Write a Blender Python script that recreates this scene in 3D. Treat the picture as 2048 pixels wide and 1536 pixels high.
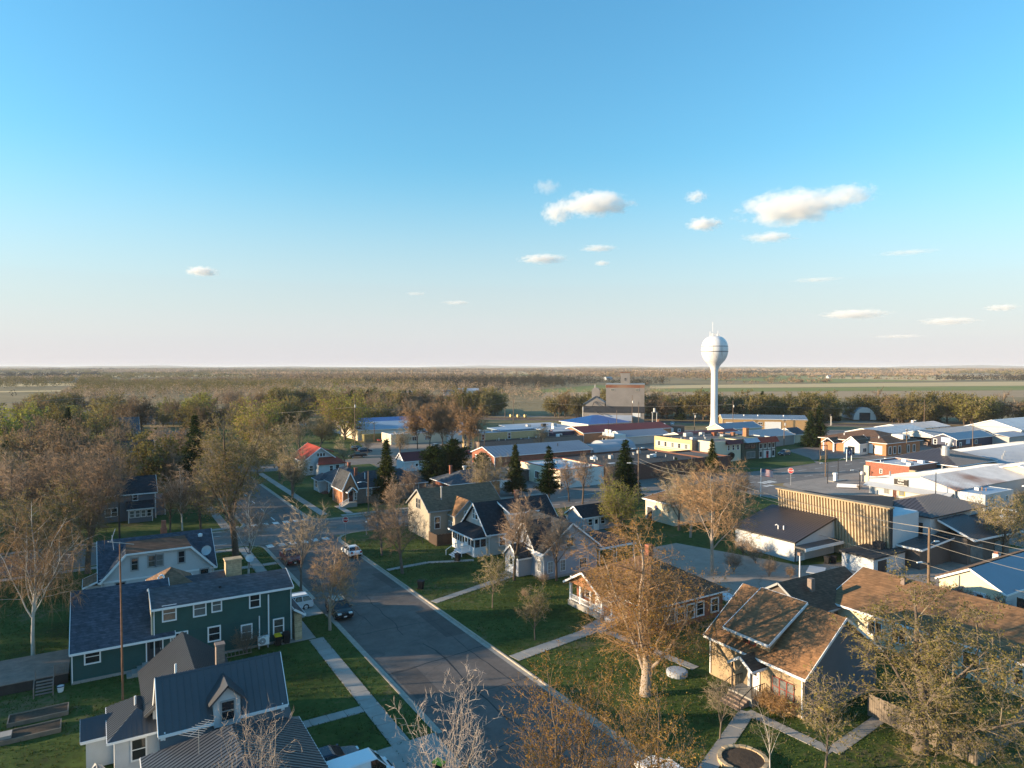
import bpy, math, random
import numpy as np
from mathutils import Vector, Matrix

sc = bpy.context.scene
for o in list(bpy.data.objects):
    bpy.data.objects.remove(o)
R = math.radians
# ------------------------------------------------------------------ camera, sky, sun, exposure
CAM_YAW = R(31.4)          # clockwise from +Y; +Y runs along the avenue, +X along the cross street
cam_d = bpy.data.cameras.new("camera")
cam = bpy.data.objects.new("camera", cam_d)
sc.collection.objects.link(cam)
cam.location = (0, 0, 28.0)
cam.rotation_euler = (R(90 - 1.47), 0, -CAM_YAW)
cam_d.sensor_width = 36.0
cam_d.lens = 24.0
cam_d.clip_start = 0.5
cam_d.clip_end = 90000
sc.camera = cam

SUN_EL = R(11.0)
SUN_AZ = R(-66.0)          # clockwise from +Y
world = bpy.data.worlds.new("World")
sc.world = world
world.use_nodes = True
wn = world.node_tree.nodes
wl = world.node_tree.links
wn.clear()
w_out = wn.new("ShaderNodeOutputWorld")
w_bg = wn.new("ShaderNodeBackground")
w_sky = wn.new("ShaderNodeTexSky")
w_sky.sky_type = 'NISHITA'
w_sky.sun_disc = False
w_sky.sun_elevation = SUN_EL
w_sky.sun_rotation = SUN_AZ
w_sky.altitude = 0
w_sky.air_density = 1.6
w_sky.dust_density = 0.0
w_sky.ozone_density = 6.0
w_bg.inputs["Strength"].default_value = 0.148
# pale low haze band all round the horizon, the same at every azimuth
w_tc = wn.new("ShaderNodeTexCoord"); w_sep = wn.new("ShaderNodeSeparateXYZ")
w_mr = wn.new("ShaderNodeMapRange"); w_mr.interpolation_type = 'SMOOTHSTEP'
w_mr.inputs[1].default_value = 0.0; w_mr.inputs[2].default_value = 0.30; w_mr.inputs[3].default_value = 0.82; w_mr.inputs[4].default_value = 0.0
w_mx = wn.new("ShaderNodeMix"); w_mx.data_type = 'RGBA'; w_mx.inputs[7].default_value = (2.12, 2.20, 2.48, 1)
wl.new(w_tc.outputs["Generated"], w_sep.inputs[0]); wl.new(w_sep.outputs[2], w_mr.inputs[0])
wl.new(w_mr.outputs[0], w_mx.inputs[0]); w_hs = wn.new("ShaderNodeHueSaturation"); w_hs.inputs["Saturation"].default_value = 1.04; w_hs.inputs["Hue"].default_value = 0.488
wl.new(w_sky.outputs["Color"], w_hs.inputs["Color"]); wl.new(w_hs.outputs["Color"], w_mx.inputs[6])
wl.new(w_mx.outputs[2], w_bg.inputs["Color"])
wl.new(w_bg.outputs["Background"], w_out.inputs["Surface"])

sun_d = bpy.data.lights.new("sun", 'SUN')
sun_d.energy = 5.0
sun_d.angle = R(0.5)
sun_d.color = (1.0, 0.75, 0.47)
sun = bpy.data.objects.new("sun", sun_d)
sc.collection.objects.link(sun)
to_sun = Vector((math.sin(SUN_AZ) * math.cos(SUN_EL), math.cos(SUN_AZ) * math.cos(SUN_EL), math.sin(SUN_EL)))
sun.rotation_euler = to_sun.to_track_quat('Z', 'Y').to_euler()
sun.location = to_sun * 400

sc.view_settings.view_transform = 'Standard'
sc.view_settings.look = 'None'
sc.view_settings.gamma = 1.0
sc.view_settings.exposure = 1.22
sc.view_settings.use_curve_mapping = False
sc.cycles.max_bounces = 5
sc.cycles.diffuse_bounces = 2
sc.cycles.glossy_bounces = 2
sc.cycles.transparent_max_bounces = 8
sc.cycles.volume_bounces = 6
sc.cycles.use_denoising = True

# ------------------------------------------------------------------ materials
_mats = {}
def mk(name, col, rough=0.8, var=0.18, scale=1.5, bump=0.0, pattern=None, p=0.2, metal=0.0, spec=0.3, col2=None, mix=0.5, sharp=0.15, emit=0):
    """procedural principled material; noise driven colour variation and an optional pattern (lap, shingle, brick, panel)"""
    if name in _mats:
        return _mats[name]
    m = bpy.data.materials.new(name)
    m.use_nodes = True
    nt = m.node_tree
    N, L = nt.nodes, nt.links
    b = N["Principled BSDF"]
    b.inputs["Roughness"].default_value = rough
    b.inputs["Metallic"].default_value = metal
    b.inputs["Specular IOR Level"].default_value = spec
    geo = N.new("ShaderNodeNewGeometry")
    n1 = N.new("ShaderNodeTexNoise"); n1.inputs["Scale"].default_value = scale; n1.inputs["Detail"].default_value = 5
    n1.inputs["Roughness"].default_value = 0.65
    L.new(geo.outputs["Position"], n1.inputs["Vector"])
    ramp = N.new("ShaderNodeValToRGB")
    c = Vector(col[:3])
    ramp.color_ramp.elements[0].position = 0.28
    ramp.color_ramp.elements[1].position = 0.72
    lo, hi = c * (1 - var), c * (1 + var)
    ramp.color_ramp.elements[0].color = (*lo, 1)
    ramp.color_ramp.elements[1].color = (*hi, 1)
    L.new(n1.outputs["Fac"], ramp.inputs["Fac"])
    out = ramp.outputs["Color"]
    height = None
    if col2 is not None:
        n2 = N.new("ShaderNodeTexNoise"); n2.inputs["Scale"].default_value = scale * 0.17; n2.inputs["Detail"].default_value = 4
        L.new(geo.outputs["Position"], n2.inputs["Vector"])
        r2 = N.new("ShaderNodeValToRGB")
        r2.color_ramp.elements[0].position = mix - sharp
        r2.color_ramp.elements[1].position = mix + sharp
        L.new(n2.outputs["Fac"], r2.inputs["Fac"])
        mx = N.new("ShaderNodeMix"); mx.data_type = 'RGBA'
        L.new(r2.outputs["Color"], mx.inputs[0])
        L.new(out, mx.inputs[6]); mx.inputs[7].default_value = (*col2[:3], 1)
        out = mx.outputs[2]
    if pattern:
        sep = N.new("ShaderNodeSeparateXYZ"); L.new(geo.outputs["Position"], sep.inputs[0])
        add = N.new("ShaderNodeMath"); add.operation = 'ADD'
        L.new(sep.outputs[0], add.inputs[0]); L.new(sep.outputs[1], add.inputs[1])
        if pattern in ("brick", "shingle"):
            cmb = N.new("ShaderNodeCombineXYZ")
            L.new(add.outputs[0], cmb.inputs[0]); L.new(sep.outputs[2], cmb.inputs[1])
            bt = N.new("ShaderNodeTexBrick")
            L.new(cmb.outputs[0], bt.inputs["Vector"])
            bt.inputs["Scale"].default_value = 1.0
            bt.inputs["Brick Width"].default_value = p * 3
            bt.inputs["Row Height"].default_value = p
            bt.inputs["Mortar Size"].default_value = p * 0.07
            bt.inputs["Color1"].default_value = (1.12, 1.12, 1.12, 1)
            bt.inputs["Color2"].default_value = (0.72, 0.72, 0.72, 1) if pattern == "shingle" else (0.85, 0.85, 0.85, 1)
            bt.inputs["Mortar"].default_value = (0.62, 0.62, 0.62, 1) if pattern == "shingle" else (1.3, 1.3, 1.3, 1)
            bt.inputs["Bias"].default_value = 0.0
            mx = N.new("ShaderNodeMix"); mx.data_type = 'RGBA'; mx.blend_type = 'MULTIPLY'; mx.inputs[0].default_value = 1.0
            L.new(out, mx.inputs[6]); L.new(bt.outputs["Color"], mx.inputs[7])
            out = mx.outputs[2]
            height = bt.outputs["Fac"]
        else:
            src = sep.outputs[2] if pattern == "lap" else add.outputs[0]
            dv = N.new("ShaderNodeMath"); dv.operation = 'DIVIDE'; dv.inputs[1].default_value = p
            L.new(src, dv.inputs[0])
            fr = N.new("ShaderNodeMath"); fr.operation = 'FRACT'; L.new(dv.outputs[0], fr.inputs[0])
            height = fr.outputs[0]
    if height is not None or bump > 0:
        bp = N.new("ShaderNodeBump"); bp.inputs["Strength"].default_value = max(bump, 0.25)
        bp.inputs["Distance"].default_value = 0.03
        if height is not None:
            L.new(height, bp.inputs["Height"])
        else:
            L.new(n1.outputs["Fac"], bp.inputs["Height"]); bp.inputs["Distance"].default_value = 0.1
        L.new(bp.outputs["Normal"], b.inputs["Normal"])
    L.new(out, b.inputs["Base Color"])
    _mats[name] = m
    return m

def ground_mat(name, stops, scales=(0.9, 0.05), bump=0.4, rough=0.95):
    """ground cover: two noises blended over several colours"""
    m = bpy.data.materials.new(name); m.use_nodes = True
    nt = m.node_tree; N, L = nt.nodes, nt.links
    b = N["Principled BSDF"]; b.inputs["Roughness"].default_value = rough; b.inputs["Specular IOR Level"].default_value = 0.15
    geo = N.new("ShaderNodeNewGeometry")
    a = N.new("ShaderNodeTexNoise"); a.inputs["Scale"].default_value = scales[0]; a.inputs["Detail"].default_value = 7; a.inputs["Roughness"].default_value = 0.7
    c = N.new("ShaderNodeTexNoise"); c.inputs["Scale"].default_value = scales[1]; c.inputs["Detail"].default_value = 4
    L.new(geo.outputs["Position"], a.inputs["Vector"]); L.new(geo.outputs["Position"], c.inputs["Vector"])
    ad = N.new("ShaderNodeMix"); ad.data_type = 'FLOAT'; ad.inputs[0].default_value = 0.55
    L.new(a.outputs["Fac"], ad.inputs[2]); L.new(c.outputs["Fac"], ad.inputs[3])
    rp = N.new("ShaderNodeValToRGB"); cr = rp.color_ramp
    cr.elements[0].position = stops[0][0]; cr.elements[0].color = (*stops[0][1], 1)
    cr.elements[1].position = stops[-1][0]; cr.elements[1].color = (*stops[-1][1], 1)
    for pos, col in stops[1:-1]:
        e = cr.elements.new(pos); e.color = (*col, 1)
    L.new(ad.outputs[0], rp.inputs["Fac"]); L.new(rp.outputs["Color"], b.inputs["Base Color"])
    bp = N.new("ShaderNodeBump"); bp.inputs["Strength"].default_value = bump; bp.inputs["Distance"].default_value = 0.12
    L.new(a.outputs["Fac"], bp.inputs["Height"]); L.new(bp.outputs["Normal"], b.inputs["Normal"])
    _mats[name] = m
    return m

def asphalt_mat(name, base, crack=0.8, patch=0.25):
    m = bpy.data.materials.new(name); m.use_nodes = True
    nt = m.node_tree; N, L = nt.nodes, nt.links
    b = N["Principled BSDF"]; b.inputs["Roughness"].default_value = 0.85; b.inputs["Specular IOR Level"].default_value = 0.3
    geo = N.new("ShaderNodeNewGeometry")
    n = N.new("ShaderNodeTexNoise"); n.inputs["Scale"].default_value = 0.35; n.inputs["Detail"].default_value = 9; n.inputs["Roughness"].default_value = 0.75
    L.new(geo.outputs["Position"], n.inputs["Vector"])
    rp = N.new("ShaderNodeValToRGB"); cr = rp.color_ramp
    v = Vector(base)
    cr.elements[0].position = 0.3; cr.elements[0].color = (*(v * (1 - patch)), 1)
    cr.elements[1].position = 0.7; cr.elements[1].color = (*(v * (1 + patch)), 1)
    L.new(n.outputs["Fac"], rp.inputs["Fac"])
    out = rp.outputs["Color"]
    if crack:
        wob = N.new("ShaderNodeTexNoise"); wob.inputs["Scale"].default_value = 0.8; wob.inputs["Detail"].default_value = 3
        L.new(geo.outputs["Position"], wob.inputs["Vector"])
        ad = N.new("ShaderNodeVectorMath"); ad.operation = 'MULTIPLY_ADD'
        L.new(wob.outputs["Color"], ad.inputs[0]); ad.inputs[1].default_value = (1.4, 1.4, 0); L.new(geo.outputs["Position"], ad.inputs[2])
        vo = N.new("ShaderNodeTexVoronoi"); vo.feature = 'DISTANCE_TO_EDGE'; vo.inputs["Scale"].default_value = 0.17
        L.new(ad.outputs[0], vo.inputs["Vector"])
        lt = N.new("ShaderNodeMapRange"); lt.inputs[1].default_value = 0.004; lt.inputs[2].default_value = 0.012
        lt.inputs[3].default_value = crack; lt.inputs[4].default_value = 0.0
        L.new(vo.outputs["Distance"], lt.inputs[0])
        mx = N.new("ShaderNodeMix"); mx.data_type = 'RGBA'; L.new(lt.outputs[0], mx.inputs[0])
        L.new(out, mx.inputs[6]); mx.inputs[7].default_value = (*(v * 0.25), 1)
        out = mx.outputs[2]
    L.new(out, b.inputs["Base Color"])
    bp = N.new("ShaderNodeBump"); bp.inputs["Strength"].default_value = 0.25; bp.inputs["Distance"].default_value = 0.02
    L.new(n.outputs["Fac"], bp.inputs["Height"]); L.new(bp.outputs["Normal"], b.inputs["Normal"])
    _mats[name] = m
    return m

def leaf_mat(name, cols, trans=0.35):
    """leaf or bud surface whose colour changes from leaf to leaf"""
    m = bpy.data.materials.new(name); m.use_nodes = True
    nt = m.node_tree; N, L = nt.nodes, nt.links
    N.remove(N["Principled BSDF"])
    geo = N.new("ShaderNodeNewGeometry")
    rp = N.new("ShaderNodeValToRGB"); cr = rp.color_ramp
    cr.elements[0].position = 0; cr.elements[0].color = (*cols[0], 1)
    cr.elements[1].position = 1; cr.elements[1].color = (*cols[-1], 1)
    for i, c in enumerate(cols[1:-1]):
        e = cr.elements.new((i + 1) / (len(cols) - 1)); e.color = (*c, 1)
    L.new(geo.outputs["Random Per Island"], rp.inputs["Fac"])
    oi = N.new("ShaderNodeObjectInfo")
    hv = N.new("ShaderNodeHueSaturation")
    mr = N.new("ShaderNodeMapRange"); mr.inputs[3].default_value = 0.72; mr.inputs[4].default_value = 1.28
    L.new(oi.outputs["Random"], mr.inputs[0]); L.new(mr.outputs[0], hv.inputs["Value"])
    L.new(rp.outputs["Color"], hv.inputs["Color"])
    d = N.new("ShaderNodeBsdfDiffuse"); t = N.new("ShaderNodeBsdfTranslucent"); mx = N.new("ShaderNodeMixShader")
    mx.inputs[0].default_value = trans
    L.new(hv.outputs["Color"], d.inputs["Color"]); L.new(hv.outputs["Color"], t.inputs["Color"])
    L.new(d.outputs[0], mx.inputs[1]); L.new(t.outputs[0], mx.inputs[2])
    L.new(mx.outputs[0], N["Material Output"].inputs["Surface"])
    _mats[name] = m
    return m

def woods_mat(name, stops, scale):
    """mixed woodland: colour changes from stand to stand and from face to face"""
    m = leaf_mat(name, [(0.1, 0.1, 0.1), (0.2, 0.2, 0.2)], 0.15)
    nt = m.node_tree; N, L = nt.nodes, nt.links
    geo = next(n for n in N if n.type == 'NEW_GEOMETRY'); hv = next(n for n in N if n.type == 'HUE_SAT')
    nz = N.new("ShaderNodeTexNoise"); nz.inputs["Scale"].default_value = scale; nz.inputs["Detail"].default_value = 3; nz.inputs["Roughness"].default_value = 0.7
    L.new(geo.outputs["Position"], nz.inputs["Vector"])
    rp = N.new("ShaderNodeValToRGB"); cr = rp.color_ramp
    cr.elements[0].position = stops[0][0]; cr.elements[0].color = (*stops[0][1], 1)
    cr.elements[1].position = stops[-1][0]; cr.elements[1].color = (*stops[-1][1], 1)
    for p_, c in stops[1:-1]:
        e = cr.elements.new(p_); e.color = (*c, 1)
    L.new(nz.outputs["Fac"], rp.inputs["Fac"])
    mr = N.new("ShaderNodeMapRange"); mr.inputs[3].default_value = 0.75; mr.inputs[4].default_value = 1.25
    L.new(geo.outputs["Random Per Island"], mr.inputs[0])
    vm = N.new("ShaderNodeVectorMath"); vm.operation = 'SCALE'
    L.new(rp.outputs["Color"], vm.inputs[0]); L.new(mr.outputs[0], vm.inputs["Scale"])
    L.new(vm.outputs[0], hv.inputs["Color"])
    return m

def M(n):
    return _mats[n]

# walls
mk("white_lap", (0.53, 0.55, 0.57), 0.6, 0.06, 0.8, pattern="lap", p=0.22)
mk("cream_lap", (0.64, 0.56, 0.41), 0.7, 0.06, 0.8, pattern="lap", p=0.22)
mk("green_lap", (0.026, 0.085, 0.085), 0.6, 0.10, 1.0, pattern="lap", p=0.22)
mk("green_board", (0.030, 0.092, 0.085), 0.6, 0.10, 1.0, pattern="panel", p=0.28)
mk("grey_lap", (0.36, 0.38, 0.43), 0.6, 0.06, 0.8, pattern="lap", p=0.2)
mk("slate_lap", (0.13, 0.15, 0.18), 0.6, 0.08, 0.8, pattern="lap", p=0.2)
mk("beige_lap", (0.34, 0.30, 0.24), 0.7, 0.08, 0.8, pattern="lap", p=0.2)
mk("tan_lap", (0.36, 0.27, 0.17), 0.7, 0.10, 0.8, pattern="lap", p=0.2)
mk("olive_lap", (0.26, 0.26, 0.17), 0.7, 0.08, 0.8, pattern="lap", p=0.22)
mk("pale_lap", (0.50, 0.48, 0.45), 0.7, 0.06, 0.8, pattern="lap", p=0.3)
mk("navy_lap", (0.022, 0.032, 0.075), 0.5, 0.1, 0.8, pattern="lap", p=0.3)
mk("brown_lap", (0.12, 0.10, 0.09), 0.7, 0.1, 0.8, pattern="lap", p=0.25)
mk("red_brick", (0.26, 0.10, 0.065), 0.85, 0.15, 2.0, pattern="brick", p=0.085)
mk("orange_brick", (0.38, 0.17, 0.085), 0.85, 0.12, 2.0, pattern="brick", p=0.085)
mk("buff_brick", (0.46, 0.34, 0.18), 0.85, 0.12, 2.0, pattern="brick", p=0.085)
mk("dark_red_brick", (0.13, 0.06, 0.045), 0.85, 0.15, 2.0, pattern="brick", p=0.085)
mk("grey_brick", (0.20, 0.16, 0.14), 0.85, 0.12, 2.0, pattern="brick", p=0.085)
mk("yellow_plaster", (0.70, 0.50, 0.22), 0.85, 0.08, 0.6, col2=(0.55, 0.40, 0.2))
mk("cream_plaster", (0.62, 0.54, 0.40), 0.85, 0.08, 0.6, col2=(0.62, 0.54, 0.42))
mk("white_plaster", (0.62, 0.62, 0.60), 0.85, 0.06, 0.6, col2=(0.62, 0.62, 0.60))
mk("white_metal", (0.42, 0.45, 0.48), 0.6, 0.05, 0.5, pattern="panel", p=0.3)
mk("grey_metal", (0.34, 0.34, 0.34), 0.5, 0.08, 0.5, pattern="panel", p=0.3)
mk("tan_metal", (0.42, 0.27, 0.13), 0.6, 0.08, 0.5, pattern="panel", p=0.35)
mk("stone", (0.42, 0.32, 0.2), 0.9, 0.3, 2.0, bump=0.5, pattern="brick", p=0.22)
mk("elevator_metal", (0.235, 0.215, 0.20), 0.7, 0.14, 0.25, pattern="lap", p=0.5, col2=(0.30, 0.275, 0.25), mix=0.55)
mk("rust", (0.20, 0.06, 0.03), 0.9, 0.35, 0.9, col2=(0.28, 0.17, 0.11), mix=0.5)
mk("concrete_wall", (0.30, 0.29, 0.27), 0.9, 0.15, 0.8)
mk("dark_green_metal", (0.02, 0.05, 0.04), 0.5)
# roofs
mk("shingle_brown", (0.27, 0.145, 0.07), 0.95, 0.32, 2.4, pattern="shingle", p=0.14, col2=(0.20, 0.115, 0.06), mix=0.5)
mk("shingle_darkbrown", (0.13, 0.075, 0.05), 0.95, 0.25, 2.4, pattern="shingle", p=0.14)
mk("shingle_tan", (0.19, 0.118, 0.075), 0.95, 0.25, 2.4, pattern="shingle", p=0.14)
mk("shingle_charcoal", (0.050, 0.056, 0.066), 0.95, 0.3, 2.4, pattern="shingle", p=0.14)
mk("shingle_slate", (0.075, 0.085, 0.10), 0.95, 0.3, 2.4, pattern="shingle", p=0.14)
mk("shingle_blue", (0.062, 0.078, 0.105), 0.95, 0.35, 2.4, pattern="shingle", p=0.14)
mk("shingle_black", (0.026, 0.029, 0.036), 0.95, 0.25, 2.4, pattern="shingle", p=0.14)
mk("metal_charcoal", (0.066, 0.070, 0.078), 0.38, 0.10, 0.7, metal=0.3, spec=0.9)
mk("metal_darkbrown", (0.050, 0.042, 0.046), 0.42, 0.1, 0.7, spec=0.6)
mk("metal_red", (0.30, 0.05, 0.03), 0.7, 0.2, 0.7, spec=0.15)
mk("metal_maroon", (0.11, 0.026, 0.03), 0.65, 0.2, 0.3, spec=0.2)
mk("metal_blue", (0.02, 0.10, 0.30), 0.45, 0.1, 0.3, spec=0.5)
mk("metal_paleblue", (0.26, 0.35, 0.45), 0.6, 0.1, 0.2, spec=0.2, col2=(0.20, 0.26, 0.33), mix=0.6)
mk("metal_bluegrey", (0.14, 0.18, 0.235), 0.45, 0.1, 0.2, spec=0.5)
mk("metal_silver", (0.34, 0.38, 0.44), 0.6, 0.12, 0.2, spec=0.2, col2=(0.26, 0.27, 0.29), mix=0.6)
mk("metal_white", (0.40, 0.43, 0.47), 0.65, 0.12, 0.25, spec=0.15, col2=(0.31, 0.32, 0.34), mix=0.58)
mk("metal_rusty", (0.52, 0.52, 0.53), 0.5, 0.15, 0.35, col2=(0.22, 0.12, 0.085), mix=0.52, sharp=0.06)
mk("membrane_white", (0.40, 0.43, 0.47), 0.7, 0.12, 0.15, col2=(0.34, 0.36, 0.40), mix=0.6)
mk("membrane_black", (0.032, 0.034, 0.038), 0.9, 0.25, 0.3, col2=(0.06, 0.058, 0.055), mix=0.6)
mk("membrane_grey", (0.12, 0.12, 0.125), 0.9, 0.2, 0.3, col2=(0.07, 0.07, 0.075), mix=0.55)
mk("tan_fluted", (0.47, 0.37, 0.245), 0.6, 0.12, 0.4, spec=0.4)
# details
mk("trim_white", (0.78, 0.79, 0.80), 0.6, 0.03, 0.5)
mk("trim_grey", (0.30, 0.31, 0.32), 0.6, 0.05, 0.5)
mk("trim_dark", (0.03, 0.03, 0.034), 0.6, 0.1, 0.5)
mk("trim_red", (0.24, 0.05, 0.035), 0.6, 0.1, 0.5)
mk("glass", (0.020, 0.024, 0.030), 0.06, 0.3, 0.4, spec=0.8)
mk("glass_pale", (0.16, 0.17, 0.17), 0.12, 0.3, 0.4, spec=0.8)
mk("glass_blind", (0.085, 0.08, 0.07), 0.1, 0.5, 2.5, spec=0.8)
mk("glass_car", (0.012, 0.014, 0.018), 0.05, 0.2, 0.4, spec=0.9)
mk("door_white", (0.75, 0.76, 0.76), 0.5, 0.03)
mk("door_brown", (0.10, 0.035, 0.025), 0.6, 0.1)
mk("door_dark", (0.03, 0.033, 0.04), 0.5, 0.1)
mk("concrete", (0.34, 0.325, 0.30), 0.92, 0.16, 1.1, bump=0.15, col2=(0.26, 0.24, 0.215), mix=0.55, sharp=0.25)
mk("concrete_kerb", (0.36, 0.32, 0.27), 0.92, 0.18, 1.6, bump=0.15)
mk("paint_white", (0.62, 0.62, 0.60), 0.8, 0.18, 3.0, col2=(0.36, 0.35, 0.34), mix=0.62, sharp=0.12)
mk("paint_yellow", (0.5, 0.34, 0.05), 0.8, 0.2, 3.0)
mk("wood_pole", (0.17, 0.12, 0.085), 0.9, 0.25, 1.2)
mk("wood_fence", (0.20, 0.165, 0.13), 0.9, 0.25, 1.2)
mk("wood_fence_dark", (0.075, 0.052, 0.04), 0.9, 0.25, 1.2)
mk("wood_deck", (0.24, 0.18, 0.15), 0.9, 0.25, 1.2)
mk("wood_dark", (0.05, 0.042, 0.038), 0.9, 0.2, 1.2)
mk("rust_pole", (0.22, 0.115, 0.07), 0.8, 0.3, 3)
mk("galvanised", (0.42, 0.43, 0.44), 0.4, 0.1, 3, metal=0.4)
mk("black_metal", (0.012, 0.012, 0.014), 0.5, 0.1)
mk("black_plastic", (0.014, 0.014, 0.016), 0.6, 0.1)
mk("wire", (0.30, 0.28, 0.25), 0.7, 0.1)
mk("wire_dark", (0.05, 0.05, 0.05), 0.7, 0.1)
mk("tower_white", (0.82, 0.82, 0.82), 0.4, 0.03, 0.1)
def streaked(name, col, dirt):
    m = mk(name, col, 0.4, 0.02, 0.1)
    N, L = m.node_tree.nodes, m.node_tree.links
    b = N["Principled BSDF"]; src = b.inputs["Base Color"].links[0].from_socket
    geo = next(n for n in N if n.type == 'NEW_GEOMETRY')
    mp = N.new("ShaderNodeVectorMath"); mp.operation = 'MULTIPLY'; mp.inputs[1].default_value = (1.6, 1.6, 0.07); L.new(geo.outputs["Position"], mp.inputs[0])
    nz = N.new("ShaderNodeTexNoise"); nz.inputs["Scale"].default_value = 1.0; nz.inputs["Detail"].default_value = 5; L.new(mp.outputs[0], nz.inputs["Vector"])
    mr = N.new("ShaderNodeMapRange"); mr.inputs[1].default_value = 0.5; mr.inputs[2].default_value = 0.72; mr.inputs[3].default_value = 0; mr.inputs[4].default_value = 0.8
    L.new(nz.outputs["Fac"], mr.inputs[0])
    mx = N.new("ShaderNodeMix"); mx.data_type = 'RGBA'; L.new(mr.outputs[0], mx.inputs[0]); L.new(src, mx.inputs[6]); mx.inputs[7].default_value = (*dirt, 1)
    L.new(mx.outputs[2], b.inputs["Base Color"])
streaked("tower_paint", (0.72, 0.72, 0.72), (0.46, 0.44, 0.41))
mk("tower_stripe", (0.03, 0.045, 0.09), 0.5, 0.05)
mk("sign_red", (0.42, 0.015, 0.02), 0.5, 0.05)
mk("sign_white", (0.80, 0.80, 0.80), 0.5, 0.02)
mk("sign_black", (0.012, 0.012, 0.014), 0.5, 0.05)
mk("sign_blue", (0.02, 0.035, 0.12), 0.5, 0.05)
mk("sign_paleblue", (0.30, 0.42, 0.60), 0.5, 0.05)
mk("yellow_lid", (0.62, 0.42, 0.01), 0.5, 0.06)
mk("lime_lid", (0.36, 0.42, 0.03), 0.5, 0.06)
mk("blue_tarp", (0.02, 0.05, 0.32), 0.5, 0.1)
mk("flag_red", (0.40, 0.03, 0.04), 0.8, 0.05)
mk("flag_white", (0.72, 0.72, 0.74), 0.8, 0.05)
mk("flag_blue", (0.03, 0.035, 0.14), 0.8, 0.05)
mk("soil", (0.07, 0.05, 0.035), 0.95, 0.3, 3, bump=0.4)
mk("rubber", (0.016, 0.016, 0.017), 0.8, 0.1)
mk("rim", (0.45, 0.46, 0.47), 0.3, 0.05, metal=0.7)
mk("car_white", (0.76, 0.78, 0.80), 0.25, 0.02, spec=0.6)
mk("car_black", (0.010, 0.011, 0.014), 0.18, 0.05, spec=0.6)
mk("car_red", (0.20, 0.022, 0.02), 0.3, 0.05, spec=0.5)
mk("car_navy", (0.02, 0.03, 0.055), 0.25, 0.05, spec=0.5)
mk("car_teal", (0.06, 0.11, 0.14), 0.25, 0.05, spec=0.5)
mk("car_silver", (0.42, 0.44, 0.46), 0.28, 0.05, metal=0.3, spec=0.5)
mk("lamp_glass", (0.75, 0.76, 0.76), 0.2, 0.02)
mk("taillight", (0.30, 0.01, 0.01), 0.3, 0.05)
mk("container_olive", (0.22, 0.19, 0.07), 0.6, 0.1, 0.5)
mk("ballast", (0.11, 0.085, 0.075), 0.95, 0.25, 0.6, bump=0.4)
mk("rail_steel", (0.12, 0.10, 0.095), 0.4, 0.1, metal=0.6)
mk("gravel", (0.26, 0.21, 0.17), 0.95, 0.2, 0.3, bump=0.3)
asphalt_mat("asphalt", (0.125, 0.108, 0.098), 0.25, 0.34)
asphalt_mat("asphalt_smooth", (0.165, 0.145, 0.132), 0.3, 0.26)
asphalt_mat("asphalt_patch", (0.085, 0.074, 0.068), 0.0, 0.3)
asphalt_mat("asphalt_pale", (0.16, 0.135, 0.118), 0.0, 0.25)
mk("tar", (0.028, 0.026, 0.026), 0.6, 0.2, 2.0)
asphalt_mat("concrete_lot", (0.30, 0.25, 0.21), 0.3, 0.2)
ground_mat("grass", [(0.33, (0.030, 0.040, 0.012)), (0.43, (0.038, 0.062, 0.013)), (0.50, (0.052, 0.085, 0.018)), (0.545, (0.066, 0.092, 0.022)), (0.595, (0.105, 0.100, 0.042)), (0.66, (0.15, 0.12, 0.065))], (1.6, 0.10), 0.6)
ground_mat("prairie", [(0.30, (0.08, 0.095, 0.028)), (0.43, (0.17, 0.135, 0.062)), (0.55, (0.28, 0.205, 0.105)), (0.68, (0.16, 0.14, 0.055))], (0.16, 0.006))
ground_mat("field_straw", [(0.3, (0.46, 0.33, 0.16)), (0.5, (0.58, 0.42, 0.21)), (0.7, (0.48, 0.35, 0.18))], (0.1, 0.01), 0.2)
ground_mat("field_brown", [(0.3, (0.28, 0.19, 0.11)), (0.5, (0.38, 0.265, 0.155)), (0.7, (0.30, 0.215, 0.12))], (0.1, 0.01), 0.2)
ground_mat("field_green", [(0.3, (0.15, 0.18, 0.045)), (0.5, (0.21, 0.22, 0.06)), (0.7, (0.29, 0.25, 0.09))], (0.1, 0.01), 0.2)
# plants
mk("bark_grey", (0.13, 0.105, 0.085), 0.95, 0.3, 3, bump=0.4)
mk("bark_brown", (0.105, 0.075, 0.055), 0.95, 0.3, 3, bump=0.4)
mk("bark_birch", (0.52, 0.48, 0.43), 0.85, 0.15, 2.5, col2=(0.10, 0.08, 0.07), mix=0.62, sharp=0.05)
mk("bark_pale", (0.34, 0.28, 0.23), 0.9, 0.2, 3)
leaf_mat("twig_brown", [(0.23, 0.17, 0.12), (0.34, 0.25, 0.18)], 0.0)
leaf_mat("twig_grey", [(0.23, 0.185, 0.13), (0.33, 0.27, 0.19)], 0.0)
leaf_mat("twig_orange", [(0.26, 0.17, 0.10), (0.36, 0.235, 0.135)], 0.0)
leaf_mat("twig_pale", [(0.34, 0.27, 0.22), (0.46, 0.38, 0.31)], 0.0)
leaf_mat("twig_red", [(0.20, 0.06, 0.045), (0.27, 0.10, 0.07)], 0.0)
leaf_mat("leaf_olive", [(0.14, 0.12, 0.036), (0.205, 0.175, 0.058), (0.275, 0.23, 0.085)])
leaf_mat("leaf_yellowgreen", [(0.20, 0.21, 0.03), (0.30, 0.30, 0.05), (0.36, 0.34, 0.08)])
leaf_mat("leaf_green", [(0.11, 0.11, 0.028), (0.165, 0.155, 0.042), (0.22, 0.195, 0.06)])
leaf_mat("leaf_orange", [(0.26, 0.13, 0.026), (0.38, 0.20, 0.045), (0.30, 0.22, 0.06)])
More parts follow.
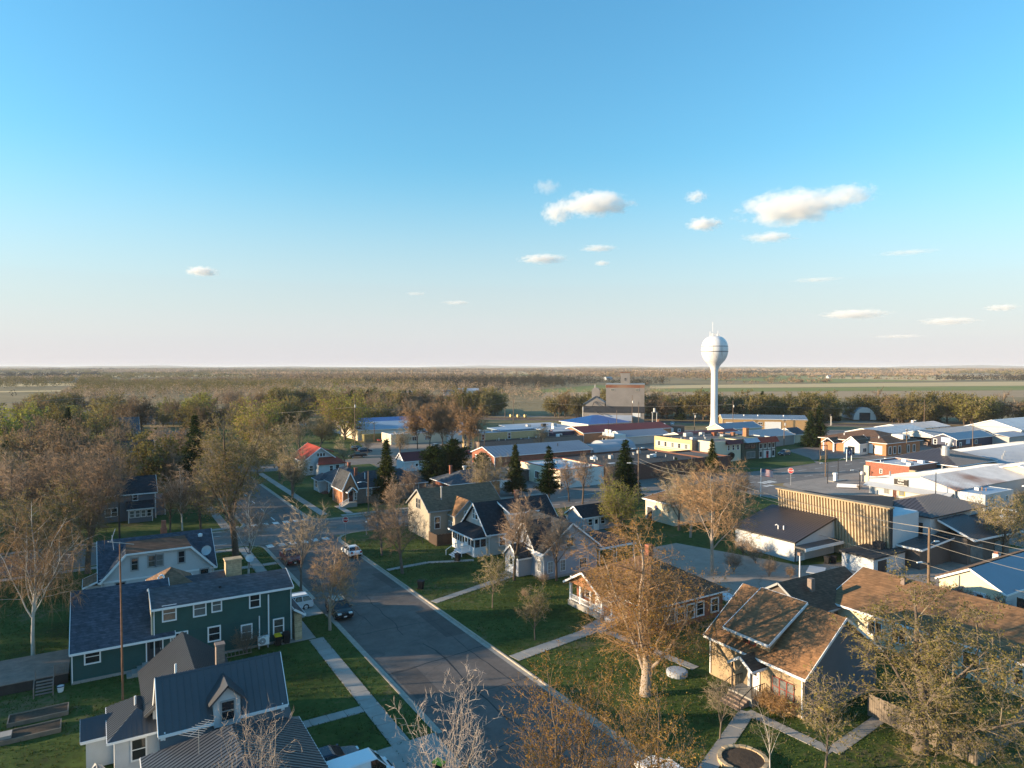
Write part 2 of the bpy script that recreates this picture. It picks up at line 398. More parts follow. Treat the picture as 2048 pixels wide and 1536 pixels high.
leaf_mat("leaf_tan", [(0.20, 0.15, 0.08), (0.28, 0.205, 0.11), (0.24, 0.20, 0.08)])
leaf_mat("leaf_brown", [(0.17, 0.12, 0.08), (0.23, 0.165, 0.11), (0.20, 0.165, 0.09)])
leaf_mat("needle", [(0.014, 0.026, 0.010), (0.026, 0.044, 0.014), (0.045, 0.062, 0.020)], 0.15)
leaf_mat("needle_olive", [(0.025, 0.036, 0.010), (0.045, 0.058, 0.016), (0.075, 0.08, 0.025)], 0.15)

woods_mat("woods_brown", [(0.30, (0.12, 0.08, 0.052)), (0.42, (0.20, 0.135, 0.085)), (0.50, (0.28, 0.195, 0.125)), (0.58, (0.19, 0.15, 0.065)), (0.70, (0.09, 0.08, 0.04))], 0.05)
woods_mat("woods_dark", [(0.30, (0.05, 0.045, 0.03)), (0.5, (0.085, 0.07, 0.05)), (0.70, (0.04, 0.05, 0.025))], 0.02)
leaf_mat("grass_blade", [(0.045, 0.075, 0.014), (0.075, 0.105, 0.022), (0.13, 0.12, 0.05)], 0.2)
woods_mat("woods_olive", [(0.30, (0.10, 0.085, 0.028)), (0.45, (0.17, 0.145, 0.045)), (0.55, (0.25, 0.19, 0.085)), (0.70, (0.14, 0.14, 0.04))], 0.05)
woods_mat("woods_tan", [(0.30, (0.24, 0.165, 0.105)), (0.5, (0.33, 0.24, 0.165)), (0.70, (0.20, 0.135, 0.085))], 0.05)
# ------------------------------------------------------------------ mesh helpers
COL = sc.collection
class MB:
    def __init__(s):
        s.v, s.f = [], []
    def poly(s, pts):
        n = len(s.v); s.v += [tuple(p) for p in pts]; s.f.append(tuple(range(n, n + len(pts)))); return s
    def prism(s, a, b):
        """closed solid between polygon a and polygon b (same count)"""
        n, k = len(s.v), len(a)
        s.v += [tuple(p) for p in a] + [tuple(p) for p in b]
        s.f.append(tuple(range(n + k - 1, n - 1, -1))); s.f.append(tuple(range(n + k, n + 2 * k)))
        for i in range(k):
            j = (i + 1) % k
            s.f.append((n + i, n + j, n + k + j, n + k + i))
        return s
    def box(s, x0, x1, y0, y1, z0, z1):
        return s.prism([(x0, y0, z0), (x1, y0, z0), (x1, y1, z0), (x0, y1, z0)], [(x0, y0, z1), (x1, y0, z1), (x1, y1, z1), (x0, y1, z1)])
    def slab(s, pts, th):
        """plate with pts as its top face"""
        p = [Vector(q) for q in pts]
        n = (p[1] - p[0]).cross(p[2] - p[0]).normalized()
        if n.z < 0:
            p.reverse(); n = -n
        return s.prism([q - n * th for q in p], p)
    def bar(s, a, b, w, h=None, up=(0, 0, 1)):
        a, b = Vector(a), Vector(b); h = h or w
        d = (b - a).normalized(); u = Vector(up)
        if abs(d.dot(u)) > 0.95:
            u = Vector((1, 0, 0))
        x = d.cross(u).normalized(); z = x.cross(d)
        q = lambda c: [c - x * w / 2 - z * h / 2, c + x * w / 2 - z * h / 2, c + x * w / 2 + z * h / 2, c - x * w / 2 + z * h / 2]
        return s.prism(q(a), q(b))
    def tube(s, pts, rad, n=6, cap=True):
        pts = [Vector(p) for p in pts]
        base = len(s.v); k = len(pts)
        for i, p in enumerate(pts):
            d = (pts[min(i + 1, k - 1)] - pts[max(i - 1, 0)]).normalized()
            u = Vector((0, 0, 1)) if abs(d.z) < 0.9 else Vector((1, 0, 0))
            x = d.cross(u).normalized(); y = d.cross(x)
            r = rad[i] if isinstance(rad, (list, tuple)) else rad
            for j in range(n):
                a = 2 * math.pi * j / n
                s.v.append(tuple(p + x * math.cos(a) * r + y * math.sin(a) * r))
        for i in range(k - 1):
            for j in range(n):
                a, b = base + i * n + j, base + i * n + (j + 1) % n
                s.f.append((a, b, b + n, a + n))
        if cap:
            s.f.append(tuple(range(base + n - 1, base - 1, -1))); s.f.append(tuple(range(base + (k - 1) * n, base + k * n)))
        return s
    def lathe(s, prof, n=32, c=(0, 0, 0)):
        base = len(s.v)
        for r, z in prof:
            for j in range(n):
                a = 2 * math.pi * j / n
                s.v.append((c[0] + r * math.cos(a), c[1] + r * math.sin(a), c[2] + z))
        for i in range(len(prof) - 1):
            for j in range(n):
                a, b = base + i * n + j, base + i * n + (j + 1) % n
                s.f.append((a, b, b + n, a + n))
        return s
    def mesh(s, name, mat, off=(0, 0, 0), smooth=False):
        me = bpy.data.meshes.new(name)
        ox, oy, oz = off
        me.from_pydata([(x - ox, y - oy, z - oz) for x, y, z in s.v], [], s.f)
        me.update()
        if mat is not None:
            me.materials.append(M(mat) if isinstance(mat, str) else mat)
        if smooth:
            me.polygons.foreach_set("use_smooth", [True] * len(me.polygons))
        return me

def ob(name, me, parent=None, loc=(0, 0, 0), rot=(0, 0, 0)):
    o = bpy.data.objects.new(name, me)
    COL.objects.link(o)
    o.location = loc; o.rotation_euler = rot
    o.parent = parent
    return o

def structure(name, mb, mat, smooth=False):
    o = ob(name, mb.mesh(name, mat, smooth=smooth))
    o["kind"] = "structure"
    return o

class Thing:
    """a thing: an Empty at its base; parts are given in world coordinates (or local ones when local=True)"""
    def __init__(s, name, label, cat, loc, rot=0, group=None, local=False):
        s.o = ob(name, None, None, loc, (0, 0, rot))
        s.o.empty_display_size = 0.2
        s.o["label"] = label; s.o["category"] = cat
        if group:
            s.o["group"] = group
        s.off = (0, 0, 0) if local else tuple(loc)
    def part(s, name, mb, mat, parent=None, smooth=False):
        return ob(name, mb.mesh(name, mat, s.off, smooth), parent or s.o)
    def place(s, name, me, loc, rot=0, parent=None):
        """shared mesh put at a point given like the parts"""
        l = (loc[0] - s.off[0], loc[1] - s.off[1], loc[2] - s.off[2])
        return ob(name, me, parent or s.o, l, (0, 0, rot))

def copy_tree(o, parent=None):
    c = o.copy(); COL.objects.link(c); c.parent = parent
    for ch in o.children:
        copy_tree(ch, c)
    return c

# ------------------------------------------------------------------ building helpers
ROT = {'-y': 0.0, '-x': -math.pi / 2, '+x': math.pi / 2, '+y': math.pi}
_wc = {}
def win_mesh(w, h, fw, frame, glass, style):
    key = (round(w, 2), round(h, 2), round(fw, 2), frame, glass, style)
    if key in _wc:
        return _wc[key]
    f = MB()
    f.box(-w / 2 - fw, w / 2 + fw, -0.07, 0.02, h, h + fw); f.box(-w / 2 - fw, w / 2 + fw, -0.10, 0.02, -fw, 0)
    f.box(-w / 2 - fw, -w / 2, -0.07, 0.02, 0, h); f.box(w / 2, w / 2 + fw, -0.07, 0.02, 0, h)
    panes = []
    if style == 'hung':
        f.box(-w / 2, w / 2, -0.055, 0.02, h * 0.5 - 0.03, h * 0.5 + 0.03)
        panes = [(-w / 2, w / 2, 0, h * 0.5 - 0.03), (-w / 2, w / 2, h * 0.5 + 0.03, h)]
    elif style == 'grid':
        f.box(-0.03, 0.03, -0.055, 0.02, 0, h)
        for s in (-1, 1):
            x0, x1 = (-w / 2, -0.03) if s < 0 else (0.03, w / 2)
            xm = (x0 + x1) / 2
            f.box(xm - 0.015, xm + 0.015, -0.05, 0.02, 0, h)
            for k in (1, 2):
                f.box(x0, x1, -0.048, 0.02, h * k / 3 - 0.012, h * k / 3 + 0.012)
            panes.append((x0, x1, 0, h))
    elif style == 'slide':
        f.box(-0.03, 0.03, -0.055, 0.02, 0, h)
        panes = [(-w / 2, -0.03, 0, h), (0.03, w / 2, 0, h)]
    else:
        panes = [(-w / 2, w / 2, 0, h)]
    fm = f.mesh("window", frame)
    pm = []
    for a, b, c, d in panes:
        q = MB().box(a, b, -0.035, 0.01, c, d)
        pm.append(q.mesh("pane", glass))
    _wc[key] = (fm, pm)
    return _wc[key]

_wr = random.Random(8)
def window(T, face, x, y, z, w=0.9, h=1.3, fw=0.1, frame="trim_white", glass="glass", style='hung', parent=None):
    """window centred at (x, y) on a wall with outward side `face`, sill at z"""
    if glass == "glass" and _wr.random() < 0.3:
        glass = _wr.choice(("glass_pale", "glass_blind"))
    fm, pm = win_mesh(w, h, fw, frame, glass, style)
    r = ROT[face] if isinstance(face, str) else face
    o = T.place("window", fm, (x, y, z), r)
    for m in pm:
        ob("pane", m, o)
    return o

def door(T, face, x, y, z, w=1.0, h=2.1, mat="door_white", frame="trim_white", lite=True):
    r = ROT[face] if isinstance(face, str) else face
    f = MB().box(-w / 2, w / 2, -0.05, 0.02, 0, h)
    o = T.place("door", f.mesh("door", mat), (x, y, z), r)
    fr = MB().box(-w / 2 - 0.1, -w / 2, -0.08, 0.02, 0, h + 0.1).box(w / 2, w / 2 + 0.1, -0.08, 0.02, 0, h + 0.1).box(-w / 2, w / 2, -0.08, 0.02, h, h + 0.1)
    ob("frame", fr.mesh("frame", frame), o)
    if lite and w < 1.5:
        ob("pane", MB().box(-w * 0.3, w * 0.3, -0.065, -0.04, h * 0.55, h * 0.92).mesh("pane", "glass"), o)
        ob("handle", MB().box(w * 0.36, w * 0.42, -0.11, -0.05, h * 0.45, h * 0.52).mesh("handle", "galvanised"), o)
    return o

def rib_lines(mb, a, b, c, d, step, w=0.05, h=0.05):
    """seams on the roof plane a-b (eave) to d-c (ridge), running up the slope"""
    a, b, c, d = map(Vector, (a, b, c, d))
    n = (b - a).cross(d - a).normalized()
    if n.z < 0:
        n = -n
    k = max(2, int((b - a).length / step))
    for i in range(k + 1):
        t = i / k
        p, q = a.lerp(b, t), d.lerp(c, t)
        if (q - p).length < 0.3:
            continue
        mb.bar(p + n * h * 0.4, q + n * h * 0.4, w, h, up=n)

def gable(T, x0, x1, y0, y1, z0, ze, zr, axis, wall, roof, over=0.4, rake=0.35, trim="trim_white", ribs=0, th=0.16, ridge=None, walls=True):
    """walls and two-sided roof; axis is the direction of the ridge; ridge = its offset on the other axis"""
    if axis == 'x':
        P = lambda a, b, z: (a, b, z)
        a0, a1, b0, b1 = x0, x1, y0, y1
    else:
        P = lambda a, b, z: (b, a, z)
        a0, a1, b0, b1 = y0, y1, x0, x1
    bm = ridge if ridge is not None else (b0 + b1) / 2
    if walls:
        w = MB()
        prof = lambda a: [P(a, b0, z0), P(a, b1, z0), P(a, b1, ze), P(a, bm, zr), P(a, b0, ze)]
        w.prism(prof(a0), prof(a1))
        T.part("wall", w, wall)
    r = MB(); rb = MB(); tr = MB()
    for b, s in ((b0, -1), (b1, 1)):
        sl = (zr - ze) / abs(bm - b)
        lift = th * 0.75 * math.sqrt(1 + sl * sl)
        be, zee = b + s * over, ze - sl * over + lift
        pts = [P(a0 - rake, be, zee), P(a1 + rake, be, zee), P(a1 + rake, bm, zr + lift), P(a0 - rake, bm, zr + lift)]
        r.slab(pts, th)
        if ribs:
            rib_lines(rb, pts[0], pts[1], pts[2], pts[3], ribs)
        if trim:
            tr.bar(P(a0 - rake, be + s * 0.02, zee - 0.1), P(a1 + rake, be + s * 0.02, zee - 0.1), 0.05, 0.2)
            for a, q in ((a0 - rake - 0.02, -1), (a1 + rake + 0.02, 1)):
                tr.bar(P(a, be, zee - 0.09), P(a, bm, zr + lift - 0.09), 0.05, 0.22)
    ro = T.part("roof", r, roof)
    if ribs:
        o = T.part("roof_seams", rb, roof, ro); o["kind"] = "stuff"
    if trim:
        T.part("fascia", tr, trim, ro)
        if walls and ze < 6 and (a1 - a0) > 4:
            for a in (a0 + 0.12, a1 - 0.12):
                p, q = Vector(P(a, b0 - over * 0.9, ze - over * 0.4)), Vector(P(a, b0 - 0.07, ze - 0.55))
                T.part("downspout", MB().bar(p, q, 0.09).bar(q, Vector((q.x, q.y, z0 + 0.25)), 0.09), trim)
    return ro

def hip(T, x0, x1, y0, y1, z0, ze, zr, wall, roof, over=0.45, trim="trim_white", ribs=0, th=0.16, walls=True, short=None):
    if walls:
        T.part("wall", MB().box(x0, x1, y0, y1, z0, ze), wall)
    X0, X1, Y0, Y1 = x0 - over, x1 + over, y0 - over, y1 + over
    dx, dy = X1 - X0, Y1 - Y0
    k = short if short is not None else min(dx, dy) / 2
    if dx >= dy:
        r0, r1 = (X0 + k, (Y0 + Y1) / 2, zr), (X1 - k, (Y0 + Y1) / 2, zr)
    else:
        r0, r1 = ((X0 + X1) / 2, Y0 + k, zr), ((X0 + X1) / 2, Y1 - k, zr)
    A, B, C, D = (X0, Y0, ze + 0.12), (X1, Y0, ze + 0.12), (X1, Y1, ze + 0.12), (X0, Y1, ze + 0.12)
    if dx >= dy:
        faces = [(A, B, r1, r0), (B, C, r1), (C, D, r0, r1), (D, A, r0)]
    else:
        faces = [(A, B, r0), (B, C, r1, r0), (C, D, r1), (D, A, r0, r1)]
    base = [(p[0], p[1], ze + 0.0) for p in (A, B, C, D)]
    r = MB()
    for f in faces:
        r.poly(f)
    r.poly(base[::-1])
    for p, q, u, v in ((A, B, base[0], base[1]), (B, C, base[1], base[2]), (C, D, base[2], base[3]), (D, A, base[3], base[0])):
        r.poly((u, v, q, p))
    ro = T.part("roof", r, roof)
    if ribs:
        rb = MB()
        for f in faces:
            e0, e1 = Vector(f[0]), Vector(f[1])
            if len(f) == 3:
                tip0 = tip1 = Vector(f[2])
            else:
                tip0, tip1 = Vector(f[3]), Vector(f[2])
            n = (e1 - e0).cross(tip0 - e0).normalized()
            u = (e1 - e0).normalized(); L_ = (e1 - e0).length
            s0 = (tip0 - e0).dot(u); s1 = (tip1 - e0).dot(u)
            up = (tip0 - e0) - u * s0
            for i in range(1, int(L_ / ribs)):
                t = i * ribs
                h = t / s0 if t < s0 else ((L_ - t) / max(L_ - s1, 1e-6) if t > s1 else 1.0)
                p = e0 + u * t
                rb.bar(p + n * 0.02, p + up * h + n * 0.02, 0.05, 0.05, up=n)
        o = T.part("roof_seams", rb, roof, ro); o["kind"] = "stuff"
    if trim:
        t = MB()
        o2 = 0.02
        t.box(X0 - o2, X1 + o2, Y0 - 0.05, Y0 - 0.004, ze - 0.06, ze + 0.10); t.box(X0 - o2, X1 + o2, Y1 + 0.004, Y1 + 0.05, ze - 0.06, ze + 0.10)
        t.box(X0 - 0.05, X0 - 0.004, Y0, Y1, ze - 0.06, ze + 0.10); t.box(X1 + 0.004, X1 + 0.05, Y0, Y1, ze - 0.06, ze + 0.10)
        T.part("fascia", t, trim, ro)
    return ro

def plate(T, pts, roof, th=0.15, ribs=0, trim=None, name="roof"):
    """one sloping roof plane: pts = eave a, eave b, top b, top a"""
    r = MB().slab(pts, th)
    ro = T.part(name, r, roof)
    if ribs:
        rb = MB(); rib_lines(rb, *pts, ribs)
        o = T.part("roof_seams", rb, roof, ro); o["kind"] = "stuff"
    if trim:
        t = MB()
        k = len(pts)
        for i in range(k):
            a, b = Vector(pts[i]), Vector(pts[(i + 1) % k])
            c = sum((Vector(p) for p in pts), Vector()) / k
            out = ((a + b) / 2 - c); out.z = 0; out = out.normalized() * 0.03
            t.bar(a + out - Vector((0, 0, th * 0.6)), b + out - Vector((0, 0, th * 0.6)), 0.05, th + 0.06)
        T.part("fascia", t, trim, ro)
    return ro

def flat(T, x0, x1, y0, y1, z0, z1, wall, roof, par=0.35, pw=0.25, cap=None):
    """box with a parapet and a roof deck inside it"""
    w = MB()
    w.box(x0, x1, y0, y1, z0, z1 - par)
    w.box(x0, x1, y0, y0 + pw, z1 - par, z1); w.box(x0, x1, y1 - pw, y1, z1 - par, z1)
    w.box(x0, x0 + pw, y0 + pw, y1 - pw, z1 - par, z1); w.box(x1 - pw, x1, y0 + pw, y1 - pw, z1 - par, z1)
    T.part("wall", w, wall)
    ro = T.part("roof", MB().box(x0 + pw, x1 - pw, y0 + pw, y1 - pw, z1 - par + 0.002, z1 - par + 0.06), roof)
    if cap:
        c = MB(); e = 0.05
        c.box(x0 - e, x1 + e, y0 - e, y0 + pw + e, z1, z1 + 0.08); c.box(x0 - e, x1 + e, y1 - pw - e, y1 + e, z1, z1 + 0.08)
        c.box(x0 - e, x0 + pw + e, y0 + pw + e, y1 - pw - e, z1, z1 + 0.08); c.box(x1 - pw - e, x1 + e, y0 + pw + e, y1 - pw - e, z1, z1 + 0.08)
        T.part("coping", c, cap)
    return ro

def block(T, name, mat, *b, parent=None):
    return T.part(name, MB().box(*b), mat, parent)

def chimney(T, x, y, z0, z1, w=0.6, mat="red_brick"):
    m = MB().box(x - w / 2, x + w / 2, y - w / 2, y + w / 2, z0, z1).box(x - w / 2 - 0.06, x + w / 2 + 0.06, y - w / 2 - 0.06, y + w / 2 + 0.06, z1, z1 + 0.1)
    return T.part("chimney", m, mat)

def vent(T, x, y, z, h=0.6, r=0.07, mat="trim_white"):
    return T.part("vent_pipe", MB().tube([(x, y, z - 0.3), (x, y, z + h)], r, 8), mat)

def roof_clutter(T, x0, x1, y0, y1, z, n, seed):
    """small vents, hatches, units and patches standing on a flat roof"""
    r = random.Random(seed)
    for i in range(n):
        x, y = r.uniform(x0, x1), r.uniform(y0, y1)
        k = r.random()
        if k < 0.4:
            vent(T, x, y, z, r.uniform(0.3, 0.7), r.uniform(0.08, 0.16), r.choice(("trim_white", "galvanised", "rust")))
        elif k < 0.65:
            w, d, h = r.uniform(0.7, 1.8), r.uniform(0.7, 1.4), r.uniform(0.4, 1.0)
            block(T, "roof_unit", r.choice(("galvanised", "trim_grey", "trim_white")), x, x + w, y, y + d, z - 0.1, z + h)
        elif k < 0.8:
            T.part("roof_fan", MB().lathe([(0.28, 0), (0.28, 0.35), (0.42, 0.45), (0.42, 0.62), (0, 0.75)], 10, (x, y, z - 0.05)), "galvanised")
        else:
            block(T, "roof_patch", r.choice(("membrane_grey", "membrane_black", "membrane_white")), x, x + r.uniform(1, 3), y, y + r.uniform(1, 2.4), z - 0.05, z + 0.02)

def text_mesh(body, size, mat, extrude=0.01, align='CENTER', bold=0.0):
    cu = bpy.data.curves.new("lettering", 'FONT')
    cu.body = body; cu.size = size; cu.extrude = extrude; cu.align_x = align; cu.align_y = 'CENTER'; cu.offset = bold
    tmp = bpy.data.objects.new("lettering_tmp", cu)
    COL.objects.link(tmp)
    dg = bpy.context.evaluated_depsgraph_get()
    me = bpy.data.meshes.new_from_object(tmp.evaluated_get(dg))
    bpy.data.objects.remove(tmp)
    me.materials.clear(); me.materials.append(M(mat))
    return me
# ------------------------------------------------------------------ ground, streets, walks
def sheet(name, pts, z, mat):
    return structure(name, MB().poly([(x, y, z) for x, y in pts]), mat)
def arc(cx, cy, r, a0, a1, n=7):
    return [(cx + r * math.cos(R(a0 + (a1 - a0) * i / n)), cy + r * math.sin(R(a0 + (a1 - a0) * i / n))) for i in range(n + 1)]
def grid_sheet(name, s, n, z, mat):
    mb = MB()
    mb.poly([(-s, -s, z), (s, -s, z), (s, s, z), (-s, s, z)])
    return structure(name, mb, mat)
grid_sheet("ground", 45000, 1, 0, "prairie")

def near_edge(x):
    return 111.7 if x < 40 else (111.7 - (x - 40) * 0.0575 if x < 150 else 105.4 + (x - 150) * 0.02)
def far_edge(x):
    return 123.8 if x < 42 else (123.8 - (x - 42) * 0.0365 if x < 160 else 119.5)
xs = [-160, -60, 0, 22, 40, 60, 80, 100, 122, 137, 150, 160, 200, 300, 420]
sheet("road", [(x, near_edge(x) - 0.3) for x in xs] + [(x, far_edge(x) + 0.3) for x in reversed(xs)], 0.008, "asphalt_smooth")
sheet("road", [(21.6, -60), (33.6, -60), (33.6, 330), (21.6, 330)], 0.004, "asphalt")
sheet("road", [(122.4, -60), (136.4, -60), (136.4, 108), (122.4, 108)], 0.004, "asphalt_smooth")
sheet("road", [(33, 189), (120, 186), (120, 199), (33, 202)], 0.006, "asphalt_smooth")
sheet("road", [(-160, 236), (90, 230), (90, 240), (-160, 246)], 0.006, "asphalt_smooth")
sheet("parking_lot", [(83, 122.6), (83, 186), (150, 262), (330, 150), (330, 120), (160, 120)], 0.0045, "asphalt_smooth")
sheet("alley", [(62, 47), (84, 47), (92, 30), (122, 30), (122, 48), (84, 60), (78, 78), (70, 78), (66, 60)], 0.108, "concrete_lot")
sheet("forecourt", [(136.4, 84), (152, 84), (175, 97), (175, 105.4), (141, 105.4), (138, 103.6), (136.4, 101)], 0.03, "concrete_lot")
sheet("parking_lot", [(58, 128), (84, 124.2), (84, 186), (68, 188), (62, 150)], 0.012, "asphalt_smooth")
sheet("parking_lot", [(165, 121.6), (212, 121), (206, 146), (186, 147)], 0.035, "asphalt_smooth")
sheet("parking_lot", [(66, 202), (100, 200), (120, 232), (80, 232)], 0.012, "gravel")
sheet("service_road", [(60, 460), (175, 344), (290, 232), (420, 100), (432, 112), (300, 240), (185, 352), (70, 468)], 0.006, "gravel")

def lawn(pts, top=0.10):
    return structure("lawn", MB().prism([(x, y, -0.02) for x, y in pts], [(x, y, top) for x, y in pts]), "grass")
KERBS = []
def kerb(path, side=1, w=0.18, h=0.14):
    """kerb and gutter along a path; side=+1 puts the gutter on the right hand"""
    mb = MB(); gm = MB()
    pp = [Vector((x, y, 0)) for x, y in path]
    for a, b in zip(pp, pp[1:]):
        d = (b - a).normalized(); n = Vector((d.y, -d.x, 0)) * side
        k = max(1, int((b - a).length / 3.0))
        for i in range(k):
            p, q = a.lerp(b, i / k), a.lerp(b, (i + 1) / k) - d * 0.015
            mb.prism([p, q, q + n * w, p + n * w], [p + Vector((0, 0, h)), q + Vector((0, 0, h)), q + n * (w - 0.02) + Vector((0, 0, h)), p + n * (w - 0.02) + Vector((0, 0, h))])
            z = Vector((0, 0, 0.012))
            gm.poly([p + n * w + z, q + n * w + z, q + n * (w + 0.45) + z, p + n * (w + 0.45) + z])
    o = structure("kerb", mb, "concrete_kerb")
    g_ = ob("gutter", gm.mesh("gutter", "concrete_kerb"), o)
    return o
c1 = arc(18.5, 108.5, 3.2, 0, 90)
lawn([(-160, -60), (21.7, -60)] + c1 + [(-160, 111.7)])
kerb([(21.7, -60), (21.7, 41.8)]); kerb([(21.7, 46.8), (21.7, 76)]); kerb([(21.7, 82)] + c1 + [(-160, 111.7)])
c2 = arc(37.5, 107.3, 4.0, 180, 90)
pr = [(33.5, -60)] + c2 + [(x, near_edge(x)) for x in (60, 90)] + arc(118, 103.4, 4.0, 80, 0) + [(122, -60)]
lawn(pr)
kerb(pr, -1)
lawn([(-160, 124)] + arc(18.5, 127.2, 3.2, -90, 0) + [(21.7, 229), (-160, 235)])
kerb([(-160, 124)] + arc(18.5, 127.2, 3.2, -90, 0) + [(21.7, 229)], 1)
lawn([(33.5, 188), (33.5, 127.8)] + arc(37.3, 127.8, 3.8, 180, 270) + [(58, 123.4), (59, 130), (62, 150), (67, 188)])
kerb([(33.5, 188), (33.5, 127.8)] + arc(37.3, 127.8, 3.8, 180, 270) + [(58, 123.4), (83, 122.4)], 1)
lawn([(33.5, 204), (66, 202), (80, 232), (92, 300), (33.5, 330)])
lawn([(-160, 247), (21.7, 241), (21.7, 330), (-160, 330)])
lawn([(150, 128), (162, 121.6), (178, 122.5), (186, 130), (196, 146), (226, 152), (226, 160), (185, 150), (150, 136)], 0.07)
lawn([(141, 121.5), (160, 121.2), (150, 127), (141, 128)], 0.07)
lawn([(181, 122), (200, 121.3), (190, 126), (182, 127)], 0.08)
lawn([(112, 92), (122, 86), (122, 101), (112, 104)], 0.13)

_slab = {}
WALKS = []
def walk(name, p0, p1, width, step=1.5, z=0.10, rnd=random.Random(3)):
    """concrete walk of separate slabs laid on a thin bed"""
    WALKS.append((*p0, *p1, width))
    a, b = Vector((*p0, 0)), Vector((*p1, 0))
    L_ = (b - a).length; d = (b - a) / L_; ang = math.atan2(d.y, d.x)
    n = max(1, round(L_ / step)); st = L_ / n
    w2 = width / 2
    s = Vector((-d.y, d.x, 0)) * (w2 - 0.02)
    bed = MB().prism([a - s, b - s, b + s, a + s], [q + Vector((0, 0, z + 0.012)) for q in (a - s, b - s, b + s, a + s)])
    o = structure(name, bed, "soil")
    key = (round(width, 2), round(st, 2))
    if key not in _slab:
        _slab[key] = MB().box(-st / 2 + 0.018, st / 2 - 0.018, -w2, w2, -0.05, 0.03).mesh("slab", "concrete")
    for i in range(n):
        c = a + d * st * (i + 0.5)
        ob("slab", _slab[key], o, (c.x, c.y, z + 0.01 + rnd.uniform(-0.006, 0.006)), (rnd.uniform(-0.008, 0.008), rnd.uniform(-0.006, 0.006), ang))
    return o
walk("sidewalk", (18.95, 26), (18.95, 69.6), 1.45)
walk("sidewalk", (18.95, 82.2), (18.95, 111), 1.45)
walk("sidewalk", (18.95, 125), (18.95, 186), 1.45)
walk("sidewalk", (-30, 110.2), (18, 110.2), 1.4)
walk("sidewalk", (-30, 125.4), (21, 125.4), 1.4)
walk("sidewalk", (39, 125.2), (57.6, 124.6), 1.5)
walk("sidewalk", (59, 124.3), (83, 123.6), 1.6)
walk("sidewalk", (36.4, 127.5), (36.4, 186), 1.45)
walk("garden_path", (18.2, 99.6), (13.2, 99.6), 1.2)
walk("garden_path", (19.7, 99.6), (21.6, 99.6), 1.2)
walk("garden_path", (18.2, 53.2), (12.6, 53.2), 1.1)
walk("garden_path", (33.8, 55.0), (44.4, 56.6), 1.45)
walk("garden_path", (44.4, 56.6), (47.6, 57.6), 2.6)
walk("garden_path", (45.6, 55.4), (47.0, 44.4), 1.0)
walk("garden_path", (33.8, 73.2), (47.2, 77.2), 1.1)
walk("garden_path", (33.8, 88.2), (40.0, 88.6), 0.9)
walk("garden_path", (40.0, 88.6), (46.2, 86.2), 0.9)
walk("garden_path", (33.7, 31.8), (44.6, 36.6), 1.2)
walk("garden_path", (44.6, 36.6), (45.2, 29.5), 1.0)
walk("garden_path", (45.2, 29.5), (54.5, 30.6), 1.0)
walk("garden_path", (41.0, 134.4), (41.0, 126.2), 1.2)
walk("driveway", (17.3, 69.8), (17.3, 82.0), 3.4, 2.9)
walk("driveway", (19.0, 79.0), (21.65, 79.0), 5.4, 2.6)
walk("driveway", (10.5, 44.3), (21.65, 44.3), 5.0, 2.8)
walk("driveway", (86.5, 57.2), (89.0, 54.6), 1.6)

def stripes(name, rects, mat, z=0.013):
    o = structure(name, MB().poly([(rects[0][0] + 0.1, rects[0][2] + 0.1, z - 0.002), (rects[0][0] + 0.2, rects[0][2] + 0.1, z - 0.002), (rects[0][0] + 0.2, rects[0][2] + 0.2, z - 0.002)]), mat)
    for x0, x1, y0, y1 in rects:
        ob("stripe", MB().box(x0, x1, y0, y1, z, z + 0.004).mesh("stripe", mat), o)
    return o
stripes("crosswalk", [(x - 0.5, x + 0.5, 109.0, 110.9) for x in (22.9, 24.65, 26.4, 28.15, 29.9, 31.65)], "paint_white")
stripes("crosswalk", [(x - 0.5, x + 0.5, 124.7, 126.5) for x in (23.6, 25.4, 27.2, 29.0, 30.8, 32.4)], "paint_white")
stripes("crosswalk", [(136.2 + k * 1.7, 137.4 + k * 1.7, 107.2, 109.4) for k in range(3)] + [(133.0 + k * 1.8, 134.2 + k * 1.8, 104.2, 105.6) for k in range(2)], "paint_white")
mb = MB(); dash = []
for k in range(-12, 40):
    x = k * 7.0
    for f in (0.26, 0.74):
        y = near_edge(x) * (1 - f) + far_edge(x) * f
        if not (19 < x < 36):
            dash.append((x, x + 3.4, y - 0.08, y + 0.08))
stripes("lane_marking", dash, "paint_white")
stripes("lane_marking", [(27.4, 27.6, 128 + k * 9, 131 + k * 9) for k in range(5)], "paint_white")
# tar seals and patches on the avenue
rt = random.Random(12)
seal = MB()
def tar(p0, p1, w, n=14, jig=0.12, z=0.009):
    a, b = Vector((*p0, z)), Vector((*p1, z)); d = (b - a).normalized(); s = Vector((-d.y, d.x, 0)); o = 0.0
    pts = []
    for i in range(n + 1):
        o = o * 0.8 + rt.uniform(-jig, jig); pts.append(a.lerp(b, i / n) + s * o)
    for p, q in zip(pts, pts[1:]):
        k = s * w * rt.uniform(0.35, 0.65)
        seal.poly([p - k, q - k, q + k, p + k])
for y in (34, 43.5, 51.5, 59.0, 68.5, 77.0, 85.5, 94.5, 103):
    tar((22.4, y + rt.uniform(-1, 1)), (32.8, y + rt.uniform(-1, 1)), rt.uniform(0.06, 0.13))
tar((28.2, 40), (27.6, 63), 0.14, 22, 0.22); tar((27.2, 66), (28.0, 80), 0.10, 16, 0.2); tar((25.2, 70), (24.8, 84), 0.08, 14, 0.2); tar((31.2, 46), (31.4, 70), 0.08, 20, 0.15); tar((24.4, 128), (25.0, 170), 0.1, 20, 0.2); tar((31.0, 130), (30.6, 160), 0.1, 20, 0.2)
o_ = ob("crack_seal", seal.mesh("crack_seal", "tar"), bpy.data.objects["road.001"]); o_["kind"] = "stuff"
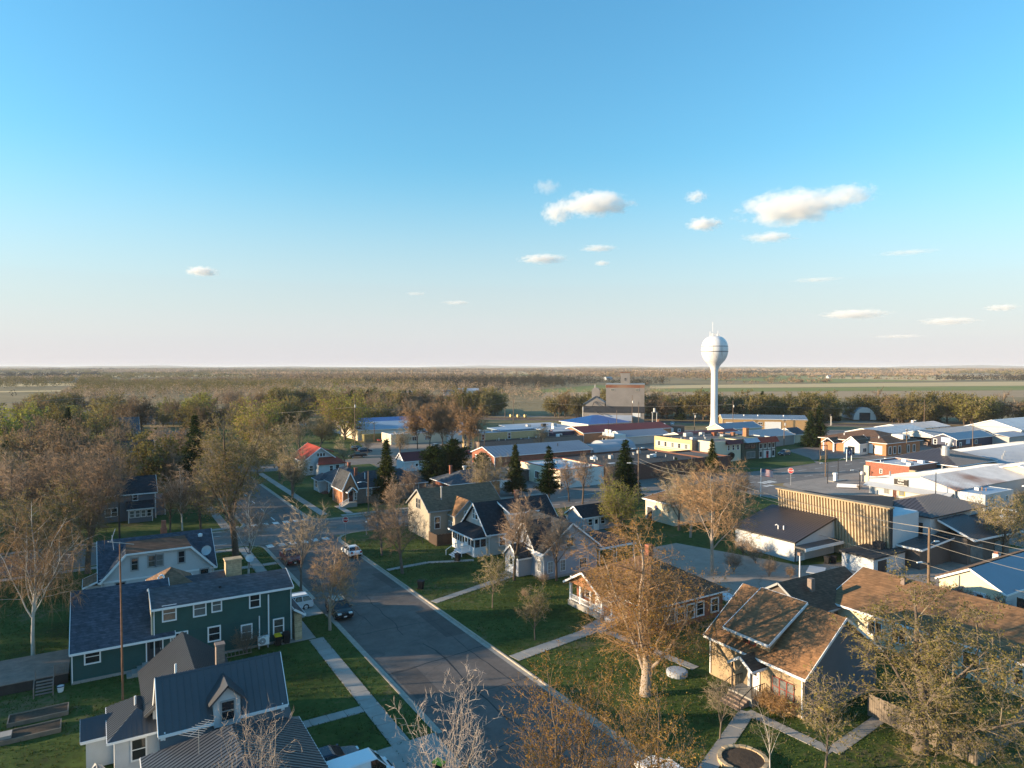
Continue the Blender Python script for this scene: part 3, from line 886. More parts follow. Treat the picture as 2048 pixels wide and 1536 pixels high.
for x0, x1, y0, y1, m_ in ((22.5, 25.2, 52.5, 58.6, "asphalt_patch"), (30.6, 33.0, 63.0, 72.0, "asphalt_patch"), (28.4, 32.2, 36.6, 43.0, "asphalt_pale"), (22.6, 24.6, 86.0, 91.0, "asphalt_patch"), (26.0, 29.4, 96.5, 99.4, "asphalt_pale"), (31.4, 33.0, 80.5, 88.0, "asphalt_patch")):
    pts = [(x0 + rt.uniform(0, .3), y0 + rt.uniform(0, .4)), (x1 - rt.uniform(0, .3), y0 + rt.uniform(0, .4)), (x1 - rt.uniform(0, .3), y1 - rt.uniform(0, .4)), (x0 + rt.uniform(0, .3), y1 - rt.uniform(0, .4))]
    ob("road_patch", MB().poly([(x, y, 0.0075) for x, y in pts]).mesh("road_patch", m_), bpy.data.objects["road.001"])
# fields far out
def field(pts, mat, z=0.06):
    return sheet("field", pts, z, mat)
field([(697, 752), (1600, 560), (1340, 400), (602, 650)], "field_straw")
field([(589, 635), (1330, 395), (1100, 300), (520, 560)], "field_green")
field([(413, 608), (515, 555), (1090, 295), (900, 215), (395, 426), (317, 474)], "field_brown")
field([(405, 650), (652, 815), (600, 655), (520, 600), (420, 560)], "field_green", 0.05)
field([(-330, 1420), (-30, 1375), (-25, 1190), (-280, 1150)], "field_straw")
field([(-300, 990), (-34, 960), (-34, 915), (-260, 925)], "field_straw")
field([(221, 906), (340, 880), (290, 730), (183, 748)], "field_green")
field([(-20, 2350), (463, 2352), (420, 2050), (-20, 2100)], "field_straw")
field([(500, 2700), (1300, 2500), (1200, 2100), (480, 2250)], "field_brown")
field([(1500, 1900), (2600, 1500), (2300, 1250), (1400, 1600)], "field_brown")
field([(-900, 3600), (200, 3500), (200, 3000), (-800, 3100)], "field_straw")
field([(900, 4300), (2800, 3900), (2600, 3300), (850, 3600)], "field_straw")
field([(270, 581), (335, 600), (290, 500), (231, 498)], "grass", 0.07)
field([(160, 470), (225, 440), (215, 395), (150, 415)], "grass", 0.07)
# railway
d45 = Vector((1, -1, 0)).normalized(); nrm = Vector((d45.y, -d45.x, 0))
rail_c = Vector((184, 313.6, 0))
mb = MB()
a, b = rail_c - d45 * 420, rail_c + d45 * 420
mb.prism([a - nrm * 4.5, b - nrm * 4.5, b + nrm * 4.5, a + nrm * 4.5], [p + Vector((0, 0, 0.45)) for p in (a - nrm * 3, b - nrm * 3, b + nrm * 3, a + nrm * 3)])
railway = structure("railway", mb, "ballast")
mb = MB()
for o_ in (-2.3, -0.87, 0.9, 2.33):
    mb.bar(a + nrm * o_ + Vector((0, 0, 0.55)), b + nrm * o_ + Vector((0, 0, 0.55)), 0.08, 0.16)
ob("rail", mb.mesh("rail", "rail_steel"), railway)
# ------------------------------------------------------------------ houses near the camera
# green two-storey house
T = Thing("house", "dark green two-storey house with white trimmed windows and grey shingle roofs", "house", (7, 76, 0))
gable(T, -2.2, 6.0, 70.6, 83.4, 0, 3.1, 6.4, 'x', "green_lap", "shingle_blue", over=0.5, rake=0.05)
gable(T, 4.2, 16.8, 70.6, 76.4, 0, 5.65, 6.6, 'x', "green_board", "shingle_slate", over=0.35, rake=0.1)
T.part("lower_siding", MB().box(4.3, 16.83, 70.56, 76.3, 0, 2.95), "green_lap")
T.part("foundation", MB().box(-2.15, 16.85, 70.52, 76, 0, 0.35), "concrete_wall")
hip(T, 4.6, 8.4, 77.4, 81.6, 0, 5.2, 6.9, "green_lap", "shingle_tan", over=0.3)
gable(T, 8.2, 11.4, 77.2, 79.6, 0, 5.0, 5.9, 'x', "green_lap", "shingle_slate", over=0.4, rake=0.5)
T.part("gable_trim", MB().bar((4.08, 70.2, 5.2), (4.08, 73.5, 6.5), 0.06, 0.5).bar((4.14, 70.6, 3.2), (4.14, 70.6, 5.4), 0.08, 0.12), "cream_lap")
T.part("chimney", MB().box(11.6, 13.2, 77.6, 78.6, 5, 7.2).box(11.5, 13.3, 77.5, 78.7, 7.2, 7.35), "stone")
plate(T, [(18.0, 69.9, 2.75), (18.0, 77.0, 2.75), (16.85, 77.0, 3.5), (16.85, 69.9, 3.5)], "shingle_slate", 0.14, trim="trim_white")
T.part("stone_pier", MB().box(17.0, 17.7, 70.2, 71.2, 0, 2.85), "stone")
for x, z, w, h in ((5.6, 4.35, 1.0, 1.3), (8.2, 4.3, 0.95, 1.3), (9.7, 4.45, 0.72, 1.15), (13.2, 4.2, 0.85, 1.3)):
    window(T, '-y', x, 70.57, z, w, h, 0.12)
for x, z, w, h in ((6.4, 2.1, 1.3, 0.85), (9.45, 1.65, 0.95, 1.25), (12.4, 1.15, 0.85, 1.35), (15.45, 1.15, 0.85, 1.35)):
    window(T, '-y', x, 70.54, z, w, h, 0.12, style='slide' if w > 1.2 else 'hung', glass="glass_pale" if x == 12.4 else "glass")
window(T, '-y', -0.55, 70.57, 1.75, 1.05, 1.1, 0.12)
door(T, '-y', 4.35, 70.57, 0.85, 1.25, 2.05, "door_dark")
T.part("downspout", MB().box(14.42, 14.54, 70.42, 70.53, 0.9, 5.2).box(13.55, 13.64, 70.42, 70.53, 0.9, 3.2), "trim_white")
T.part("vent_cap", MB().lathe([(0.12, 0), (0.12, 0.25), (0.0, 0.3)], 10, (10.2, 72.0, 6.1)), "black_metal")
for k in range(4):
    T.part("step", MB().box(3.3 - k * 0.42, 5.2, 69.3, 70.5, 0, 0.85 - k * 0.2) if k == 0 else MB().box(3.3 - k * 0.42, 3.3 - (k - 1) * 0.42, 69.3, 70.5, 0, 0.85 - k * 0.2), "concrete_wall")
T.part("white_ubend_pipe", MB().tube([(5.2, 77.4, 5.4), (5.2, 77.4, 6.6), (5.3, 77.4, 6.75), (5.5, 77.4, 6.8), (5.65, 77.4, 6.7), (5.7, 77.4, 6.45)], 0.09, 8), "trim_white")
# deck on its left side
T = Thing("wooden_deck", "weathered wooden deck with stairs beside the green house", "deck", (-4.5, 72.5, 0))
for k in range(26):
    block(T, "plank", "wood_deck", -7.8, -2.35, 71.2 + k * 0.235, 71.42 + k * 0.235, 0.95, 1.0)
T.part("frame", MB().box(-7.7, -2.4, 71.25, 71.35, 0, 0.93).box(-7.7, -7.6, 71.4, 77, 0.6, 0.93), "wood_dark")
for k in range(6):
    block(T, "stair_tread", "wood_deck", -4.7, -3.5, 71.0 - 0.28 * (k + 1), 71.0 - 0.28 * k, 0.80 - 0.16 * k, 0.85 - 0.16 * k)
for x in (-4.78, -3.42):
    r_ = MB().bar((x, 71.2, 1.9), (x, 69.2, 0.95), 0.07, 0.09).bar((x, 71.2, 0.9), (x, 71.2, 1.95), 0.09).bar((x, 69.2, 0.0), (x, 69.2, 1.0), 0.09)
    T.part("railing", r_, "wood_deck")
r_ = MB().bar((-3.4, 71.25, 1.87), (-2.4, 71.25, 1.87), 0.06).bar((-3.4, 71.25, 1.05), (-2.4, 71.25, 1.05), 0.06)
for k in range(7):
    r_.bar((-3.35 + 0.15 * k, 71.25, 1.0), (-3.35 + 0.15 * k, 71.25, 1.85), 0.05)
T.part("deck_railing", r_, "wood_deck")

# white house with clipped gable
T = Thing("house", "white lap-sided house with clipped gable facing the camera", "house", (6.5, 97, 0))
w = MB()
y0, y1 = 92.3, 96
prof = [(0.55, 0), (12.2, 0), (12.2, 3.15), (9.55, 5.75), (3.0, 5.75), (0.55, 3.05)]
w.prism([(x, y0, z) for x, z in prof], [(x, y1, z) for x, z in prof])
T.part("wall", w, "white_lap")
gable(T, 0.2, 12.5, 92.6, 102.4, 0, 2.9, 6.45, 'x', "white_lap", "shingle_blue", over=0.3, rake=0.3)
pl = MB()
L0, L1, Rr1, Rr0 = (0.1, 91.9, 2.85), (2.85, 91.9, 5.95), (9.72, 91.9, 5.95), (12.55, 91.9, 2.95)
T.part("roof", MB().slab([L0, L1, (2.85, 97.2, 5.95), (0.1, 97.2, 2.85)], 0.15), "shingle_blue")
T.part("roof", MB().slab([Rr0, Rr1, (9.72, 97.2, 5.95), (12.55, 97.2, 2.95)], 0.15), "shingle_blue")
T.part("roof", MB().slab([(2.75, 91.85, 5.92), (9.8, 91.85, 5.92), (9.4, 95.2, 6.6), (2.9, 95.2, 6.6)], 0.15), "shingle_darkbrown")
T.part("bargeboard", MB().bar((0.08, 91.86, 2.75), (2.85, 91.86, 5.85), 0.07, 0.24).bar((9.72, 91.86, 5.85), (12.57, 91.86, 2.85), 0.07, 0.24).bar((2.8, 91.83, 5.8), (9.75, 91.83, 5.8), 0.07, 0.2), "trim_white")
for x, z, w_, h in ((3.7, 3.8, 0.62, 1.35), (5.5, 3.95, 0.66, 1.25), (6.35, 3.95, 0.66, 1.25), (8.75, 3.95, 0.62, 1.35), (11.3, 1.45, 0.85, 1.25), (2.2, 1.2, 0.9, 1.3), (7.2, 1.2, 0.9, 1.3)):
    window(T, '-y', x, 92.29, z, w_, h, 0.14, "trim_grey", "glass")
T.part("chimney", MB().box(6.9, 7.6, 97.5, 98.2, 5.5, 7.3).box(7.0, 7.5, 97.6, 98.1, 7.3, 8.2), "red_brick")
T.part("roof_vent", MB().lathe([(0.25, 0), (0.28, 0.3), (0.0, 0.42)], 12, (11.3, 95.9, 6.05)), "trim_white")
plate(T, [(-1.6, 92.6, 2.4), (-1.6, 96.6, 2.4), (0.6, 96.6, 3.2), (0.6, 92.6, 3.2)], "shingle_tan", 0.14, trim="trim_white")
T.part("wall", MB().box(-1.3, 0.6, 92.9, 96.4, 0, 2.4), "white_lap")
def dish(T, x, y, z, r=0.55, az=-0.6):
    prof = [(r * t, 0.22 * r * t * t) for t in (0.0, 0.3, 0.6, 0.85, 1.0)]
    m = MB().lathe(prof, 20)
    for i, v in enumerate(m.v):
        q = Matrix.Rotation(az, 3, 'Z') @ Matrix.Rotation(R(62), 3, 'X') @ Vector(v)
        m.v[i] = (q.x + x, q.y + y, q.z + z)
    return m.tube([(x, y, z), (x, y + 0.3, z - 0.5)], 0.03, 6)
D = Thing("satellite_dish", "grey satellite dish on the roof edge of the white clipped-gable house", "satellite dish", (11.6, 92.4, 5.1))
D.part("reflector", dish(D, 11.6, 92.2, 5.0, 0.62), "galvanised", smooth=True)
D.part("bracket", MB().tube([(11.6, 92.3, 4.9), (11.7, 93.0, 4.0)], 0.04, 6), "black_metal")
D = Thing("satellite_dish", "satellite dish beside the stone chimney of the green house", "satellite dish", (14.0, 77.6, 6.0))
D.part("reflector", dish(D, 14.0, 77.6, 7.2, 0.45, 0.2), "galvanised", smooth=True)
D.part("mast", MB().tube([(14.0, 77.9, 6.0), (14.0, 77.7, 7.1)], 0.04, 6), "black_metal")

# metal-roofed white house
T = Thing("house", "white house with charcoal standing-seam metal roof and small gabled dormer", "house", (6.5, 52, 0))
gable(T, 3.4, 11.0, 49.0, 53.0, 0, 4.55, 7.0, 'x', "white_lap", "metal_charcoal", over=0.35, rake=0.25, ribs=0.42, trim="trim_white")
T.part("dormer_wall", MB().prism([(6.45, 48.6, 3.9), (8.1, 48.6, 3.9), (8.1, 48.6, 5.75), (7.27, 48.6, 6.55), (6.45, 48.6, 5.75)], [(6.45, 50.2, 3.9), (8.1, 50.2, 3.9), (8.1, 50.2, 5.75), (7.27, 50.2, 6.55), (6.45, 50.2, 5.75)]), "white_lap")
T.part("dormer_roof", MB().slab([(6.1, 48.3, 5.55), (7.27, 48.3, 6.72), (7.27, 50.6, 6.72), (6.1, 49.9, 5.55)], 0.12).slab([(8.45, 48.3, 5.55), (7.27, 48.3, 6.72), (7.27, 50.6, 6.72), (8.45, 49.9, 5.55)], 0.12), "metal_charcoal")
window(T, '-y', 7.3, 48.58, 4.3, 0.75, 1.25, 0.08, "trim_grey")
gable(T, 2.9, 8.6, 53.0, 60.6, 0, 4.0, 6.3, 'y', "white_lap", "metal_charcoal", over=0.35, rake=0.2, ribs=0.3, walls=False, trim=None)
T.part("wall", MB().box(3.1, 8.4, 53.0, 60.0, 0, 4.1), "white_lap")
hip(T, 0.75, 3.6, 52.6, 57.4, 0, 2.85, 4.1, "white_lap", "metal_charcoal", over=0.4, ribs=0.3)
gable(T, -0.9, 1.4, 55.0, 57.2, 0, 2.3, 3.1, 'x', "white_lap", "metal_charcoal", over=0.25, rake=0.3, ribs=0.3)
hip(T, 2.6, 11.7, 39.0, 48.9, 0, 2.75, 5.1, "white_lap", "metal_charcoal", over=0.45, ribs=0.36, short=3.2)
plate(T, [(3.2, 48.4, 2.9), (11.6, 48.4, 2.9), (11.4, 49.1, 4.2), (3.2, 49.1, 4.2)], "metal_charcoal", 0.12)
window(T, '-y', 2.2, 52.58, 1.2, 0.8, 1.35, 0.1)
window(T, '+x', 11.02, 51.0, 1.2, 0.9, 1.3, 0.1)
T.part("chimney", MB().box(7.0, 7.55, 51.4, 51.95, 6.0, 8.3).box(6.95, 7.6, 51.35, 52.0, 8.3, 8.4), "grey_brick")
vent(T, 4.4, 51.2, 7.0, 0.75); vent(T, 2.1, 54.6, 4.1, 0.6); vent(T, 2.9, 53.6, 3.7, 0.15, 0.09, "black_metal")
T.part("tv_aerial", MB().tube([(5.0, 44.2, 4.8), (5.0, 44.2, 6.4)], 0.025, 6).bar((4.4, 43.6, 6.3), (5.7, 44.9, 6.3), 0.03), "galvanised")
a_ = MB()
for k in range(9):
    t = k / 8; c = Vector((4.4, 43.6, 6.33)).lerp(Vector((5.7, 44.9, 6.33)), t)
    a_.bar(c + Vector((-0.5, 0.5, 0)) * (1 - t * 0.5), c + Vector((0.5, -0.5, 0)) * (1 - t * 0.5), 0.02)
T.part("aerial_elements", a_, "galvanised")
T.part("corner_board", MB().box(3.28, 3.48, 48.9, 49.1, 0, 4.5).box(10.92, 11.08, 48.9, 49.1, 0, 4.5), "trim_white")
# rusty mast with aerial
T = Thing("aerial_mast", "tall thin rusty mast with television aerial behind the metal-roofed house", "mast", (1.6, 65.2, 0))
T.part("pole", MB().tube([(1.6, 65.2, 0), (1.6, 65.2, 6), (1.55, 65.2, 13.2)], [0.09, 0.075, 0.05], 8), "rust_pole")
T.part("aerial", MB().bar((0.7, 64.9, 13.6), (2.6, 65.5, 13.0), 0.05).bar((1.0, 65.4, 14.0), (1.1, 64.7, 12.9), 0.035).bar((0.9, 65.0, 13.5), (1.25, 65.9, 14.4), 0.035).bar((1.55, 65.2, 13.0), (1.55, 65.2, 13.4), 0.05), "galvanised")

# tan house with brown shingle roof and shed dormer
T = Thing("house", "tan house with brown shingle roof, wide shed dormer and hooded front door", "house", (52, 38, 0))
gable(T, 47.3, 57.1, 33.35, 43.0, 0, 3.75, 7.3, 'y', "tan_lap", "shingle_brown", over=0.4, rake=0.4)
T.part("gable_siding", MB().prism([(47.32, 33.33, 0.3), (57.08, 33.33, 0.3), (57.08, 33.33, 3.7), (52.2, 33.33, 7.2), (47.32, 33.33, 3.7)], [(47.32, 33.36, 0.3), (57.08, 33.36, 0.3), (57.08, 33.36, 3.7), (52.2, 33.36, 7.2), (47.32, 33.36, 3.7)]), "slate_lap")
T.part("dormer_wall", MB().prism([(47.7, 36.9, 4.0), (51.8, 36.9, 6.6), (51.8, 36.9, 6.95), (47.7, 36.9, 5.0)], [(47.7, 41.0, 4.0), (51.8, 41.0, 6.6), (51.8, 41.0, 6.95), (47.7, 41.0, 5.0)]), "tan_lap")
plate(T, [(47.15, 36.6, 4.98), (47.15, 41.35, 4.98), (52.25, 41.35, 7.62), (52.25, 36.6, 7.62)], "shingle_brown", 0.16, trim="trim_white", name="dormer_roof")
window(T, '-x', 47.68, 38.6, 4.25, 0.5, 0.62, 0.07, "trim_red", style='one'); window(T, '-x', 47.68, 39.25, 4.25, 0.5, 0.62, 0.07, "trim_red", style='one')
for k in range(3):
    window(T, '-x', 47.28, 34.55 + k * 0.68, 1.05, 0.58, 1.5, 0.05, "trim_red", "glass_pale", 'hung')
door(T, '-x', 47.28, 38.1, 0.75, 1.0, 2.1)
gable(T, 45.6, 47.3, 37.0, 39.2, 0, 3.0, 3.75, 'x', "tan_lap", "shingle_darkbrown", over=0.15, rake=0.15, walls=False)
T.part("porch_post", MB().box(45.7, 45.8, 37.05, 37.15, 0.75, 3.0).box(45.7, 45.8, 39.05, 39.15, 0.75, 3.0), "trim_dark")
T.part("porch_floor", MB().box(45.5, 47.28, 36.9, 39.3, 0, 0.74), "concrete_wall")
for k in range(4):
    block(T, "step", "wood_deck", 45.5 - 0.36 * (k + 1), 45.5 - 0.36 * k, 37.1, 39.1, 0, 0.6 - 0.15 * k)
for y in (36.95, 39.25):
    r_ = MB().bar((45.55, y, 1.65), (47.2, y, 1.65), 0.05)
    for k in range(8):
        r_.bar((45.6 + 0.22 * k, y, 0.75), (45.6 + 0.22 * k, y, 1.65), 0.03)
    r_.bar((45.55, y, 1.65), (44.1, y, 0.95), 0.05).bar((44.1, y, 0), (44.1, y, 0.95), 0.05)
    T.part("railing", r_, "black_metal")

# red brick bungalow with white porch
T = Thing("house", "red brick bungalow with white porch gable behind the big budding maple", "house", (54, 58, 0))
hip(T, 48.6, 59.6, 52.4, 64.8, 0, 3.0, 6.2, "red_brick", "shingle_darkbrown", over=0.55)
gable(T, 46.9, 52.5, 58.2, 64.4, 0, 2.9, 4.6, 'x', "red_brick", "shingle_darkbrown", over=0.4, rake=0.3, walls=False)
T.part("gable_face", MB().prism([(47.2, 58.2, 2.75), (47.2, 64.4, 2.75), (47.2, 61.3, 4.5)], [(47.4, 58.2, 2.75), (47.4, 64.4, 2.75), (47.4, 61.3, 4.5)]), "orange_brick")
for y in (58.4, 60.4, 62.3, 64.2):
    block(T, "porch_post", "trim_white", 47.15, 47.4, y - 0.13, y + 0.13, 0, 2.75)
T.part("porch_floor", MB().box(47.0, 48.58, 58.2, 64.4, 0, 0.7), "concrete_wall")
rr = MB().box(47.2, 47.27, 58.4, 64.2, 1.35, 1.45).box(47.2, 47.27, 58.4, 64.2, 0.8, 0.88)
for k in range(28):
    rr.box(47.21, 47.26, 58.5 + k * 0.205, 58.56 + k * 0.205, 0.88, 1.35)
T.part("railing", rr, "trim_white")
for k in range(5):
    window(T, '-y', 50.2 + k * 1.45, 52.38, 0.9, 0.95, 1.35, 0.16)
window(T, '-y', 58.3, 52.38, 0.9, 0.95, 1.35, 0.16)
window(T, '-x', 48.58, 54.2, 0.9, 0.95, 1.35, 0.16); window(T, '-x', 48.58, 56.4, 0.9, 0.95, 1.35, 0.16)
door(T, '-x', 48.58, 60.6, 0.7, 1.0, 2.1)
for y in (59.3, 62.6):
    window(T, '-x', 48.58, y, 1.2, 0.9, 1.2, 0.12)
T.part("portico", MB().box(47.3, 48.5, 56.9, 58.1, 0, 0.6).box(47.4, 47.55, 56.95, 57.1, 0.6, 2.4).box(47.2, 48.58, 56.8, 58.15, 2.4, 2.55), "trim_white")
T.part("lean_to", MB().slab([(59.7, 52.0, 1.9), (61.6, 52.0, 1.9), (61.6, 54.4, 2.2), (59.7, 54.4, 2.2)], 0.1), "trim_white")
T.part("chimney", MB().box(55.2, 55.9, 59.6, 60.3, 5, 7.0), "red_brick")

# grey gabled house
T = Thing("house", "blue-grey house with two steep crossing gables and dark shingle roof", "house", (54, 78, 0))
gable(T, 49.7, 58.4, 73.3, 83.0, 0, 3.75, 7.0, 'y', "grey_lap", "shingle_charcoal", over=0.35, rake=0.35)
gable(T, 49.55, 56.0, 75.2, 80.6, 0, 3.75, 6.85, 'x', "grey_lap", "shingle_charcoal", over=0.3, rake=0.35)
T.part("flared_eave", MB().slab([(49.5, 72.95, 3.6), (49.5, 75.2, 3.6), (48.85, 75.2, 3.35), (48.85, 72.95, 3.35)], 0.12).slab([(58.75, 72.95, 3.45), (58.75, 83.2, 3.45), (59.2, 83.2, 3.3), (59.2, 72.95, 3.3)], 0.12), "trim_white")
gable(T, 47.5, 49.6, 76.2, 79.6, 0, 2.6, 4.0, 'x', "grey_lap", "shingle_charcoal", over=0.25, rake=0.25)
window(T, '-y', 50.6, 73.28, 0.95, 0.72, 1.4, 0.07, style='grid'); window(T, '-y', 52.6, 73.28, 0.95, 0.72, 1.4, 0.07, style='grid')
window(T, '-y', 55.95, 73.28, 0.85, 1.1, 1.25, 0.07, style='grid'); window(T, '-y', 53.8, 73.28, 4.0, 1.1, 1.2, 0.07, style='grid')
window(T, '-x', 49.68, 74.4, 1.05, 0.8, 1.35, 0.07, style='grid'); window(T, '-x', 49.53, 77.6, 4.1, 0.7, 1.3, 0.07, style='grid')
door(T, '-x', 47.48, 77.9, 0.3, 1.0, 2.1)
T.part("foundation", MB().box(49.66, 58.44, 73.26, 83.02, 0, 0.4), "concrete_wall")
T.part("step", MB().box(46.6, 47.5, 77.2, 78.7, 0, 0.3).box(46.2, 46.6, 77.2, 78.7, 0, 0.16), "concrete")
T.part("gutter", MB().bar((59.15, 72.9, 3.3), (59.4, 70.9, 3.2), 0.07).bar((59.4, 70.9, 3.2), (59.4, 70.9, 0.3), 0.07), "trim_white")
# dark flat-roofed carport beside it
T = Thing("carport", "low dark-roofed carport behind the blue-grey gabled house", "carport", (63, 78, 0))
T.part("roof", MB().slab([(59.8, 74.5, 2.6), (66.5, 74.5, 2.6), (66.5, 82, 2.9), (59.8, 82, 2.9)], 0.14), "membrane_black")
T.part("fascia", MB().box(59.75, 66.55, 74.42, 74.49, 2.35, 2.62).box(59.7, 59.78, 74.5, 82, 2.4, 2.65), "trim_white")
for x, y in ((60.0, 74.8), (66.3, 74.8), (60, 81.7), (66.3, 81.7), (63.1, 74.8)):
    block(T, "post", "trim_white", x - 0.07, x + 0.07, y - 0.07, y + 0.07, 0, 2.5)

# white house with glazed porch
T = Thing("house", "pale house with white glazed front porch and steep dark gable", "house", (54, 91, 0))
gable(T, 49.0, 61.5, 87.0, 94.8, 0, 3.5, 7.2, 'x', "pale_lap", "shingle_black", over=0.4, rake=0.5)
T.part("porch_wall", MB().box(46.9, 49.0, 87.4, 94.6, 0, 1.5), "trim_white")
T.part("porch_roof", MB().slab([(46.4, 86.9, 3.0), (46.4, 95.0, 3.0), (49.02, 94.2, 4.05), (49.02, 87.7, 4.05)], 0.12).slab([(46.4, 86.9, 3.0), (49.02, 87.7, 4.05), (50.0, 86.9, 3.05)], 0.1), "shingle_black")
T.part("porch_fascia", MB().box(46.33, 46.4, 86.85, 95.05, 2.78, 3.0).box(46.33, 49.4, 86.83, 86.9, 2.8, 3.0), "trim_white")
fr = MB()
for y in (87.45, 88.5, 89.4, 90.3, 91.3, 92.1, 92.9, 93.7, 94.55):
    fr.box(46.88, 47.0, y - 0.07, y + 0.07, 1.5, 2.85)
for x in (47.9, 48.9):
    fr.box(x - 0.07, x + 0.07, 87.38, 87.5, 1.5, 2.85)
fr.box(46.88, 47.0, 87.4, 94.6, 2.72, 2.9); fr.box(46.9, 49, 87.38, 87.5, 2.72, 2.9)
T.part("porch_frame", fr, "trim_white")
T.part("porch_glazing", MB().box(46.94, 46.98, 87.5, 89.35, 1.5, 2.75).box(46.94, 46.98, 90.35, 94.5, 1.5, 2.75).box(46.98, 48.95, 87.42, 87.46, 1.5, 2.75), "glass")
door(T, '-x', 46.89, 89.85, 0.75, 0.95, 2.05)
for y in (88.6, 90.6):
    rr = MB().box(45.3, 46.8, y, y + 0.08, 1.6, 1.7)
    for k in range(10):
        rr.box(45.4 + k * 0.15, 45.45 + k * 0.15, y, y + 0.07, 0.75, 1.6)
    rr.bar((45.3, y + 0.04, 1.65), (43.9, y + 0.04, 0.9), 0.07).box(43.86, 43.94, y, y + 0.08, 0, 0.95)
    T.part("railing", rr, "trim_white")
T.part("porch_landing", MB().box(45.3, 46.9, 88.5, 90.8, 0.6, 0.74).box(45.4, 45.5, 88.6, 88.7, 0, 0.6), "trim_white")
for k in range(4):
    block(T, "step", "trim_white", 45.3 - 0.33 * (k + 1), 45.3 - 0.33 * k, 88.75, 90.55, 0.46 - 0.15 * k, 0.54 - 0.15 * k)
window(T, '-x', 48.98, 90.5, 4.9, 0.7, 1.4, 0.1); window(T, '-x', 48.98, 91.4, 4.9, 0.7, 1.4, 0.1)
window(T, '-y', 51.4, 86.98, 1.4, 0.9, 1.5, 0.12); window(T, '-y', 58.0, 86.98, 1.3, 0.9, 1.4, 0.12)
T.part("dormer_wall", MB().box(53.0, 57.6, 87.2, 91.0, 3.6, 6.0), "pale_lap")
T.part("dormer_roof", MB().slab([(52.7, 86.8, 6.0), (57.9, 86.8, 6.0), (57.9, 91, 7.25), (52.7, 91, 7.25)], 0.14), "shingle_black")
T.part("dormer_fascia", MB().bar((52.66, 86.8, 5.9), (52.66, 91, 7.15), 0.06, 0.22).bar((52.7, 86.76, 5.9), (57.9, 86.76, 5.9), 0.06, 0.2), "trim_white")
window(T, '-y', 54.2, 87.18, 4.1, 0.8, 1.5, 0.12)
chimney(T, 56.5, 91.2, 6.5, 8.4, 0.6)

# beige house
T = Thing("house", "beige two-storey house with brown shingle roof near the corner stop sign", "house", (50, 102, 0))
gable(T, 45.2, 58.5, 99.4, 108.0, 0, 4.9, 7.7, 'x', "beige_lap", "shingle_tan", over=0.3, rake=0.3, trim="trim_grey")
gable(T, 48.6, 53.2, 96.8, 103.5, 0, 4.3, 6.4, 'y', "beige_lap", "shingle_brown", over=0.3, rake=0.3, trim="trim_grey")
window(T, '-x', 45.18, 103.2, 4.7, 0.55, 1.5, 0.06, "trim_grey"); window(T, '-x', 45.18, 104.2, 4.7, 0.55, 1.5, 0.06, "trim_grey")
window(T, '-y', 46.6, 99.38, 2.0, 0.85, 1.8, 0.09); window(T, '-x', 48.58, 98.0, 1.8, 0.5, 1.2, 0.08); window(T, '-x', 48.58, 99.0, 1.8, 0.4, 1.2, 0.08)
window(T, '-y', 50.6, 96.78, 3.3, 0.9, 1.5, 0.09); window(T, '-y', 52.6, 96.78, 3.6, 0.7, 1.3, 0.09)
T.part("flue", MB().tube([(48.2, 101.2, 5.5), (48.2, 101.2, 8.2)], 0.12, 8).lathe([(0.2, 0), (0.2, 0.15), (0, 0.2)], 8, (48.2, 101.2, 8.2)), "galvanised")
# board fence beside it
T = Thing("board_fence", "dark board fence in front of the beige house", "fence", (47.5, 97.5, 0))
for k in range(22):
    block(T, "board", "wood_fence_dark", 45.0 + k * 0.19, 45.17 + k * 0.19, 95.9, 95.95, 0.1, 1.85 + 0.03 * (k % 3))
for k in range(16):
    block(T, "board", "wood_fence_dark", 44.9, 44.95, 96.0 + k * 0.19, 96.17 + k * 0.19, 0.1, 1.8 + 0.03 * (k % 3))
for x in (44.97, 49.2):
    block(T, "post", "wood_fence_dark", x - 0.05, x + 0.05, 95.96, 96.06, 0, 1.95)

# small dark-roofed garage
T = Thing("garage", "small grey garage with dark shingle roof beside the spring-green willow", "garage", (73, 94, 0))
gable(T, 69.8, 78.5, 91.4, 96.0, 0, 2.55, 4.0, 'x', "grey_lap", "shingle_black", over=0.3, rake=0.3)
for x in (71.3, 74.0, 76.6):
    window(T, '-y', x, 91.38, 1.1, 0.8, 1.0, 0.1)
door(T, '-y', 72.6, 91.38, 0.1, 0.95, 2.0)

# brick office
T = Thing("office", "low dark red brick office with navy awning and white door", "office", (67, 128, 0))
hip(T, 61.6, 73.0, 124.6, 133.5, 0, 3.9, 6.0, "red_brick", "shingle_slate", over=0.5)
window(T, '-y', 63.5, 124.58, 1.9, 0.9, 1.3, 0.12, style='grid'); window(T, '-y', 66.8, 124.58, 1.2, 1.8, 1.2, 0.12, style='slide'); window(T, '-y', 71.2, 124.58, 1.6, 0.9, 1.3, 0.12)
door(T, '-y', 69.0, 124.58, 0.1, 1.0, 2.1)
T.part("awning", MB().prism([(65.6, 124.58, 3.3), (65.6, 123.4, 2.6), (65.6, 124.58, 2.6)], [(70.0, 124.58, 3.3), (70.0, 123.4, 2.6), (70.0, 124.58, 2.6)]), "sign_blue")
block(T, "notice_board", "sign_white", 69.9, 70.7, 124.5, 124.58, 1.7, 3.0)
T.part("roof_fan", MB().lathe([(0.3, 0), (0.3, 0.5), (0.5, 0.7), (0.5, 1.0), (0, 1.1)], 12, (67.6, 130.4, 5.6)), "galvanised")
chimney(T, 64.2, 130.2, 5, 6.9, 0.5)

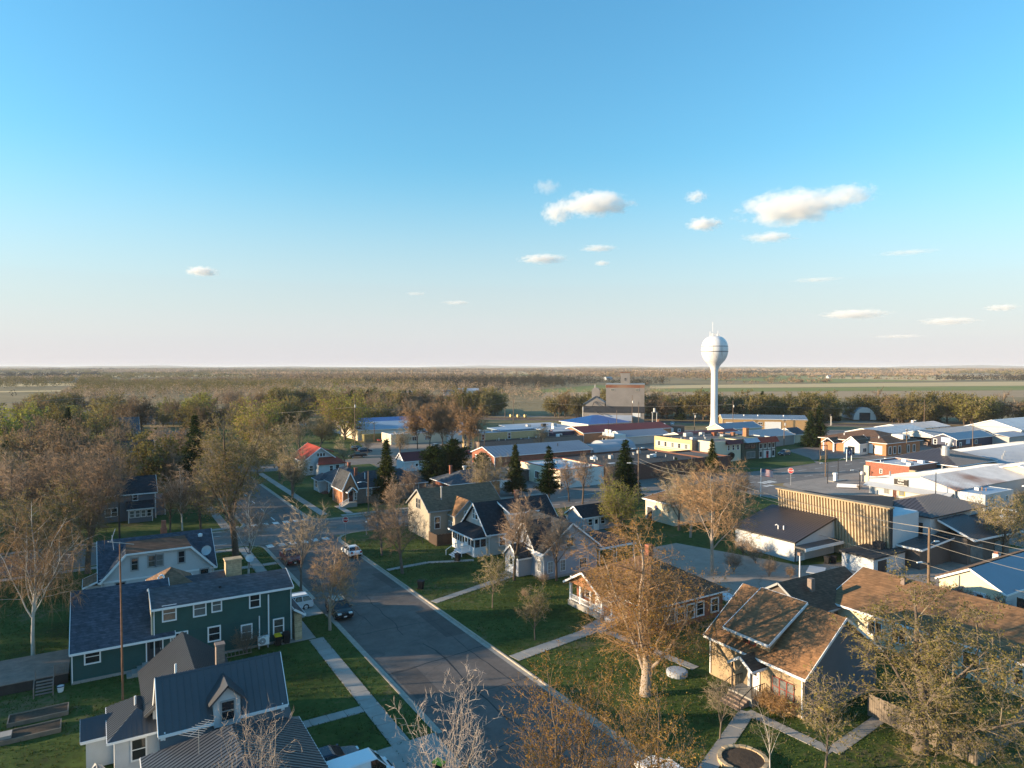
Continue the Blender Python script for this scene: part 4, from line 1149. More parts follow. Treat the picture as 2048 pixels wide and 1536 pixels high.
# white house joined to brick house across the street
T = Thing("house", "white bungalow with dark hip roof and brick steps facing the avenue", "house", (47, 149, 0))
hip(T, 43.4, 52.0, 143.6, 155.4, 0, 2.9, 5.6, "white_lap", "shingle_slate", over=0.5)
hip(T, 42.0, 45.0, 150.4, 155.2, 0, 2.7, 4.0, "white_lap", "shingle_slate", over=0.4)
for y in (144.8, 146.0, 147.2):
    window(T, '-x', 43.38, y, 1.0, 0.8, 1.3, 0.12)
window(T, '-x', 41.98, 153, 1.0, 1.2, 1.4, 0.12); door(T, '-x', 43.38, 149.2, 0.4, 1.0, 2.1, "door_brown")
for k in range(3):
    block(T, "step", "red_brick", 43.3 - 0.4 * (k + 1), 43.3 - 0.4 * k, 148.2, 150.2, 0, 0.5 - 0.15 * k)
chimney(T, 48.4, 149.6, 4.5, 6.4, 0.6)
T = Thing("house", "brick cottage with steep entrance gable and dark roof on the far corner", "house", (51, 139, 0))
hip(T, 44.0, 60.2, 134.2, 142.6, 0, 3.2, 6.0, "grey_brick", "shingle_charcoal", over=0.4)
gable(T, 41.9, 44.7, 133.2, 140.0, 0, 3.6, 6.6, 'y', "orange_brick", "shingle_charcoal", over=0.3, rake=0.2)
gable(T, 42.5, 44.1, 131.8, 133.2, 0, 3.1, 3.9, 'y', "orange_brick", "shingle_charcoal", over=0.2, rake=0.15, walls=False)
door(T, '-y', 43.4, 133.18, 1.0, 0.95, 2.1, "door_brown"); window(T, '-y', 44.4, 133.18, 1.2, 0.35, 1.4, 0.08)
window(T, '-y', 47.6, 134.18, 1.6, 1.0, 1.3, 0.12); window(T, '-y', 58.0, 134.18, 1.7, 1.0, 1.3, 0.12); window(T, '-y', 51.6, 134.18, 1.6, 1.0, 1.3, 0.12)
for k in range(6):
    block(T, "step", "concrete", 42.6 - 0.33 * (k + 1), 42.6 - 0.33 * k, 131.6, 132.9, 0, 0.95 - 0.16 * k)
T.part("landing", MB().box(42.6, 44.2, 131.6, 133.15, 0, 1.0), "concrete")
rr = MB().bar((42.6, 131.6, 1.95), (40.6, 131.6, 1.0), 0.06, 0.08).bar((40.6, 131.6, 0), (40.6, 131.6, 1.0), 0.08)
for k in range(12):
    rr.bar((40.7 + 0.16 * k, 131.6, 0.1 + 0.08 * k), (40.7 + 0.16 * k, 131.6, 1.0 + 0.076 * k), 0.04)
T.part("railing", rr, "trim_white")
vent(T, 47.4, 136.2, 5.0, 1.0, 0.1)
chimney(T, 46.6, 139.6, 5, 6.6, 0.6)

# white house with red roof
T = Thing("house", "white house with red metal gable roof beyond the brick cottage", "house", (49, 180, 0))
gable(T, 45.6, 53.2, 176.0, 188.0, 0, 4.2, 7.0, 'y', "white_lap", "metal_red", over=0.8, rake=0.6)
T.part("wall", MB().box(48.0, 54.6, 172.6, 176.0, 0, 3.3), "white_lap")
T.part("roof", MB().slab([(47.6, 172.1, 3.2), (55.1, 172.1, 3.2), (53.6, 176.0, 4.5), (49.0, 176.0, 4.5)], 0.14), "metal_red")
for k in range(3):
    window(T, '-y', 48.8 + k * 0.75, 175.98, 4.8, 0.55, 0.8, 0.08, style='one')
window(T, '-y', 51.2, 172.58, 1.4, 0.8, 1.2, 0.1); door(T, '-y', 52.8, 172.58, 0.8, 0.9, 2.0, "door_dark"); window(T, '-y', 47.0, 175.98, 1.2, 0.8, 1.3, 0.1)
T.part("porch_railing", MB().box(52.0, 54.6, 170.6, 170.7, 1.2, 1.3).box(52.0, 54.6, 170.6, 172.5, 0.5, 0.7).box(52, 52.1, 170.6, 170.7, 0, 1.3).box(54.5, 54.6, 170.6, 170.7, 0, 1.3).box(53.2, 53.3, 170.6, 170.7, 0, 1.3), "wood_deck")
T.part("dormer", MB().slab([(53.6, 178, 5.6), (53.6, 184, 5.6), (50.2, 184, 6.7), (50.2, 178, 6.7)], 0.2), "metal_red")
T = Thing("garage", "white garage with dark red roof beside the dark pines", "garage", (73, 172, 0))
gable(T, 69.8, 80.0, 169.4, 174.8, 0, 2.8, 4.7, 'x', "white_lap", "metal_maroon", over=0.35, rake=0.3)
door(T, '-y', 73.4, 169.38, 0.1, 1.0, 2.0, "door_white"); door(T, '-y', 76.6, 169.38, 0.1, 2.6, 2.1, "sign_paleblue", lite=False); window(T, '-x', 69.78, 172.1, 2.6, 0.6, 1.2, 0.08)
# ------------------------------------------------------------------ houses on the left, up the avenue
T = Thing("house", "slate grey house with enclosed porch beyond the cross street", "house", (5, 144, 0))
gable(T, -0.2, 9.2, 141.0, 149.0, 0, 5.0, 7.4, 'x', "slate_lap", "shingle_black", over=0.35, rake=0.3)
T.part("porch_wall", MB().box(4.7, 8.5, 138.6, 141.0, 0, 2.6), "slate_lap")
T.part("porch_roof", MB().slab([(4.4, 138.2, 2.6), (8.8, 138.2, 2.6), (8.8, 141.0, 3.6), (4.4, 141.0, 3.6)], 0.14), "shingle_black")
T.part("porch_trim", MB().box(4.4, 8.8, 138.12, 138.2, 2.42, 2.6).box(4.66, 4.78, 138.52, 138.6, 0, 2.5).box(8.42, 8.54, 138.52, 138.6, 0, 2.5), "trim_white")
for k in range(4):
    window(T, '-y', 5.25 + k * 0.9, 138.58, 1.1, 0.62, 1.1, 0.09)
window(T, '-y', 5.9, 140.98, 3.7, 0.7, 1.2, 0.1); window(T, '-y', 1.6, 140.98, 1.2, 0.8, 1.4, 0.1); window(T, '-y', 2.6, 140.98, 1.2, 0.8, 1.4, 0.1); window(T, '-y', 1.4, 140.98, 3.7, 0.7, 1.2, 0.1)
T.part("side_wing", MB().box(9.2, 10.9, 143.4, 149.0, 0, 3.2), "slate_lap")
T.part("corner_trim", MB().box(9.1, 9.24, 140.9, 141.0, 0, 5).box(10.82, 10.96, 143.3, 143.4, 0, 3.2), "trim_white")
T = Thing("house", "olive house with twin small front gables behind the slate grey house", "house", (7, 182, 0))
gable(T, 2.6, 12.4, 178.4, 186.5, 0, 4.9, 6.9, 'x', "olive_lap", "shingle_charcoal", over=0.35, rake=0.3)
gable(T, 5.4, 8.6, 177.2, 182.0, 0, 4.9, 6.7, 'y', "olive_lap", "shingle_charcoal", over=0.3, rake=0.3)
window(T, '-y', 7.0, 177.18, 4.2, 0.8, 1.4, 0.1)
hip(T, 1.4, 8.4, 170.0, 177.2, 0, 2.8, 4.4, "olive_lap", "shingle_black", over=0.4)
T = Thing("house", "dark house with one tan gable, third up the avenue's left side", "house", (8, 216, 0))
gable(T, 2.0, 13.4, 212.0, 221.0, 0, 5.0, 7.2, 'x', "olive_lap", "shingle_black", over=0.4, rake=0.4)
gable(T, 2.6, 7.6, 210.6, 216.0, 0, 4.6, 7.0, 'y', "olive_lap", "shingle_black", over=0.4, rake=0.4)
window(T, '-y', 5.1, 210.58, 3.6, 0.9, 1.3, 0.12)
T = Thing("house", "dark-roofed house with white dormer and white wall near power pole", "house", (6, 297, 0))
gable(T, -1.5, 13.6, 290.0, 304.0, 0, 3.6, 8.6, 'x', "white_lap", "shingle_slate", over=0.5, rake=0.4)
T.part("dormer_wall", MB().prism([(6.9, 291.6, 4.4), (9.5, 291.6, 4.4), (9.5, 291.6, 6.2), (8.2, 291.6, 7.4), (6.9, 291.6, 6.2)], [(6.9, 296, 4.4), (9.5, 296, 4.4), (9.5, 296, 6.2), (8.2, 296, 7.4), (6.9, 296, 6.2)]), "white_lap")
T.part("dormer_roof", MB().slab([(6.5, 291.2, 5.95), (8.2, 291.2, 7.55), (8.2, 297, 7.55), (6.5, 297, 5.95)], 0.14).slab([(9.9, 291.2, 5.95), (8.2, 291.2, 7.55), (8.2, 297, 7.55), (9.9, 297, 5.95)], 0.14), "shingle_slate")
window(T, '-y', 7.7, 291.58, 4.9, 0.7, 1.1, 0.12); window(T, '-y', 8.75, 291.58, 4.9, 0.7, 1.1, 0.12)
gable(T, -4.5, 3.0, 284.5, 291.0, 0, 3.0, 5.6, 'x', "pale_lap", "shingle_tan", over=0.4, rake=0.4)
def simple(name, label, cat, x0, x1, y0, y1, ze, zr, axis, wall, roof, wins=(), rot=0, over=0.4, ribs=0, trim="trim_white"):
    cx, cy = (x0 + x1) / 2, (y0 + y1) / 2
    T = Thing(name, label, cat, (cx, cy, 0), rot, local=True)
    gable(T, x0 - cx, x1 - cx, y0 - cy, y1 - cy, 0, ze, zr, axis, wall, roof, over, 0.3, trim, ribs)
    for x, z, w, h in wins:
        window(T, '-y', x - cx, y0 - cy - 0.02, z, w, h, 0.1)
    return T
simple("house", "pale blue-roofed house with white porch half hidden by olive trees", "house", 74, 86, 330, 338, 3.2, 5.6, 'x', "white_lap", "shingle_blue", ((77, 1, 1, 1.3), (81, 1, 1, 1.3), (84, 1, 1, 1.3)))
simple("house", "grey-roofed house among bare trees at the left edge", "house", -42, -32, 262, 271, 3.2, 5.6, 'x', "slate_lap", "shingle_slate", ((-39, 1, 1, 1.3), (-35, 1, 1, 1.3)))
simple("house", "mauve-roofed house behind the pointed spruce on the left", "house", -22, -11, 305, 313, 3.0, 5.4, 'x', "pale_lap", "shingle_slate", ((-19, 1, 1, 1.3),))
simple("house", "white cottage far up the avenue among bare trees", "house", 2, 12, 352, 360, 3.0, 5.4, 'y', "white_lap", "shingle_slate", ((5, 1, 1, 1.3),))
simple("shed", "long low grey shed at the avenue's far end", "shed", 18, 44, 372, 380, 2.8, 4.2, 'x', "grey_metal", "metal_bluegrey")
simple("house", "brown-roofed orange brick house across the railway", "house", 158, 174, 388, 398, 3.4, 5.6, 'x', "orange_brick", "shingle_tan", ((161, 1.2, 1.2, 1.2), (167, 1.2, 1.2, 1.2)), rot=-0.5)
simple("shed", "pale metal shed with low roof across the railway", "shed", 195, 216, 372, 386, 3.4, 5.6, 'y', "grey_metal", "metal_silver", rot=-0.6)
simple("house", "white-roofed farmhouse among dark evergreens beyond the railway", "house", 214, 228, 520, 530, 4.5, 7.5, 'x', "white_lap", "metal_silver", ((218, 1.5, 1.2, 1.4),))
simple("house", "low pale house by far lawn behind the green willow clump", "house", 318, 340, 622, 632, 3.4, 5.4, 'x', "pale_lap", "metal_silver", rot=-0.4)
simple("house", "small blue-grey house left of the far lawn", "house", 286, 296, 590, 598, 3.4, 5.4, 'x', "grey_lap", "shingle_slate", rot=-0.4)
simple("house", "small white-gabled house between power poles across the railway", "house", 176, 184, 400, 408, 4.2, 6.4, 'y', "white_lap", "shingle_charcoal")

# ------------------------------------------------------------------ the town centre
T = Thing("warehouse", "long pale-blue metal warehouse with cream gable end", "warehouse", (106, 258, 0))
gable(T, 84.2, 130, 249.6, 270, 0, 3.9, 6.0, 'x', "pale_lap", "metal_paleblue", over=0.3, rake=0.2, trim="trim_white", ribs=0.9)
T.part("end_cladding", MB().prism([(84.15, 249.6, 0), (84.15, 270, 0), (84.15, 270, 3.8), (84.15, 259.8, 5.9), (84.15, 249.6, 3.8)], [(84.19, 249.6, 0), (84.19, 270, 0), (84.19, 270, 3.8), (84.19, 259.8, 5.9), (84.19, 249.6, 3.8)]), "cream_plaster")
door(T, '-x', 84.13, 254.6, 0, 1.2, 2.6, "door_brown")
T.part("skylight", MB().slab([(84.4, 250.6, 4.33), (86.2, 250.6, 4.33), (86.2, 252.6, 4.73), (84.4, 252.6, 4.73)], 0.05), "shingle_black")
for x in (112, 114.6):
    T.part("roof_fan", MB().lathe([(0.4, 0), (0.4, 0.6), (0.6, 0.7), (0, 1.0)], 10, (x, 254, 4.8)), "galvanised")
T = Thing("warehouse", "bright blue roofed warehouse behind the pale-blue one", "warehouse", (106, 282, 0))
gable(T, 86, 132, 273, 288, 0, 4.2, 6.0, 'x', "pale_lap", "metal_blue", over=0.3, rake=0.2, ribs=0.9)
T = Thing("shipping_container", "olive corrugated container beside the pale-blue warehouse", "container", (90, 245, 0))
c_ = MB().box(84.8, 95.2, 244.0, 246.5, 0.1, 2.75)
T.part("body", c_, "container_olive")
rb = MB()
for k in range(34):
    rb.box(84.9 + k * 0.3, 85.05 + k * 0.3, 243.95, 244.0, 0.2, 2.65)
T.part("corrugation", rb, "container_olive")["kind"] = "stuff"
T = Thing("shop", "cream flat-roofed shop with low white annexe behind the bare tree clump", "shop", (100, 236, 0))
flat(T, 90, 112, 230.5, 240, 0, 3.6, "cream_plaster", "membrane_white", cap="trim_white")
roof_clutter(T, 92, 110, 232, 238, 3.32, 7, 1)
flat(T, 112, 128, 229, 238, 0, 3.2, "white_plaster", "membrane_white", cap="trim_white")
for k in range(3):
    window(T, '-y', 94 + k * 5, 230.48, 1.0, 1.6, 1.4, 0.1, style='slide')
T = Thing("shop", "long buff brick two-storey block with pale blue roof", "shop", (125, 208, 0))
flat(T, 107.5, 134.5, 200.4, 209, 0, 5.6, "buff_brick", "metal_paleblue", 0.4, cap="trim_white")
roof_clutter(T, 109, 119, 201.5, 207.5, 5.27, 5, 2); roof_clutter(T, 110, 146, 197.2, 199.6, 2.88, 6, 3)
flat(T, 107.5, 150, 196.6, 200.4, 0, 3.1, "grey_brick", "membrane_black", 0.3, cap="trim_dark")
T.part("upper_roof", MB().slab([(120, 204, 5.8), (134, 204, 6.0), (134, 214, 6.2), (120, 214, 6.0)], 0.3), "metal_paleblue")
for x in (111.0, 121.2):
    window(T, '-y', x, 200.38, 3.3, 1.0, 1.9, 0.14)
for y in (202.5, 206.5):
    window(T, '-x', 107.48, y, 3.2, 1.0, 1.6, 0.1); window(T, '-x', 107.48, y, 0.8, 1.2, 1.7, 0.1)
vent(T, 116, 198.5, 2.9, 1.0, 0.12); vent(T, 128, 198.5, 2.9, 0.8, 0.12)
T = Thing("hall", "hall with white membrane roof and dark navy wall", "hall", (148, 214, 0))
T.part("wall", MB().box(134.6, 158, 204.4, 228, 0, 4.2), "navy_lap")
T.part("side_wall", MB().box(134.4, 134.6, 204.4, 228, 0, 4.2), "red_brick")
T.part("roof", MB().slab([(134.2, 204.1, 4.3), (158.4, 204.1, 4.3), (158.4, 230, 5.2), (134.2, 230, 5.2)], 0.3), "membrane_white")
for x in (140, 147, 152):
    T.part("roof_unit", MB().box(x, x + 1.6, 218, 219.4, 4.8, 5.9), "trim_dark" if x == 147 else "galvanised")
window(T, '-y', 145.0, 204.38, 1.6, 2.2, 1.5, 0.25, style='slide')
roof_clutter(T, 136, 156, 206, 226, 4.75, 9, 4)
T = Thing("pavilion", "bright blue hip-roofed pavilion in front of the grain elevator", "pavilion", (192, 244, 0))
hip(T, 180, 203, 232, 252, 0, 3.2, 6.2, "pale_lap", "metal_blue", over=0.8, ribs=1.0)
T = Thing("shop", "long maroon-roofed shop row with orange brick gable", "shop", (172, 206, 0))
gable(T, 152, 196, 199, 213, 0, 3.6, 5.4, 'x', "orange_brick", "metal_maroon", over=0.3, rake=0.3, ribs=1.0)
gable(T, 160, 182, 186, 195, 0, 3.0, 4.6, 'x', "pale_lap", "metal_bluegrey", over=0.4, rake=0.3, ribs=1.0)
T.part("false_front", MB().box(154.4, 154.8, 184.6, 191.0, 0, 4.6).box(154.35, 154.8, 186.2, 189.6, 4.6, 5.7), "white_plaster")
T.part("front_wall", MB().box(154.8, 160, 184.8, 191, 0, 4.0), "white_plaster")
T.part("awning", MB().slab([(153.2, 184, 2.7), (153.2, 192, 2.7), (154.4, 192, 3.4), (154.4, 184, 3.4)], 0.1), "shingle_brown")
T.part("wall_clock", MB().tube([(154.33, 187.9, 5.0), (154.25, 187.9, 5.0)], 0.55, 16), "sign_black")
T.part("wall_clock_face", MB().tube([(154.24, 187.9, 5.0), (154.22, 187.9, 5.0)], 0.36, 16), "sign_white")
for y in (186, 190):
    window(T, '-x', 154.38, y, 0.9, 1.2, 1.6, 0.1, style='one')
door(T, '-x', 154.38, 188, 0, 1.0, 2.2, "door_brown")
T = Thing("garage", "red brick garage with blue-grey metal roof and white overhead doors", "garage", (108, 168, 0))
gable(T, 94.2, 128, 163.6, 176.8, 0, 3.0, 5.0, 'x', "red_brick", "metal_bluegrey", over=0.35, rake=0.3, ribs=1.2)
for y in (167.4, 173.0):
    door(T, '-x', 94.18, y, 0, 3.2, 2.4, "door_white", lite=False)
T.part("corner_post", MB().box(94.05, 94.2, 163.45, 163.6, 0, 3), "trim_white")
vent(T, 118, 167, 4.1, 0.9, 0.12, "black_metal")
T = Thing("quonset_hut", "grey round-roofed hut behind the arched cream building", "hut", (137, 172, 0))
for (xa, ya, s) in ((131, 170, 1.0), (139, 174, 1.15)):
    ring = [(ya + 4.2 * s * math.cos(a), 0.6 + 3.0 * s * math.sin(a)) for a in [math.pi * i / 12 for i in range(13)]]
    m_ = MB().prism([(xa, y, z) for y, z in ring], [(xa + 12, y, z) for y, z in ring])
    T.part("vaulted_shell", m_, "metal_silver")
T = Thing("shop", "cream stucco shop with arched doorway and white side wall", "shop", (97, 134, 0))
flat(T, 90.4, 103.0, 127.0, 144.0, 0, 4.3, "cream_plaster", "membrane_white", cap="metal_red")
T.part("side_wall", MB().box(90.45, 103.05, 126.9, 127.0, 0, 4.2), "white_plaster")
roof_clutter(T, 92, 101, 129, 142, 4.0, 6, 5)
ar = [(131.5 + 1.5 * math.cos(a), 1.7 + 1.2 * math.sin(a)) for a in [math.pi * i / 10 for i in range(11)]]
T.part("arch_door", MB().prism([(90.32, 133.0, 0), (90.32, 130.0, 0)] + [(90.32, y, z) for y, z in reversed(ar)], [(90.42, 133.0, 0), (90.42, 130.0, 0)] + [(90.42, y, z) for y, z in reversed(ar)]), "door_dark")
for y in (136.5, 140.8):
    window(T, '-x', 90.38, y, 1.2, 1.6, 1.6, 0.12, style='slide')
T.part("roof_unit", MB().box(95, 96.2, 137, 138.2, 4.0, 5.2).box(97.5, 98.6, 133, 134, 4.0, 5.0), "trim_white")
T.part("annexe", MB().box(87.2, 90.3, 140.0, 145.0, 0, 2.6), "brown_lap")
T.part("annexe_roof", MB().box(87.0, 90.38, 139.8, 145.2, 2.6, 2.75), "membrane_grey")
T = Thing("shop", "dark brick store with flat black roof behind the tall spruce", "shop", (125, 140, 0))
flat(T, 104, 138, 127.0, 150.0, 0, 3.9, "dark_red_brick", "membrane_black", 0.4, cap="trim_dark")
roof_clutter(T, 106, 136, 129, 148, 3.58, 14, 6)
flat(T, 138, 149, 128.5, 144, 0, 3.4, "dark_red_brick", "membrane_grey", 0.4, cap="trim_dark")
T.part("roof_step", MB().box(116, 117, 140, 141, 3.5, 4.5).box(126, 127.5, 136, 137, 3.5, 4.3), "galvanised")
T = Thing("shop", "yellow plaster two-storey building with arched ground floor", "shop", (163, 151, 0))
flat(T, 150.2, 178, 144.0, 159.4, 0, 6.0, "grey_brick", "membrane_grey", 0.35, cap="trim_dark")
roof_clutter(T, 152, 176, 146, 157, 5.72, 10, 7)
T.part("facade", MB().box(149.9, 150.2, 143.8, 159.6, 0, 6.2), "yellow_plaster")
T.part("facade_band", MB().box(149.84, 149.9, 144.4, 159.0, 3.2, 5.0).box(149.8, 149.9, 144.2, 159.2, 2.75, 3.0), "cream_plaster")
for y in (146, 148.8, 151.6, 154.6, 157.4):
    window(T, '-x', 149.82, y, 3.5, 0.75, 1.25, 0.06, "trim_grey", style='hung')
for y in (145.8, 149.0):
    ar = [(y + 1.2 * math.cos(a), 1.4 + 1.1 * math.sin(a)) for a in [math.pi * i / 10 for i in range(11)]]
    T.part("arch", MB().prism([(149.8, y + 1.2, 0), (149.8, y - 1.2, 0)] + [(149.8, b, z) for b, z in reversed(ar)], [(149.9, y + 1.2, 0), (149.9, y - 1.2, 0)] + [(149.9, b, z) for b, z in reversed(ar)]), "glass")
for x, y, w in ((160, 156, 3.2), (166, 155, 1.4), (169.5, 153, 1.2), (172.5, 152, 1.0), (175, 150, 1.0)):
    T.part("roof_unit", MB().box(x, x + w, y, y + 1.2, 5.7, 6.8), "galvanised" if w > 1.2 else "rust")
T = Thing("shop", "cream shop with maroon canopy beside the yellow building", "shop", (158, 142, 0))
flat(T, 152.2, 163.6, 137.4, 143.6, 0, 6.2, "cream_plaster", "membrane_grey", 0.3)
T.part("canopy", MB().prism([(157.0, 137.4, 6.4), (157.0, 136.2, 5.2), (157.0, 137.4, 5.2)], [(163.6, 137.4, 6.4), (163.6, 136.2, 5.2), (163.6, 137.4, 5.2)]), "metal_maroon")
for x in (158.3, 160.3, 162.3):
    window(T, '-y', x, 137.38, 3.4, 0.8, 1.4, 0.12)
T.part("arched_awning", MB().tube([(159.0, 137.38, 1.7), (159.0, 136.9, 1.5)], 1.3, 16), "sign_black")
T = Thing("shop", "dark green shop with white sloping awning in the shop row", "shop", (167.5, 142, 0))
flat(T, 163.7, 171.2, 137.2, 146, 0, 6.4, "dark_green_metal", "membrane_grey", 0.3)
T.part("awning", MB().prism([(164.6, 137.2, 6.5), (164.6, 135.9, 5.3), (164.6, 137.2, 5.3)], [(170.6, 137.2, 6.5), (170.6, 135.9, 5.3), (170.6, 137.2, 5.3)]), "metal_white")
window(T, '-y', 167.5, 137.18, 3.4, 4.6, 1.3, 0.12, "trim_dark", style='slide'); window(T, '-y', 167.8, 137.18, 0.6, 3.6, 1.8, 0.12, "trim_grey", "glass_pale", 'slide')
T = Thing("shop", "white half-timbered shop with red mansard awning", "shop", (175, 142, 0))
flat(T, 171.3, 179.4, 137.3, 146, 0, 6.2, "white_plaster", "membrane_grey", 0.3)
T.part("mansard", MB().prism([(171.0, 137.3, 6.5), (171.0, 136.0, 4.9), (171.0, 137.3, 4.9)], [(179.6, 137.3, 6.5), (179.6, 136.0, 4.9), (179.6, 137.3, 4.9)]), "metal_red")
tb = MB()
for x in (171.5, 173.4, 175.4, 177.3, 179.2):
    tb.box(x - 0.14, x + 0.14, 137.22, 137.3, 0, 5.0)
tb.box(171.4, 179.3, 137.21, 137.29, 2.5, 2.75)
T.part("timber", tb, "trim_dark")
for x in (172.4, 174.4, 176.4, 178.2):
    window(T, '-y', x, 137.26, 3.2, 0.8, 1.2, 0.05, "trim_dark")
window(T, '-y', 172.4, 137.26, 0.6, 0.8, 1.5, 0.05, "trim_dark"); window(T, '-y', 178.2, 137.26, 0.6, 0.8, 1.5, 0.05, "trim_dark"); door(T, '-y', 175.4, 137.26, 0, 1.2, 2.2, "sign_red")
chimney(T, 174.2, 144.4, 6, 8.6, 1.3, "orange_brick")
for i, (lab, x0, x1, y0, y1, ze, zr, ax, wa, ro) in enumerate((
    ("grey metal hall with low ridge roof behind the shop row", 182, 214, 156, 170, 3.6, 5.2, 'x', "grey_metal", "metal_bluegrey"),
    ("maroon-roofed low hall behind the yellow building", 176, 206, 172, 182, 3.2, 4.4, 'x', "pale_lap", "metal_maroon"),
    ("pale gabled cottage beside the pair of spruces", 217.5, 224, 158.6, 166, 3.2, 5.2, 'x', "cream_lap", "shingle_slate"),
    ("cream gabled workshop at the foot of the water tower", 212, 234, 186, 195, 3.2, 5.0, 'x', "cream_plaster", "metal_bluegrey"))):
    simple("hall" if i != 2 else "cottage", lab, "hall" if i != 2 else "cottage", x0, x1, y0, y1, ze, zr, ax, wa, ro)
T = Thing("shop", "small orange brick shop with white doors left of the tower", "shop", (203, 211, 0), -0.72, local=True)
flat(T, -8, 1, -4, 4, 0, 3.8, "orange_brick", "membrane_grey", cap="trim_white")
T.part("side_block", MB().box(1, 8.5, -3.5, 4, 0, 3.2), "brown_lap"); T.part("side_roof", MB().box(0.9, 8.7, -3.7, 4.2, 3.2, 3.4), "membrane_black")
door(T, '-y', 2.8, -3.52, 0, 2.4, 2.4, "door_white", lite=False); door(T, '-y', 6.4, -3.52, 0, 1.0, 2.2)
chimney(T, -2, 2, 3.5, 5.6, 0.8, "orange_brick")
T = Thing("warehouse", "long tan metal warehouse with white overhead doors behind the tower", "warehouse", (258, 205, 0), -0.74, local=True)
gable(T, -18, 18, -7, 7, 0, 4.6, 6.0, 'x', "tan_metal", "metal_bluegrey", over=0.3, rake=0.2, ribs=0.9)
door(T, '-y', -14.8, -7.02, 0, 3.0, 3.0, "door_white", lite=False); door(T, '-y', 3.5, -7.02, 0, 6.6, 3.4, "door_white", lite=False)
window(T, '-y', -6.5, -7.02, 2.4, 4.5, 0.9, 0.12, style='slide'); window(T, '-y', -1.8, -7.02, 2.2, 1.6, 0.9, 0.12, style='slide')
for x in (-8, -2, 9):
    vent(T, x, -2, 5.5, 0.7, 0.3)

# water tower
T = Thing("water_tower", "white pedestal water tower with two thin dark bands round its bulb", "water tower", (220.4, 199, 0))
prof = [(2.85, 0), (2.7, 0.6), (2.2, 2.2), (1.75, 3.8), (1.48, 5.4), (1.4, 7), (1.38, 16), (1.38, 25.2), (1.5, 26.4), (1.8, 27.6), (2.5, 28.7), (3.4, 29.7), (4.2, 30.7), (4.9, 32), (5.3, 33.4), (5.45, 35), (5.35, 36.4), (4.95, 37.9), (4.2, 39.2), (3.1, 40.1), (1.8, 40.6), (0, 40.75)]
T.part("shell", MB().lathe(prof, 48, (220.4, 199, 0)), "tower_paint", smooth=True)
for z, r in ((34.2, 5.44), (36.35, 5.36)):
    T.part("band", MB().lathe([(r - 0.05, -0.11), (r + 0.04, -0.11), (r + 0.04, 0.11), (r - 0.05, 0.11)], 48, (220.4, 199, z)), "tower_stripe")
rr = MB()
for k in range(16):
    a = 2 * math.pi * k / 16
    p = Vector((220.4 + 1.9 * math.cos(a), 199 + 1.9 * math.sin(a), 40.5)); q = Vector((220.4 + 1.9 * math.cos(a + 0.393), 199 + 1.9 * math.sin(a + 0.393), 40.5))
    rr.bar(p, p + Vector((0, 0, 1.0)), 0.06).bar(p + Vector((0, 0, 1)), q + Vector((0, 0, 1)), 0.06).bar(p + Vector((0, 0, 0.5)), q + Vector((0, 0, 0.5)), 0.05)
T.part("top_railing", rr, "galvanised")
T.part("antenna", MB().tube([(219.6, 199.4, 40.6), (219.6, 199.4, 46.5)], 0.07, 6).tube([(221.6, 198.4, 40.4), (221.6, 198.4, 43)], 0.07, 6).tube([(218.6, 199.9, 40.3), (218.6, 199.9, 42.6)], 0.1, 6), "tower_white")
T.part("access_door", MB().box(218.1, 218.3, 196.6, 197.6, 0.2, 2.3), "trim_grey")

# grain elevator
T = Thing("grain_elevator", "weathered grey metal-clad grain elevator with cupola and rusty band", "grain elevator", (212, 252, 0), R(-42), local=True)
T.part("headhouse", MB().box(-4.8, 13.3, 0, 14, 0, 19.4), "elevator_metal")
T.part("rust_band", MB().box(-4.85, 13.35, -0.05, 14.05, 17.9, 19.2), "rust")
T.part("roof", MB().box(-5.0, 13.5, -0.2, 14.2, 19.4, 19.7), "trim_grey")
cu = T.part("cupola", MB().box(2.0, 6.4, 4, 10, 19.7, 25.0), "elevator_metal")
T.part("cupola_roof", MB().box(1.7, 6.7, 3.7, 10.3, 25.0, 25.3), "rust", cu)
window(T, '-y', 4.2, 3.98, 21.2, 0.7, 1.3, 0.05, "trim_grey")
T.part("annexe_wall", MB().prism([(-14.6, 1, 0), (-5.4, 1, 0), (-5.4, 1, 10.6), (-10, 1, 13.6), (-14.6, 1, 10.6)], [(-14.6, 10, 0), (-5.4, 10, 0), (-5.4, 10, 10.6), (-10, 10, 13.6), (-14.6, 10, 10.6)]), "elevator_metal")
T.part("annexe_roof", MB().slab([(-15.8, 0.6, 9.95), (-10, 0.6, 13.75), (-10, 10.4, 13.75), (-15.8, 10.4, 9.95)], 0.2).slab([(-4.9, 0.6, 10.4), (-10, 0.6, 13.75), (-10, 10.4, 13.75), (-4.9, 10.4, 10.4)], 0.2), "metal_bluegrey")
T.part("annexe_cupola", MB().prism([(-11.8, 3, 12.4), (-7.9, 3, 12.4), (-7.9, 3, 16.4), (-8.6, 3, 17.4), (-9.85, 3, 17.9), (-11.1, 3, 17.4), (-11.8, 3, 16.4)], [(-11.8, 7, 12.4), (-7.9, 7, 12.4), (-7.9, 7, 16.4), (-8.6, 7, 17.4), (-9.85, 7, 17.9), (-11.1, 7, 17.4), (-11.8, 7, 16.4)]), "elevator_metal")
T.part("flue", MB().tube([(-10.2, 4, 17.5), (-10.2, 4, 19.2)], 0.2, 8), "galvanised")
T.part("shed_wall", MB().box(-14.8, 13.2, -5, -0.1, 0, 6.6), "elevator_metal")
T.part("shed_roof", MB().slab([(-15.1, -5.4, 6.5), (13.5, -5.4, 6.5), (13.5, 0.0, 9.0), (-15.1, 0.0, 9.0)], 0.2), "membrane_black")
